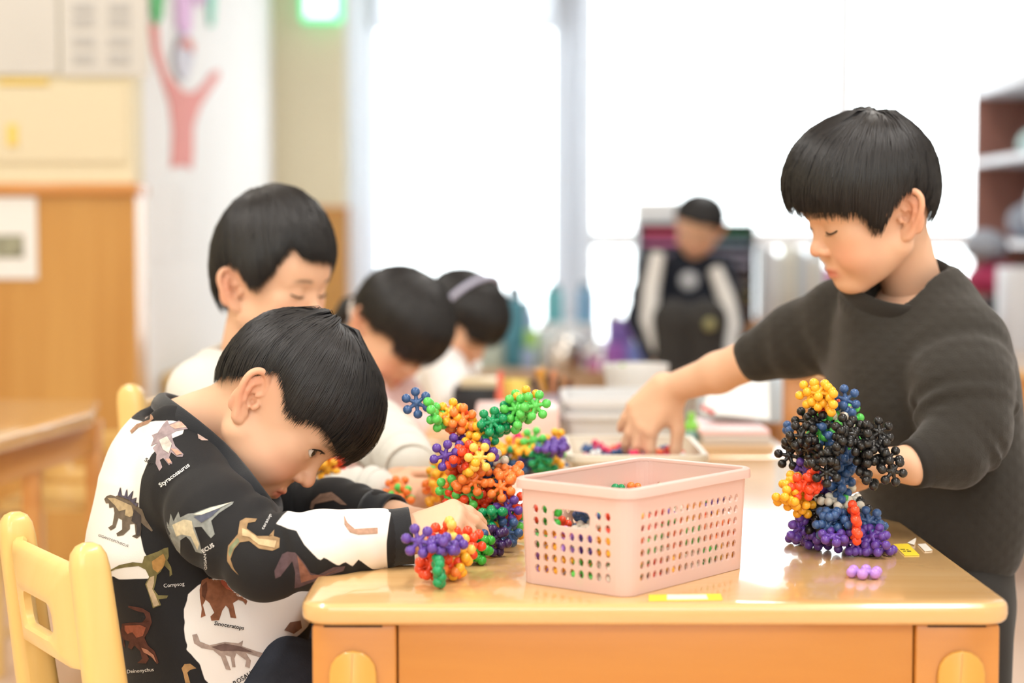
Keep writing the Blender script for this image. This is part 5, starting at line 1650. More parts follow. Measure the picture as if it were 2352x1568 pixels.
dino([((96, 52, 40), [(135, 1200), (150, 1250), (180, 1292), (185, 1256), (230, 1250), (290, 1250), (310, 1225), (300, 1200), (260, 1190), (215, 1170), (220, 1162), (290, 1175), (330, 1200), (340, 1250), (320, 1300), (302, 1330), (320, 1370), (355, 1400), (376, 1460), (368, 1468), (340, 1435), (310, 1410), (326, 1440), (310, 1465), (265, 1462), (290, 1440), (280, 1400), (250, 1370), (235, 1392), (215, 1380), (225, 1350), (196, 1340), (202, 1380), (190, 1372), (165, 1300), (140, 1240)]),
      ((170, 84, 56), [(200, 1265), (280, 1262), (310, 1275), (295, 1320), (262, 1330), (240, 1300), (215, 1310), (200, 1290)]), ((186, 120, 92), [(288, 1380), (320, 1392), (352, 1420), (366, 1458), (338, 1425), (300, 1405)])])
dino([((160, 92, 58), [(588, 1080), (600, 1030), (640, 1010), (700, 1015), (740, 1050), (770, 1065), (852, 1070), (832, 1085), (866, 1100), (845, 1120), (830, 1160), (815, 1140), (790, 1132), (762, 1150), (780, 1230), (750, 1225), (740, 1180), (725, 1162), (706, 1190), (690, 1240), (650, 1242), (645, 1220), (665, 1200), (640, 1150), (620, 1132), (605, 1160), (620, 1215), (595, 1226), (600, 1180), (590, 1120)]),
      ((112, 62, 40), [(600, 1060), (625, 1035), (628, 1080), (616, 1130), (600, 1110)]), ((206, 92, 62), [(690, 1018), (740, 1052), (765, 1070), (760, 1090), (725, 1075), (700, 1050)]), ((206, 136, 92), [(765, 1085), (820, 1090), (850, 1104), (828, 1130), (790, 1118)])])
dino([((176, 152, 140), [(550, 1315), (575, 1310), (590, 1350), (640, 1370), (720, 1352), (790, 1360), (815, 1345), (810, 1375), (880, 1400), (932, 1415), (926, 1436), (880, 1425), (830, 1410), (856, 1450), (850, 1490), (825, 1480), (832, 1450), (780, 1412), (770, 1440), (776, 1485), (760, 1485), (750, 1430), (722, 1420), (752, 1500), (725, 1495), (700, 1430), (660, 1396), (600, 1385), (560, 1360)]),
      ((120, 92, 86), [(650, 1378), (720, 1360), (800, 1376), (870, 1408), (780, 1398), (700, 1400)])])
dino([((186, 136, 76), [(495, 1490), (510, 1468), (540, 1466), (572, 1490), (540, 1498), (525, 1512), (540, 1566), (515, 1566), (505, 1520)])])
dino([((160, 138, 142), [(340, 272), (370, 260), (400, 215), (420, 192), (430, 215), (480, 197), (540, 192), (540, 238), (470, 250), (442, 265), (450, 300), (462, 330), (505, 372), (500, 386), (470, 385), (440, 362), (430, 390), (462, 440), (450, 455), (430, 430), (400, 392), (382, 402), (395, 440), (380, 460), (360, 420), (365, 372), (345, 340), (372, 312), (335, 330), (350, 290)]),
      ((222, 164, 138), [(432, 222), (480, 204), (536, 198), (536, 230), (460, 240)]), ((206, 190, 176), [(380, 300), (420, 280), (445, 320), (430, 370), (400, 350)]), ((222, 150, 120), [(440, 345), (470, 350), (500, 374), (470, 380)]), ((222, 150, 120), [(415, 400), (435, 400), (456, 440), (448, 450)])])
dino([((138, 142, 138), [(410, 702), (430, 742), (440, 682), (455, 722), (480, 672), (490, 702), (530, 682), (560, 680), (640, 650), (768, 620), (760, 635), (690, 680), (650, 720), (670, 790), (650, 810), (635, 795), (600, 750), (562, 752), (590, 830), (605, 890), (570, 880), (540, 820), (520, 800), (490, 820), (490, 890), (470, 870), (440, 810), (410, 750)]),
      ((206, 190, 150), [(450, 740), (510, 712), (550, 720), (560, 770), (590, 840), (580, 870), (545, 800), (500, 790), (470, 800)]), ((84, 90, 112), [(560, 700), (640, 675), (700, 655), (650, 700), (600, 730)]), ((222, 214, 190), [(560, 688), (640, 656), (760, 624), (690, 656), (600, 690)])])
dino([((172, 132, 84), [(735, 900), (740, 850), (790, 790), (800, 722), (830, 705), (890, 710), (880, 726), (842, 732), (836, 760), (890, 800), (950, 800), (980, 766), (976, 800), (1010, 810), (1005, 860), (970, 876), (900, 865), (850, 826), (802, 832), (770, 870), (752, 920), (770, 970), (796, 1004), (760, 970), (735, 930)]),
      ((132, 142, 98), [(742, 890), (748, 856), (790, 810), (800, 830), (770, 862), (750, 910)]), ((214, 176, 122), [(812, 760), (840, 770), (900, 815), (990, 825), (980, 862), (900, 845), (850, 806), (815, 800)])])
dino([((100, 74, 82), [(985, 1020), (980, 980), (1020, 895), (1050, 880), (1090, 885), (1130, 930), (1170, 990), (1210, 1000), (1290, 960), (1350, 955), (1340, 980), (1260, 1005), (1200, 1030), (1110, 1065), (1085, 1070), (1090, 990), (1075, 930), (1050, 960), (1010, 1010)]),
      ((152, 92, 70), [(1100, 900), (1135, 945), (1170, 1000), (1240, 1000), (1320, 968), (1250, 1000), (1180, 1022), (1120, 1040), (1110, 960)])])
dino([((150, 112, 90), [(1160, 690), (1175, 620), (1220, 580), (1280, 570), (1320, 600), (1362, 638), (1330, 635), (1290, 612), (1240, 622), (1192, 632), (1180, 672)])])
dino([((196, 146, 116), [(1344, 692), (1362, 730), (1400, 762), (1480, 758), (1520, 756), (1520, 786), (1420, 792), (1375, 780), (1346, 740)])])
dino([((200, 164, 150), [(575, 252), (600, 246), (650, 275), (640, 300), (600, 300), (582, 290)])])
dino([((146, 100, 76), [(1030, 1290), (1060, 1250), (1116, 1240), (1122, 1280), (1080, 1310)])])
dino([((176, 128, 96), [(225, 250), (260, 215), (330, 190), (335, 152), (350, 185), (320, 212), (270, 232), (235, 265)])])

def lettering(txt, a, b, m, bold=False, hgt=None):
    """flat print of a word from pixel a to pixel b (crop coordinates of the baseline)"""
    (ax, ay), (bx, by) = c5([a, b])
    cu = bpy.data.curves.new('word', 'FONT'); cu.body = txt; cu.size = 1.0; cu.resolution_u = 2
    if bold: cu.offset = .018
    to = bpy.data.objects.new('word', cu); COL.objects.link(to)
    dg = bpy.context.evaluated_depsgraph_get()
    me = bpy.data.meshes.new_from_object(to.evaluated_get(dg))
    bpy.data.objects.remove(to)
    co = np.zeros(len(me.vertices) * 3); me.vertices.foreach_get('co', co); co = co.reshape(-1, 3)
    w = co[:, 0].max() - co[:, 0].min(); L = math.hypot(bx - ax, by - ay); s = L / w
    ux_, uy_ = (bx - ax) / L, (by - ay) / L
    sy = s if hgt is None else hgt * K5 / .7
    ok = []
    for i, (x, y, _) in enumerate(co):
        px = ax + ux_ * (x - co[:, 0].min()) * s + uy_ * y * sy; py = ay + uy_ * (x - co[:, 0].min()) * s - ux_ * y * sy
        p = on_cloth(px, py, .0008)
        if p is None: p = on_cloth(ax, ay, .0008) or Vector((0, 1.8, .5))
        me.vertices[i].co = p
    for p in me.polygons: p.use_smooth = False
    me.materials.clear()
    return link('lettering', me, m, shirt)
M_lw = mat('print_white', rgb(226, 224, 222), .8); M_lk = mat('print_black', rgb(38, 36, 36), .8)
lettering('GIGANTOPITHECUS', (60, 800), (216, 858), M_lk)
lettering('Styr', (303, 408), (346, 430), M_lk, True)
lettering('Styracosaurus', (388, 545), (540, 436), M_lw, True)
lettering('ECUS', (612, 888), (670, 852), M_lw, True)
lettering('GIGAN', (630, 972), (626, 892), M_lw, hgt=13)
lettering('ceratop', (924, 768), (966, 690), M_lw, hgt=16)
lettering('Compsog', (402, 1068), (510, 1056), M_lw)
lettering('Sinoceratops', (664, 1264), (818, 1290), M_lk, True)
lettering('Deinonychus', (214, 1516), (352, 1504), M_lw)
lettering('ROSAUR', (772, 1580), (882, 1512), M_lk, True)
# ================================================================== the boy in the charcoal sweater, standing at right
e2 = empty('person', (P(2200, 1200, 1.98).x, 1.98, 0), 'boy in a charcoal sweater standing at right and reaching across the table', 'person')
neckw = P(2098, 665, 2.02)
CTR = [(0, 115), (25, 114), (45, 112), (58, 112), (66, 116), (73, 127), (81, 128), (87, 108), (100, 93), (116, 97), (136, 112), (160, 121), (180, 122), (-160, 121), (-136, 112), (-116, 97), (-100, 93), (-87, 108), (-81, 128), (-73, 127), (-66, 116), (-58, 112), (-45, 112), (-25, 114)]
H2, T2 = head(e2, (.3968, 1.98, .854), (191, 19.5, -7), .95, neckw, CTR, 'down', dict(res=.0015, flare=40), dict(n=4200, w=.0008, tuft=.55, seed=6, r=(.088, .080, .080), rxb=.080, front=.010, c=(.005, 0, .040)))
hd = Vector((-.79, -.616, 0)); lf = Vector((.616, -.788, 0))
sh_n, el_n, wr_n = P(2195, 800, 1.945), P(2222, 985, 1.875), P(2100, 1066, 1.84)
sh_f, el_f, wr_f = P(1935, 745, 2.09), P(1735, 818, 2.15), P(1537, 893, 2.235)
f = Field(*bounds([el_f, wr_f, P(1400, 1050, 2.3), P(1540, 1040, 2.2)], .035), .0016)
f.cone(V3(el_f + (el_f - wr_f) * .2), V3(P(1650, 856, 2.185)), .0265, .0235, .01); f.cone(V3(P(1650, 856, 2.185)), V3(wr_f), .0235, .0175, .01)
hand(f, wr_f + Vector((.004, 0, .004)), (-.66, .12, -.74), (-.35, -.88, .2), 1, [(14, 14, 10), (12, 14, 10), (12, 14, 10), (14, 16, 10)], spread=(36, 26, 15, 4), s=1.12, thumb=((.62, .80, -.2), (.80, .55, -.22)))
f2 = Field(*bounds([wr_n, P(1850, 1065, 1.87), P(2230, 1020, 1.86)], .04), .002)
f2.cone(V3(P(2200, 1010, 1.86)), V3(wr_n), .026, .019, .01); f2.cone(V3(wr_n), V3(P(2050, 1066, 1.85)), .019, .0175, .01)
hand(f2, P(2055, 1066, 1.85), (-1, .12, -.03), (.1, .3, .9), -1, [(15, 25, 20)] * 4, s=.98)
ft = Field(*bounds([neckw, P(2180, 1230, 1.98), P(2140, 900, 2.0), sh_f, el_f, sh_n, el_n, P(2200, 1010, 1.86)], .13), .006)
for a_, b_, r_, q_ in ((P(2090, 740, 2.02), sh_f, .035, .030), (sh_f, el_f + (el_f - wr_f) * .1, .030, .026), (P(2110, 770, 2.01), sh_n, .035, .030), (sh_n, el_n, .030, .026), (el_n, P(2190, 1014, 1.859), .026, .025)):
    ft.cone(V3(a_), V3(b_), r_, q_, .01)
ft.cone(V3(neckw), V3(P(2100, 830, 2.02)), .034, .075, .02, flat=(hd, 1.3)); ft.cone(V3(P(2100, 830, 2.02)), V3(P(2195, 1180, 1.98)), .075, .058, .02, flat=(hd, 1.2))
skin(e2, H2, [f, f2, ft])

M_sweat = bpy.data.materials.new('charcoal_quilted_knit'); M_sweat.use_nodes = True
nt = M_sweat.node_tree; b_ = nt.nodes['Principled BSDF']
b_.inputs['Base Color'].default_value = rgb(52, 49, 45); b_.inputs['Roughness'].default_value = .9; b_.inputs['Specular IOR Level'].default_value = .15
b_.inputs['Sheen Weight'].default_value = .18; b_.inputs['Sheen Roughness'].default_value = .5
tc_ = nt.nodes.new('ShaderNodeTexCoord'); mp_ = nt.nodes.new('ShaderNodeMapping'); mp_.inputs['Rotation'].default_value = (0, math.radians(45), 0); mp_.inputs['Scale'].default_value = (1, 1, 1)
wv = nt.nodes.new('ShaderNodeTexWave'); wv.inputs['Scale'].default_value = 26; wv.bands_direction = 'X'; wv.inputs['Distortion'].default_value = .6
wv2 = nt.nodes.new('ShaderNodeTexWave'); wv2.inputs['Scale'].default_value = 26; wv2.bands_direction = 'Z'; wv2.inputs['Distortion'].default_value = .6
nz = nt.nodes.new('ShaderNodeTexNoise'); nz.inputs['Scale'].default_value = 700
ad = nt.nodes.new('ShaderNodeMath'); ad.operation = 'MULTIPLY'; ad2 = nt.nodes.new('ShaderNodeMath'); ad2.operation = 'ADD'
bp_ = nt.nodes.new('ShaderNodeBump'); bp_.inputs['Strength'].default_value = .35; bp_.inputs['Distance'].default_value = .0015
nt.links.new(tc_.outputs['Object'], mp_.inputs['Vector'])
for w_ in (wv, wv2): nt.links.new(mp_.outputs['Vector'], w_.inputs['Vector'])
nt.links.new(tc_.outputs['Object'], nz.inputs['Vector'])
nt.links.new(wv.outputs['Fac'], ad.inputs[0]); nt.links.new(wv2.outputs['Fac'], ad.inputs[1]); nt.links.new(ad.outputs[0], ad2.inputs[0]); nt.links.new(nz.outputs['Fac'], ad2.inputs[1])
nt.links.new(ad2.outputs[0], bp_.inputs['Height']); nt.links.new(bp_.outputs['Normal'], b_.inputs['Normal'])

f = Field(*bounds([P(2090, 600, 2.02), P(2200, 1260, 1.98), P(1900, 780, 2.1), P(1715, 820, 2.15), P(2340, 900, 1.95), P(2200, 900, 1.84), P(2340, 1150, 2.05), P(2110, 1064, 1.84)], .05), .0028)
TR = [(2098, 715, .060, 2.02), (2105, 830, .099, 2.02), (2128, 960, .098, 2.01), (2165, 1090, .084, 1.99), (2190, 1180, .077, 1.98), (2184, 1232, .071, 1.98)]
f.chain([V3(P(a, b, d)) for a, b, r, d in TR], [r for a, b, r, d in TR], .05, flat=(hd, 1.33))
f.cone(V3(P(2095, 690, 2.02)), V3(sh_n), .040, .047, .03); f.cone(V3(P(2080, 690, 2.03)), V3(sh_f), .040, .050, .03)
f.cone(V3(P(2018, 742, 1.992)), V3(P(2070, 900, 1.99)), .036, .066, .045)
# near sleeve, bunched above the cuff
f.chain([V3(p) for p in (sh_n, P(2212, 890, 1.900), el_n)], [.049, .0485, .0455], .022, rips=[(.0025, 1.5, 1.4), (.0066, 2.0, .2)])
f.chain([V3(p) for p in (el_n, P(2184, 1036, 1.856), P(2142, 1053, 1.847))], [.0455, .038, .030], .008, rips=[(.0055, 1.8, 2.0), (.0015, 1.5, 0)])
f.ell(V3(P(2262, 925, 1.895)), (.020, .03, .012), .012); f.ell(V3(P(2258, 1000, 1.88)), (.020, .03, .012), .012)
# far sleeve, pushed up to the elbow
f.chain([V3(p) for p in (sh_f, P(1835, 780, 2.125), P(1740, 816, 2.15))], [.054, .042, .031], .012, rips=[(.0030, 1.3, 2.2), (.002, 1.3, .4)])
f.cone(V3(P(2085, 600, 2.01)), V3(P(2066, 668, 1.99)), .048, .040, .008, 'sub')
ca, cb = P(2148, 620, 2.04), P(1992, 702, 1.968)
ring2 = oval((ca + cb) / 2 + Vector((0, 0, .002)), cb - ca, (cb - ca).length / 2, lf + Vector((0, 0, -.42)), .060, 40)
for i in range(40):
    f.cone(V3(ring2[i] + Vector((0, 0, -.014))), V3(ring2[(i + 1) % 40] + Vector((0, 0, -.014))), .0075, .0075, .002)
    q = ring2[i]; o_ = (q - (ca + cb) / 2).normalized()
    f.cone(V3(q + Vector((0, 0, -.018))), V3(q - o_ * .004 + Vector((0, 0, -.034))), .009, .009, .003)
f.cone(V3(P(2085, 560, 2.01)), V3(P(2066, 672, 1.99)), .040, .034, .004, 'sub')
f.bumps(lambda x, y, z: np.sin((z * 34 - x * 46 + y * 30) + 1.4 * np.sin(z * 21 + x * 13)) + .5 * np.sin(z * 75 + x * 30), .0010)
sweater, SV2, SQ2 = cloth('sweater', f, M_sweat, e2, 2)
M_rib = mat('charcoal_rib', rgb(48, 45, 42), .92, .15, sheen=.15, bump=.2, bscale=600)
band('cuff', P(2152, 1049, 1.849), P(2092, 1068, 1.839), .0325, .0245, M_rib, e2, 44)
band('cuff', P(1752, 812, 2.148), P(1722, 824, 2.156), .0315, .0290, M_rib, e2, 44)
ring_collar('collar', [q + (q - (ca + cb) / 2).normalized() * .002 + Vector((0, 0, -.002)) for q in ring2], .0135, M_rib, e2, 14, flat=.44)
# hem
# trousers
fj = Field(*bounds([P(2205, 1230, 1.98), (P(2210, 1300, 1.98).x, 1.9, .03), (P(2210, 1300, 1.98).x, 2.06, .03)], .10), .005)
hp = P(2190, 1250, 1.98)
fj.cone(V3(hp + Vector((0, 0, .02))), V3(hp + Vector((.004, 0, -.06))), .068, .068, .02, flat=(hd, 1.3))
for sgn in (-1, 1):
    l0 = hp + Vector((.004, .045 * sgn, -.06))
    fj.cone(V3(l0), (l0.x + .002, l0.y, .24), .050, .044, .015); fj.cone((l0.x + .002, l0.y, .24), (l0.x + .004, l0.y, .06), .044, .037, .015)
cloth('trousers', fj, mat('charcoal_jersey', rgb(48, 46, 44), .92, .15, sheen=.12, bump=.15, bscale=500), e2)
for sgn in (-1, 1):
    c = hp + Vector((-.012, .045 * sgn, 0))
    fs = Field((c.x - .12, c.y - .09, -.01), (c.x + .10, c.y + .09, .11), .005)
    fs.cone((c.x + .02, c.y, .03), (c.x - .05, c.y - .03, .024), .034, .028, .01); fs.cone((c.x + .02, c.y, .03), (c.x + .02, c.y, .075), .034, .032, .01)
    fs.F = np.maximum(fs.F, (.002 - fs.ax[2])[None, None, :])
    cloth('shoe', fs, M_sock, e2)
# ================================================================== the boy in the white sweatshirt
e3 = empty('person', (P(560, 1300, 2.33).x, 2.33, 0), 'boy in a white sweatshirt seated behind the bent-over boy', 'person')
neckw = P(560, 830, 2.30)
CTB = [(0, 104), (20, 104), (32, 100), (42, 108), (55, 116), (66, 121), (76, 126), (84, 122), (92, 104), (100, 94), (116, 98), (136, 114), (160, 124), (180, 125), (-160, 124), (-136, 114), (-116, 98), (-100, 94), (-92, 104), (-84, 122), (-76, 126), (-66, 121), (-55, 114), (-40, 96), (-33, 88), (-26, 100), (-15, 104)]
H3, T3 = head(e3, (-.3072, 2.28, .7606), (-28.9, 8, 0), .93, neckw, CTB, 'down', dict(res=.0018, flare=42), dict(n=2600, w=.001, seed=9, r=(.088, .078, .104), rxb=.080, front=.004, rlow=.12))
sh_n, el_n, wr_n = P(470, 905, 2.235), P(640, 1140, 2.14), P(872, 1131, 2.075)
sh_f, el_f, wr_f = P(690, 900, 2.36), P(860, 992, 2.30), P(940, 1072, 2.17)
f = Field(*bounds([P(700, 1120, 2.12), wr_n, P(990, 1180, 2.06), wr_f, P(900, 1010, 2.25)], .04), .0022)
f.cone(V3(P(760, 1125, 2.10)), V3(wr_n), .021, .018, .01)
hand(f, wr_n, (1, -.05, -.12), (-.1, -.75, .55), 1, [(25, 30, 20)] * 4, s=.95)
f.cone(V3(P(900, 1020, 2.25)), V3(wr_f), .020, .0175, .01)
hand(f, wr_f, (-.12, -.45, -.85), (.25, -.75, .5), -1, [(20, 30, 20)] * 4, s=1.0)
ft = Field(*bounds([neckw, P(590, 1240, 2.33)], .12), .007)
ft.cone(V3(neckw), V3(P(580, 960, 2.32)), .032, .07, .02, flat=((.35, -.9, 0), 1.0)); ft.cone(V3(P(580, 960, 2.32)), V3(P(585, 1280, 2.33)), .07, .065, .02)
skin(e3, H3, [f, ft])
M_wsw = mat('white_sweatshirt', rgb(222, 221, 214), .9, .2, sheen=.2, bump=.12, bscale=500)
f = Field(*bounds([P(420, 800, 2.3), P(600, 1330, 2.33), P(880, 1130, 2.08), P(960, 1080, 2.16), P(700, 900, 2.42)], .07), .0036)
hd3 = Vector((.87, -.48, 0))
f.chain([V3(P(575, 895, 2.31)), V3(P(575, 980, 2.32)), V3(P(590, 1150, 2.33)), V3(P(600, 1300, 2.33))], [.075, .105, .10, .10], .03, flat=(hd3, 1.3))
f.cone(V3(P(540, 860, 2.29)), V3(sh_n), .04, .045, .03); f.cone(V3(P(590, 860, 2.31)), V3(sh_f), .04, .045, .03)
f.chain([V3(p) for p in (sh_n, el_n, P(780, 1132, 2.10), P(862, 1130, 2.078))], [.044, .037, .0285, .0275], .010, rips=[(.003, 2, 0), (.004, 2.5, 1), (.003, 2, 2)])
f.chain([V3(p) for p in (sh_f, el_f, P(938, 1062, 2.185))], [.045, .042, .034], .012, rips=[(.003, 2, 1), (.004, 2.6, 0)])
f.cone(V3(P(560, 780, 2.29)), V3(P(575, 860, 2.30)), .044, .038, .01, 'sub')
cloth('sweatshirt', f, M_wsw, e3)
band('cuff', P(852, 1128, 2.082), P(872, 1130, 2.075), .030, .0275, M_wsw, e3, 36)
band('cuff', P(928, 1050, 2.196), P(941, 1074, 2.168), .0345, .0315, M_wsw, e3, 36)
ring_collar('collar', oval(P(562, 858, 2.30), hd3, .050, (.48, .87, .1), .046, 30), .009, M_wsw, e3, 10, flat=.5)
fj = Field(*bounds([P(600, 1330, 2.33), (-.30, 2.25, .03), (-.08, 2.42, .25), (-.1, 2.2, .05)], .10), .006)
hp = P(600, 1340, 2.33)
for sgn in (-1, 1):
    k_ = Vector((-.225, 2.26 + .07 * sgn, .33)); a_ = Vector((-.235, 2.26 + .07 * sgn, .06))
    fj.cone(V3(hp + Vector((0, .05 * sgn, .02))), V3(k_), .068, .052, .02); fj.cone(V3(k_), V3(a_), .050, .038, .02)
cloth('trousers', fj, M_jean, e3)
for sgn in (-1, 1):
    fs = Field((-.30, 2.20 + .07 * sgn, -.01), (-.10, 2.32 + .07 * sgn, .11), .006)
    fs.cone((-.235, 2.26 + .07 * sgn, .03), (-.17, 2.26 + .07 * sgn, .024), .034, .028, .01); fs.cone((-.235, 2.26 + .07 * sgn, .03), (-.235, 2.26 + .07 * sgn, .075), .034, .032, .01)
    fs.F = np.maximum(fs.F, (.002 - fs.ax[2])[None, None, :])
    cloth('shoe', fs, M_sock, e3)

# ================================================================== two girls behind, heads bowed
def torso_simple(e, pts, rads, arms, m, hd, res=.006, name='top', k=.03):
    allp = [p for p in pts] + [p for a, _ in arms for p in a]
    f = Field(*bounds(allp, .11), res)
    f.chain([V3(p) for p in pts], rads, k, flat=(hd, 1.3))
    for a, r in arms: f.chain([V3(p) for p in a], r, .015, rips=[(.003, 2, 1)] * (len(a) - 1))
    return cloth(name, f, m, e)

e4 = empty('person', (P(905, 1150, 3.05).x, 3.05, 0), 'girl with side pigtails and a pink top bowing her head, behind the boys', 'person')
neckw = P(838, 838, 3.03)
GIRL = [(0, 120), (20, 121), (40, 118), (50, 108), (60, 106), (72, 112), (84, 112), (96, 108), (110, 112), (135, 116), (180, 118), (-135, 116), (-110, 112), (-96, 108), (-84, 112), (-72, 112), (-60, 106), (-50, 108), (-40, 118), (-20, 121)]
H4, T4 = head(e4, P(893, 755, 3.0), (-40, 40, -6), 1.0, neckw, GIRL, 'down', dict(res=.0026, flare=20), dict(n=1500, w=.0014, seed=13, r=(.092, .078, .076), front=.008, pole=(-.1, 0, 1)))
f = Field(*bounds([P(880, 1000, 2.9), P(1010, 1010, 2.8), P(860, 960, 3.0)], .04), .003)
for s_, c_ in ((-1, P(985, 985, 2.84)), (1, P(1040, 968, 3.0))):
    f.cone(V3(c_ + Vector((-.08, .05, .02))), V3(c_), .020, .017, .01)
    hand(f, c_, (.95, -.2, -.2), (0, -.2, .9), -s_, [(20, 25, 15)] * 4, s=.95)
ft = Field(*bounds([neckw, P(905, 1150, 3.05)], .12), .008)
ft.cone(V3(neckw), V3(P(860, 960, 3.05)), .032, .065, .02); ft.cone(V3(P(860, 960, 3.05)), V3(P(880, 1130, 3.06)), .065, .06, .02)
skin(e4, H4, [f, ft])
M_pinktop = mat('pink_cotton', rgb(236, 206, 206), .9, .2, var=.06, scale=(30, 30, 30))
torso_simple(e4, [P(850, 890, 3.05), P(868, 965, 3.05), P(885, 1130, 3.06)], [.062, .098, .10],
             [([P(830, 910, 2.95), P(880, 1000, 2.9), P(975, 990, 2.85)], [.043, .040, .032]), ([P(900, 905, 3.14), P(960, 985, 3.1), P(1030, 972, 3.01)], [.043, .040, .032])], M_pinktop, Vector((.77, -.64, 0)))
# pigtails with their ties
M_tie = mat('white_hair_tie', rgb(238, 230, 226), .7)
for a_, b_, c_ in ((P(822, 690, 3.03), P(800, 700, 3.03), P(778, 735, 3.03)),):
    tube('pigtail', [a_, b_, c_, c_ + Vector((-.004, 0, -.03))], [.012, .016, .014, .003], M_hair, e4, 10)
    bm = bmesh.new(); bmesh.ops.create_icosphere(bm, subdivisions=2, radius=.017, matrix=Matrix.Translation(P(818, 712, 3.02)) @ Matrix.Diagonal((.8, .8, 1.3, 1)))
    link('hair_tie', bm_mesh(bm), M_tie, e4, True)
legs_m = mat('dark_leggings', rgb(70, 70, 80), .9)
def seat_legs(e, hip, kx, ky, m):
    fj = Field(*bounds([hip, (kx, ky, .03), (kx, ky + .1, .35)], .10), .008)
    for sgn in (-1, 1):
        k_ = Vector((kx, ky + .06 * sgn, .33)); a_ = Vector((kx - .01, ky + .06 * sgn, .02))
        fj.cone(V3(Vector(hip) + Vector((0, .05 * sgn, 0))), V3(k_), .066, .05, .02); fj.cone(V3(k_), V3(a_), .048, .034, .02)
    fj.F = np.maximum(fj.F, (.002 - fj.ax[2])[None, None, :])
    cloth('leggings', fj, m, e)
seat_legs(e4, P(890, 1150, 3.06), -.225, 3.0, legs_m)

e5 = empty('person', (P(1040, 1050, 3.45).x, 3.45, 0), 'girl in white with a lilac hairband behind the pigtailed girl', 'person')
neckw = P(1012, 812, 3.47)
H5, T5 = head(e5, P(1040, 742, 3.45), (-32, 34, -4), .98, neckw, GIRL, 'down', dict(res=.0028), dict(n=1200, w=.0015, seed=17, r=(.092, .078, .076), front=.006, pole=(-.2, 0, 1)))
ft = Field(*bounds([neckw, P(1010, 1000, 3.47)], .10), .008)
ft.cone(V3(neckw), V3(P(1000, 900, 3.48)), .032, .065, .02); ft.cone(V3(P(1000, 900, 3.48)), V3(P(1005, 1040, 3.48)), .065, .06, .02)
skin(e5, H5, [ft])
M_wtop = mat('white_blouse', rgb(246, 246, 248), .85, .2)
torso_simple(e5, [P(1008, 850, 3.48), P(1012, 915, 3.48), P(1015, 1050, 3.48)], [.06, .095, .095],
             [([P(1020, 850, 3.38), P(1048, 925, 3.32), P(1100, 940, 3.28)], [.045, .042, .032])], M_wtop, Vector((.8, -.6, 0)))
M_band = mat('lilac_band', rgb(196, 198, 224), .6)
hb = [T5 @ Vector((.006 + .012 * math.cos(t), .082 * math.sin(t), .040 + .080 * math.cos(t))) for t in np.linspace(-1.75, 1.75, 24)]
tube('hairband', hb, .0055, M_band, e5, 8)
seat_legs(e5, P(1012, 1060, 3.48), -.22, 3.42, legs_m)
for (x, y, lab) in ((P(880, 900, 3.05).x - .06, 3.06, 'small wooden chair under the pigtailed girl'), (P(1010, 900, 3.48).x - .06, 3.48, 'small wooden chair under the girl with the hairband')):
    child_chair((x - .06, y, 0), math.radians(-90), lab, .22, .46)

# ================================================================== boy sitting far back by the windows
e6 = empty('person', (P(1590, 900, 5.5).x, 5.5, 0), 'boy in a navy top with white sleeve stripes sitting with knees up far behind', 'person')
neckw = P(1590, 606, 5.53)
SHORT = [(0, 92), (45, 94), (70, 104), (84, 104), (96, 94), (120, 98), (150, 112), (180, 114), (-150, 112), (-120, 98), (-96, 94), (-84, 104), (-70, 104), (-45, 94)]
H6, T6 = head(e6, P(1606, 522, 5.48), (-112, 30, -14), .96, neckw, SHORT, 'down', dict(res=.0035, flare=40), dict(n=700, w=.002, seed=19, r=(.088, .077, .074)))
f = Field(*bounds([P(1470, 800, 5.3), P(1700, 860, 5.5)], .08), .006)
for c_ in (P(1512, 835, 5.25), P(1660, 835, 5.25)):
    f.cone(V3(c_ + Vector((0, .05, .06))), V3(c_), .022, .018, .01)
    hand(f, c_, (.1, -.5, -.8), (0, -.9, .4), 1, [(15, 20, 15)] * 4, s=1.0)
ft = Field(*bounds([neckw, P(1590, 860, 5.55)], .13), .009)
ft.cone(V3(neckw), V3(P(1585, 690, 5.55)), .033, .07, .02); ft.cone(V3(P(1585, 690, 5.55)), V3(P(1585, 850, 5.6)), .07, .07, .02)
skin(e6, H6, [f, ft])
M_navy = mat('navy_jersey', rgb(38, 42, 52), .85, .2)
M_stripe = mat('white_stripe', rgb(232, 230, 226), .85)
torso_simple(e6, [P(1586, 620, 5.54), P(1584, 680, 5.55), P(1584, 840, 5.6)], [.075, .115, .11],
             [([P(1502, 612, 5.52), P(1478, 730, 5.45), P(1512, 822, 5.28)], [.055, .052, .042]), ([P(1650, 622, 5.55), P(1676, 740, 5.46), P(1662, 822, 5.28)], [.055, .052, .042])], M_navy, Vector((-.2, -1, 0)))
for pts in ([P(1510, 585, 5.46), P(1496, 660, 5.41), P(1490, 735, 5.38), P(1512, 800, 5.24)], [P(1642, 620, 5.48), P(1668, 690, 5.42), P(1680, 750, 5.39), P(1668, 815, 5.24)]):
    tube('sleeve_stripe', [p + Vector((0, -.012, 0)) for p in pts], [.022, .026, .026, .02], M_stripe, e6, 10)
bm = bmesh.new(); bmesh.ops.create_icosphere(bm, subdivisions=2, radius=.03, matrix=Matrix.Translation(P(1582, 645, 5.455)) @ Matrix.Diagonal((1, .25, 1, 1)))
link('chest_emblem', bm_mesh(bm), mat('emblem_grey', rgb(190, 194, 202), .8), e6, True)
M_dk = mat('dark_trousers', rgb(52, 51, 50), .9)
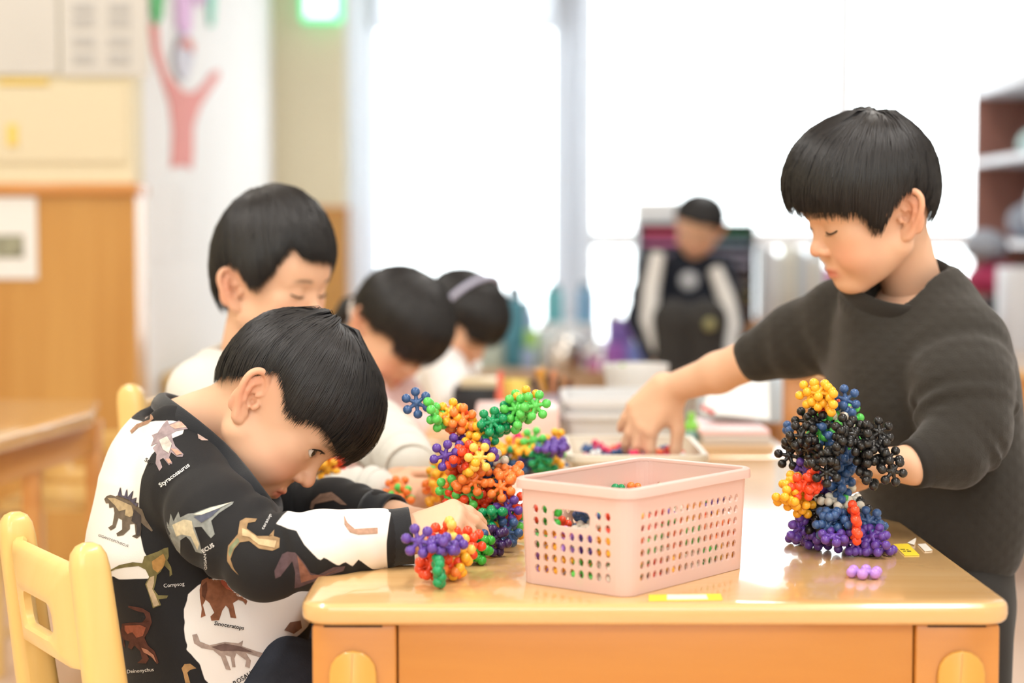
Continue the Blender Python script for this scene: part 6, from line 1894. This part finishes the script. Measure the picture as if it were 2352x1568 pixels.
fj = Field(*bounds([P(1585, 860, 5.6), P(1540, 720, 5.2), P(1640, 720, 5.2), (P(1540, 700, 5.2).x, 5.25, .2), (P(1640, 700, 5.2).x, 5.25, .2)], .10), .008)
for kx in (1548, 1622):
    k_ = P(kx, 735, 5.22); a_ = Vector((P(kx, 700, 5.22).x, 5.24, .29))
    fj.cone(V3(P(1585, 850, 5.58)), V3(k_), .085, .06, .02); fj.cone(V3(k_), V3(a_), .058, .045, .015)
cloth('trousers', fj, M_dk, e6)
bm = bmesh.new(); bmesh.ops.create_icosphere(bm, subdivisions=2, radius=.018, matrix=Matrix.Translation(P(1630, 745, 5.155)))
link('knee_patch', bm_mesh(bm), mat('patch_olive', rgb(160, 156, 110), .9), e6, True)
for kx in (1548, 1622):
    c_ = Vector((P(kx, 700, 5.22).x, 5.24, 0))
    fs = Field((c_.x - .06, 5.08, .22), (c_.x + .06, 5.32, .36), .006)
    fs.cone((c_.x, 5.24, .262), (c_.x, 5.15, .254), .036, .030, .01); fs.cone((c_.x, 5.24, .262), (c_.x, 5.24, .31), .036, .034, .01)
    fs.F = np.maximum(fs.F, (.236 - fs.ax[2])[None, None, :])
    cloth('shoe', fs, M_sock, e6)
# ------------------------------------------------------------------ craft things on the second table
def pbox(name, px0, py0, px1, py1, D, depth, m, label=None, cat=None, parent=None, bevel=.003, z0=None, z1=None):
    """box whose front face spans the pixel rectangle at depth D"""
    a, b = P(px0, py1, D), P(px1, py0, D)
    lo = Vector((a.x, D, a.z if z0 is None else z0)); hi = Vector((b.x, D + depth, b.z if z1 is None else z1))
    o = box(name, lo, hi, m, parent, bevel)
    if label: tag(o, label, cat)
    return o
def pl(name, c): return mat(name, rgb(*c), .4, .4)
M_frost = mat('frosted_plastic', rgb(250, 251, 252), .3, .5, trans=.5)
# two stacked frosted boxes
for k, (y0, y1, lab) in enumerate(((946, 1004, 'lower frosted plastic box behind the cream box'), (914, 944, 'upper frosted plastic tray stacked behind the cream box'))):
    a, b = P(1290 + 4 * k, y1, 2.72), P(1556 - 4 * k, y0, 2.72)
    z0 = ZT + .0005 if k == 0 else zprev
    h = b.z - z0 - .004
    e, c = basket('frosted_box', lab, Vector((a.x + .008, 2.72, z0)), Vector((1, 0, 0)), Vector((0, 1, 0)), b.x - a.x - .016, .20, h, .004, M_frost, None, .002, .004, .006, .004)
    e.name = 'frosted_box'; zprev = z0 + h + .0035
# bowl of coloured strips
def cup(name, px, py_top, D, r, m, label, cat='cup', r2=None, z0=ZT + .0006, n=28):
    t = P(px, py_top, D); h = t.z - z0; r2 = r2 or r * .85
    e = empty(name, (t.x, D, z0), label, cat)
    lathe('wall', (t.x, D, z0), [(r2 * .9, 0), (r2, .002), (r, h), (r - .002, h), (r2 - .002, .004), (.0, .004)], m, e, n)
    return e, Vector((t.x, D, z0)), h
e, c, h = cup('strip_bowl', 1462, 836, 3.1, .055, M_frost, 'frosted bowl of coloured strips on the second table')
for k, (dx, tx, py, col, nm) in enumerate(((-.03, 1408, 846, (120, 150, 170), 'grey blue'), (-.01, 1428, 842, (150, 200, 70), 'lime green'), (.0, 1440, 850, (220, 190, 90), 'straw yellow'), (.03, 1510, 846, (232, 170, 160), 'salmon pink'), (.02, 1470, 852, (236, 236, 232), 'white'))):
    t = tube('paper_strip', [c + Vector((dx * .5 + .015, -.01, .006)), P(tx, py - 6, 3.08)], .0045, pl('strip_%d' % k, col), None, 6)
    tag(t, nm + ' paper strip standing in the frosted bowl', 'paper strip', 'strips in the frosted bowl')
# paint brushes
e, c, h = cup('brush_jar', 1268, 900, 3.0, .036, pl('jar_grey', (176, 170, 190)), 'grey jar of paint brushes on the second table', 'jar')
for k, (px, py, col, nm) in enumerate(((1222, 872, (70, 50, 44), 'dark brown'), (1240, 846, (232, 170, 80), 'orange'), (1256, 862, (84, 66, 56), 'umber'), (1272, 850, (220, 150, 110), 'pinkish'), (1284, 870, (60, 56, 52), 'black'), (1296, 862, (196, 140, 92), 'tan'), (1312, 874, (120, 76, 50), 'chestnut'))):
    b0 = c + Vector(((px - 1268) * .00012, rnd.uniform(-.012, .012), .006)); t_ = P(px, py, 3.0)
    t = tube('paint_brush', [b0, b0.lerp(t_, .75), t_], [.004, .0045, .006 if k != 1 else .011], pl('brush_%d' % k, col), None, 8)
    tag(t, nm + ' handled brush standing in the grey jar', 'brush', 'brushes in the grey jar')
cup('yellow_cup', 1182, 872, 3.0, .024, pl('cup_yellow', (248, 226, 120)), 'pale yellow cup left of the brush jar')
p = P(1149, 918, 2.96)
lathe('marker', (p.x, 2.96, ZT + .0006), [(.0075, 0), (.0075, .055), (.0055, .058), (.0055, .085), (.003, .088)], pl('marker_red', (226, 112, 90)), None, 14)
tag(bpy.data.objects['marker'], 'red marker standing beside the yellow cup', 'marker')
e = empty('black_tray', P(1092, 930, 3.16), 'flat black tray with a cream lid left of the yellow cup', 'tray')
e.location.z = ZT
pbox('tray', 1040, 892, 1150, 930, 3.14, .12, pl('tray_black', (46, 50, 56)), parent=e, z0=ZT + .0006)
pbox('lid', 1056, 874, 1146, 892, 3.15, .10, pl('lid_cream', (240, 226, 190)), parent=e)
pbox('craft_box', 1092, 940, 1284, 1010, 2.62, .14, pl('box_pink', (238, 206, 200)), 'pale pink craft box behind the winged toy', 'box', z0=ZT + .0006)
# glue
e = empty('glue_bottle', P(1588, 1000, 2.66), 'glue bottle with green cap beside the stacked books', 'bottle'); e.location.z = ZT
g = P(1588, 1000, 2.66)
lathe('bottle', (g.x, 2.66, ZT + .0006), [(.0115, 0), (.012, .003), (.012, .020), (.0118, .024)], pl('glue_teal', (146, 194, 196)), e, 18)
lathe('cap', (g.x, 2.66, ZT + .0246), [(.012, 0), (.012, .008), (.006, .012), (.0055, .024), (.002, .026)], pl('glue_green', (140, 214, 90)), e, 18)
# books and papers
zz = ZT + .0006
for k, (h, col, lab, x0, x1) in enumerate(((.008, (226, 200, 168), 'tan book at the bottom of the stack beyond the cream box', 1608, 1776), (.014, (206, 200, 196), 'thick grey book in the middle of the stack beyond the cream box', 1612, 1766), (.007, (246, 210, 212), 'pale pink notebook on top of the book stack', 1606, 1764))):
    a, b = P(x0, 1000, 2.62), P(x1, 1000, 2.62)
    o = box('book', (a.x, 2.60, zz), (b.x, 2.78, zz + h), pl('book_%d' % k, col), None, .0015); tag(o, lab, 'book', 'books in the stack')
    zz += h + .0003
bm = bmesh.new()
pts = [P(1612, 948, 2.70), P(1768, 962, 2.66), P(1764, 846, 2.98), P(1640, 872, 2.98)]
vs = [bm.verts.new(p) for p in pts]; vb = [bm.verts.new(p + Vector((0, .004, .003))) for p in pts]
bm.faces.new(vs); bm.faces.new(vb[::-1])
for i in range(4): bm.faces.new((vs[i], vb[i], vb[(i + 1) % 4], vs[(i + 1) % 4]))
bmesh.ops.recalc_face_normals(bm, faces=bm.faces)
tag(link('drawing_pad', bm_mesh(bm), M_paper), 'large white drawing pad leaning up behind the pink notebook', 'paper')
bm = bmesh.new(); box_bm(bm, (0, 0, 0), (.14, .012, .075), None, .004)
o = link('pad_support', bm_mesh(bm), pl('support_blue', (200, 214, 226)), None, True); o.location = (P(1700, 900, 2.99).x, 2.995, ZT + .038)
tag(o, 'pale blue stand propping up the white drawing pad', 'stand')
t = tube('pencil', [P(1612, 934, 2.655), P(1640, 948, 2.645)], .0035, pl('pencil_red', (216, 90, 90)), None, 8); tag(t, 'short red pencil on the pink notebook', 'pencil')
t.location.z += 0.0

# ------------------------------------------------------------------ low cabinet under the windows with bottles and boxes
M_lowcab = wood('low_cabinet_wood', rgb(222, 188, 150), rgb(206, 166, 122), 'x', 9, .45, .15)
zS = .372
e = empty('low_cabinet', (.2, 6.4, 0), 'long low wooden cabinet under the windows carrying bottles', 'cabinet')
x0, x1 = P(1085, 800, 6.2).x, P(1482, 800, 6.2).x - .004
box('body', (x0, 6.22, 0), (x1, 6.78, zS - .02), M_lowcab, e, .004); box('worktop', (x0 - .01, 6.19, zS - .02), (x1 + .01, 6.80, zS), M_lowcab, e, .004)
def bottle(px, D, top_py, r, body, cap, label, taper=.8, z0=zS):
    t = P(px, top_py, D); h = t.z - z0
    e = empty('water_bottle', (t.x, D, z0), label, 'bottle', 'bottles on the low cabinet')
    lathe('body', (t.x, D, z0 + .0005), [(r * .96, 0), (r, .006), (r, h * .72), (r * .9, h * .80), (r * .55, h * .84)], body, e, 22)
    lathe('cap', (t.x, D, z0 + h * .84), [(r * .62, 0), (r * .64, .004), (r * .60, h * .15), (r * .45, h * .16)], cap, e, 20)
bottle(1182, 6.35, 655, .040, pl('bottle_teal', (88, 152, 172)), pl('cap_slate', (74, 96, 108)), 'tall teal bottle right of the girls\' heads')
bottle(1158, 6.5, 690, .030, pl('bottle_slate', (96, 124, 136)), pl('cap_slate', (74, 96, 108)), 'slate blue bottle just behind the tall teal one')
bottle(1207, 6.55, 690, .034, pl('bottle_lilac', (190, 204, 232)), pl('cap_grey', (170, 180, 190)), 'pale lilac bottle right of the tall teal one')
bottle(1128, 6.3, 770, .045, pl('bottle_sage', (190, 204, 192)), pl('cap_grey', (170, 180, 190)), 'wide sage green bottle beside the white-clad girl')
# crates carrying two more bottles
zC = P(1300, 742, 6.45).z
pbox('clear_crate', 1238, 742, 1372, 840, 6.38, .25, M_frost, 'frosted crate on the low cabinet under two bottles', 'crate', z0=zS + .0005)
bottle(1272, 6.48, 650, .034, pl('bottle_aqua', (120, 196, 204)), pl('cap_teal', (96, 144, 158)), 'aqua bottle standing on the frosted crate', z0=zC)
bottle(1346, 6.5, 648, .034, pl('bottle_sky', (140, 184, 220)), pl('cap_steel', (110, 144, 166)), 'sky blue bottle standing on the frosted crate', z0=zC)
o = pbox('teal_tub', 1326, 735, 1364, 742, 6.40, .02, pl('tub_teal', (96, 170, 190)), 'small teal lid on the front edge of the frosted crate', 'lid')
def kettle():
    c = P(1292, 840, 6.25)
    e = empty('metal_pot', (c.x, 6.22, zS), 'shiny steel pot in front of the frosted crate', 'pot')
    m = mat('polished_steel', rgb(214, 208, 200), .18, .5, metal=1.0)
    lathe('pot', (c.x, 6.22, zS + .0005), [(.05, 0), (.066, .01), (.074, .05), (.066, .09), (.045, .115), (.02, .125), (.008, .126)], m, e, 26)
    lathe('knob', (c.x, 6.22, zS + .126), [(.006, 0), (.013, .008), (.012, .018), (.004, .022)], m, e, 16)
    tube('spout', [(c.x + .06, 6.22, zS + .04), (c.x + .10, 6.22, zS + .075), (c.x + .115, 6.22, zS + .10)], [.014, .010, .008], m, e, 12)
kettle()
pbox('lime_tub', 1206, 758, 1236, 800, 6.3, .06, pl('tub_lime', (172, 220, 120)), 'lime green tub beside the lilac bottle', 'tub', z0=zS + .0005)
pbox('blue_carton', 1200, 800, 1230, 840, 6.24, .04, pl('carton_blue', (166, 186, 222)), 'pale blue carton in front of the lime tub', 'carton', z0=zS + .0005)
pbox('purple_box', 1398, 732, 1456, 836, 6.3, .16, pl('box_purple', (138, 112, 196)), 'tall purple box on the low cabinet', 'box', z0=zS + .0005)
o = pbox('yellow_bottle_cap', 1402, 698, 1422, 730, 6.36, .03, pl('cap_yellow', (222, 214, 90)), 'small yellow cap on top of the purple box', 'cap')
o.matrix_basis = Matrix.Translation((0, 0, P(1410, 732, 6.3).z - P(1410, 730, 6.36).z + .0006)) @ o.matrix_basis
pbox('violet_box', 1388, 790, 1440, 838, 6.24, .05, pl('box_violet', (176, 112, 206)), 'violet box in front of the tall purple one', 'box', z0=zS + .0005)
pbox('blue_box', 1440, 790, 1480, 838, 6.20, .06, pl('box_blue', (126, 144, 224)), 'cornflower blue box beside the violet one', 'box', z0=zS + .0005)
pbox('magenta_tub', 1352, 822, 1380, 842, 6.20, .03, pl('tub_magenta', (206, 96, 176)), 'little magenta tub at the cabinet\'s front', 'tub', z0=zS + .0005)
bpy.data.objects['low_cabinet'].location = (.2, 6.4, 0)

# ------------------------------------------------------------------ bench where the far boy sits
M_bench = wood('bench_wood', rgb(206, 152, 96), rgb(186, 130, 76), 'x', 9, .45, .15)
e = empty('step_bench', (P(1590, 900, 5.4).x, 5.4, 0), 'wooden step bench under the boy far behind', 'bench')
bx0, bx1 = P(1480, 900, 5.4).x, P(1690, 900, 5.4).x
box('step', (bx0, 5.06, 0), (bx1, 5.42, .234), M_bench, e, .006); box('seat', (bx0, 5.424, 0), (bx1, 5.78, .335), M_bench, e, .006)
# ------------------------------------------------------------------ paper rack and files on a wooden cabinet
zR = .537
e = empty('wooden_cabinet', (P(1650, 760, 6.3).x, 6.3, 0), 'wooden cabinet under the dark paper rack', 'cabinet')
cx0, cx1 = P(1482, 760, 6.2).x + .02, P(2010, 760, 6.15).x
box('body', (cx0, 6.16, 0), (cx1, 6.6, zR - .02), M_bench, e, .004); box('worktop', (cx0 - .01, 6.14, zR - .02), (cx1 + .01, 6.62, zR), M_bench, e, .004)
e = empty('paper_rack', (P(1600, 740, 6.3).x, 6.3, zR), 'dark paper rack with many coloured shelves behind the far boy', 'rack')
M_rack = pl('rack_dark', (58, 54, 60))
rx0, rx1 = P(1466, 700, 6.2).x, P(1734, 700, 6.2).x
zt = P(1600, 512, 6.2).z
for x in (rx0, (rx0 + rx1) / 2 - .004, rx1 - .008):
    box('side_panel', (x, 6.2, zR + .0005), (x + .008, 6.45, zt), M_rack, e)
nS = 9
cols = [((236, 90, 130), (60, 130, 100)), ((232, 130, 190), (120, 150, 170)), ((120, 110, 140), (150, 150, 176)), ((176, 170, 190), (160, 158, 182)), ((90, 80, 90), (96, 84, 90)), ((130, 120, 118), (132, 124, 116)), ((140, 120, 70), (140, 128, 70)), ((110, 90, 80), (150, 120, 90)), ((150, 110, 80), (120, 92, 70))]
for i in range(nS + 1):
    z = zR + .002 + (zt - zR - .006) * i / nS
    box('shelf', (rx0 + .008, 6.205, z), (rx1 - .008, 6.445, z + .003), M_rack, e)
box('back_panel', (rx0, 6.446, zR + .0005), (rx1, 6.452, zt), M_rack, e)
for i in range(nS):
    z = zR + .006 + (zt - zR - .006) * (nS - 1 - i) / nS
    for s_, c_ in enumerate(cols[i]):
        a = rx0 + .012 + s_ * (rx1 - rx0) / 2; b = a + (rx1 - rx0) / 2 - .022
        o = box('paper_stack', (a, 6.215, z), (b, 6.43, z + .016), pl('papers_%d_%d' % (i, s_), c_), None)
        tag(o, 'stack of %s paper, %s column of the dark rack, shelf %d from the top' % (['rose', 'pink', 'mauve', 'lavender', 'brown', 'taupe', 'olive', 'umber', 'tan'][i] if s_ == 0 else ['green', 'blue-grey', 'lilac', 'lilac grey', 'plum', 'stone', 'olive', 'sand', 'brown'][i], ('left', 'right')[s_], i + 1), 'paper', 'papers in the dark rack')
o = pbox('frosted_case', 1466, 462, 1560, 508, 6.24, .18, M_frost, 'frosted case on top of the dark paper rack', 'case', z0=zt + .0005)
# files
fc = [(236, 238, 240), (206, 212, 222), (226, 228, 222), (196, 200, 200), (236, 232, 214), (184, 196, 204), (232, 234, 238), (214, 210, 196), (226, 232, 236), (230, 120, 200)]
names = ['white', 'pale blue-grey', 'off-white', 'grey', 'cream', 'steel grey', 'bright white', 'beige', 'ice white', 'magenta']
x = P(1752, 700, 6.24).x
for k in range(10):
    w = .014 + .007 * ((k * 7) % 3)
    if k == 9: x = max(x + .01, P(1872, 650, 6.24).x); w = .05
    hgt = P(1800, 560 + 12 * ((k * 5) % 4) + (44 if k == 9 else 0), 6.24).z
    o = box('file_box', (x, 6.2, zR + .0005), (x + w, 6.42, hgt), pl('file_%d' % k, fc[k]), None, .002)
    tag(o, '%s upright file, number %d from the paper rack' % (names[k], k + 1) if k < 9 else 'magenta upright file showing past the standing boy\'s chin', 'file', 'upright files by the paper rack')
    x += w + .002

# ------------------------------------------------------------------ tall cabinet on the right wall
M_cabw = mat('cabinet_white', rgb(222, 226, 234), .45)
M_cabb = wood('cabinet_brown', rgb(160, 110, 96), rgb(140, 92, 78), 'z', 9, .5, .1)
xf = 1.79
e = empty('tall_cabinet', (2.1, 6.1, 0), 'tall white cabinet with brown open shelves at the right wall', 'cabinet')
ya, yb = 4.6, 7.15
zu = 1.365
for k, (a, b) in enumerate(((ya, 5.4), (5.405, 6.2), (6.205, yb))):
    d_ = box('door', (xf, a, zu), (xf + .02, b, 2.25), M_cabw, e, .003)
    h_ = box('handle', (xf - .02, a + .04, zu + .08), (xf, a + .055, zu + .2), mat('steel_handle', rgb(180, 184, 190), .3, metal=1.0), d_)
    h_.matrix_parent_inverse = Matrix.Translation(-Vector(e.location)) @ Matrix.Translation(e.location) @ d_.matrix_basis.inverted()
box('top_body', (xf + .02, ya, zu), (2.38, yb, 2.25), M_cabw, e)
box('back_panel', (2.30, ya, .10), (2.38, yb, zu), M_cabb, e)
for y in (ya, 5.4, 6.2, yb - .02): box('upright', (xf + .005, y, .02), (2.30, y + .02, zu), M_cabb if y > 6.9 else M_cabw, e)
for z in (.04, .42, .79, 1.10): box('shelf', (xf + .003, ya + .02, z), (2.30, yb - .02, z + .025), M_cabw, e)
def lump(name, c, r, m, label, cat, seed=0, res=.012, group=None):
    """soft bag or bundle"""
    c = np.array(c); r = np.array(r)
    f = Field(c - r * 1.25, c + r * 1.25, res)
    f.ell(c, r, .01)
    q = random.Random(seed)
    for k in range(5):
        d = np.array([q.uniform(-.5, .5), q.uniform(-.5, .5), q.uniform(-.1, .6)])
        f.ell(c + d * r, r * q.uniform(.45, .65), .03)
    f.F = np.maximum(f.F, (c[2] - r[2] * .8 - f.ax[2])[None, None, :])
    V, Q = f.mesh(); V = smooth_mesh(V, Q, 2)
    V[:, 2] += (c[2] - r[2]) - V[:, 2].min()
    o = link(name, npmesh(V, Q), m, None, True); tag(o, label, cat, group); return o
M_bw = mat('bag_white', rgb(226, 232, 240), .8); M_bb = mat('bag_blue', rgb(168, 198, 224), .8); M_bg = mat('bag_grey', rgb(150, 156, 168), .8); M_bmint = mat('bag_mint', rgb(196, 222, 220), .8)
def shelf_lump(y, z, r, m, label, seed): lump('cloth_bag', (xf + .16, y, z + r[2]), r, m, label, 'bag', seed, .014, 'bags on the open shelves')
shelf_lump(6.42, 1.126, (.12, .13, .09), M_bw, 'white cloth bag on the upper open shelf', 1)
shelf_lump(6.40, 1.30, (.10, .12, .028), M_bb, 'pale blue folded cloth lying over the white bag', 2)
shelf_lump(6.72, 1.126, (.10, .10, .05), M_bmint, 'small mint bag deep in the upper open shelf', 3)
shelf_lump(6.45, .816, (.13, .16, .11), M_bw, 'puffy white bag on the middle open shelf', 4)
shelf_lump(6.78, .816, (.11, .11, .08), M_bg, 'grey bag at the far end of the middle shelf', 5)
shelf_lump(6.4, .446, (.12, .15, .13), M_bmint, 'mint green bag on the low open shelf', 6)
shelf_lump(5.8, .816, (.12, .16, .12), M_bb, 'blue bag on the middle shelf nearer the camera', 7)
# low shelf with a black bag and a crimson jacket
e = empty('low_shelf', (1.6, 5.6, 0), 'low wooden shelf under the black bag at right', 'shelf')
sx0 = P(2236, 780, 5.6).x
zl = .50
box('shelf_top', (sx0, 5.38, zl - .025), (1.78, 5.86, zl), M_bench, e, .004)
for x in (sx0, 1.74):
    box('side_panel', (x, 5.39, 0), (x + .03, 5.85, zl - .025), M_bench, e, .004)
box('lower_board', (sx0 + .03, 5.40, .16), (1.74, 5.84, .18), M_bench, e, .003)
lump('black_bag', (P(2292, 730, 5.6).x, 5.6, zl + .075), (.085, .12, .075), pl('bag_black', (44, 46, 52)), 'black bag on the low shelf behind the standing boy', 'bag', 11)
lump('crimson_jacket', (P(2288, 640, 5.6).x, 5.6, zl + .150 + .055), (.075, .11, .052), mat('jacket_crimson', rgb(170, 50, 92), .8), 'crimson jacket folded on the black bag', 'jacket', 12)
lump('grey_jacket', (P(2270, 575, 5.6).x, 5.62, zl + .258 + .045), (.06, .10, .045), M_bg, 'grey jacket on top of the crimson one', 'jacket', 13)
o = pbox('white_bin', 2322, 615, 2400, 740, 5.2, .165, M_cabw, 'white bin with a green lid edge at the right frame edge', 'bin', z0=.44)
e = empty('bin_stand', (1.5, 5.3, 0), 'wooden stand under the white bin at the right frame edge', 'stand')
a = P(2312, 760, 5.2); b = P(2420, 760, 5.2)
box('stand_top', (a.x, 5.18, .415), (b.x, 5.42 - .045, .4395), M_bench, e, .003)
for x in (a.x + .005, b.x - .045): box('leg', (x, 5.19, 0), (x + .04, 5.23, .415), M_bench, e, .003)
lump('pale_blue_sack', (1.64, 4.98, .10), (.10, .10, .10), M_bb, 'pale blue sack on the floor at the right frame edge', 'sack', 15)
# low shelf along the white side wall at left
e = empty('wall_bench', (-.80, 4.95, 0), 'low wooden bench along the white side wall', 'bench')
a, b = P(362, 858, 4.75), P(432, 858, 4.75)
box('seat', (-.90, 4.7, .44), (b.x, 5.4, .475), M_chair, e, .004)
for y in (4.72, 5.35): box('leg', (b.x - .06, y, 0), (b.x - .02, y + .04, .44), M_chair, e, .003)
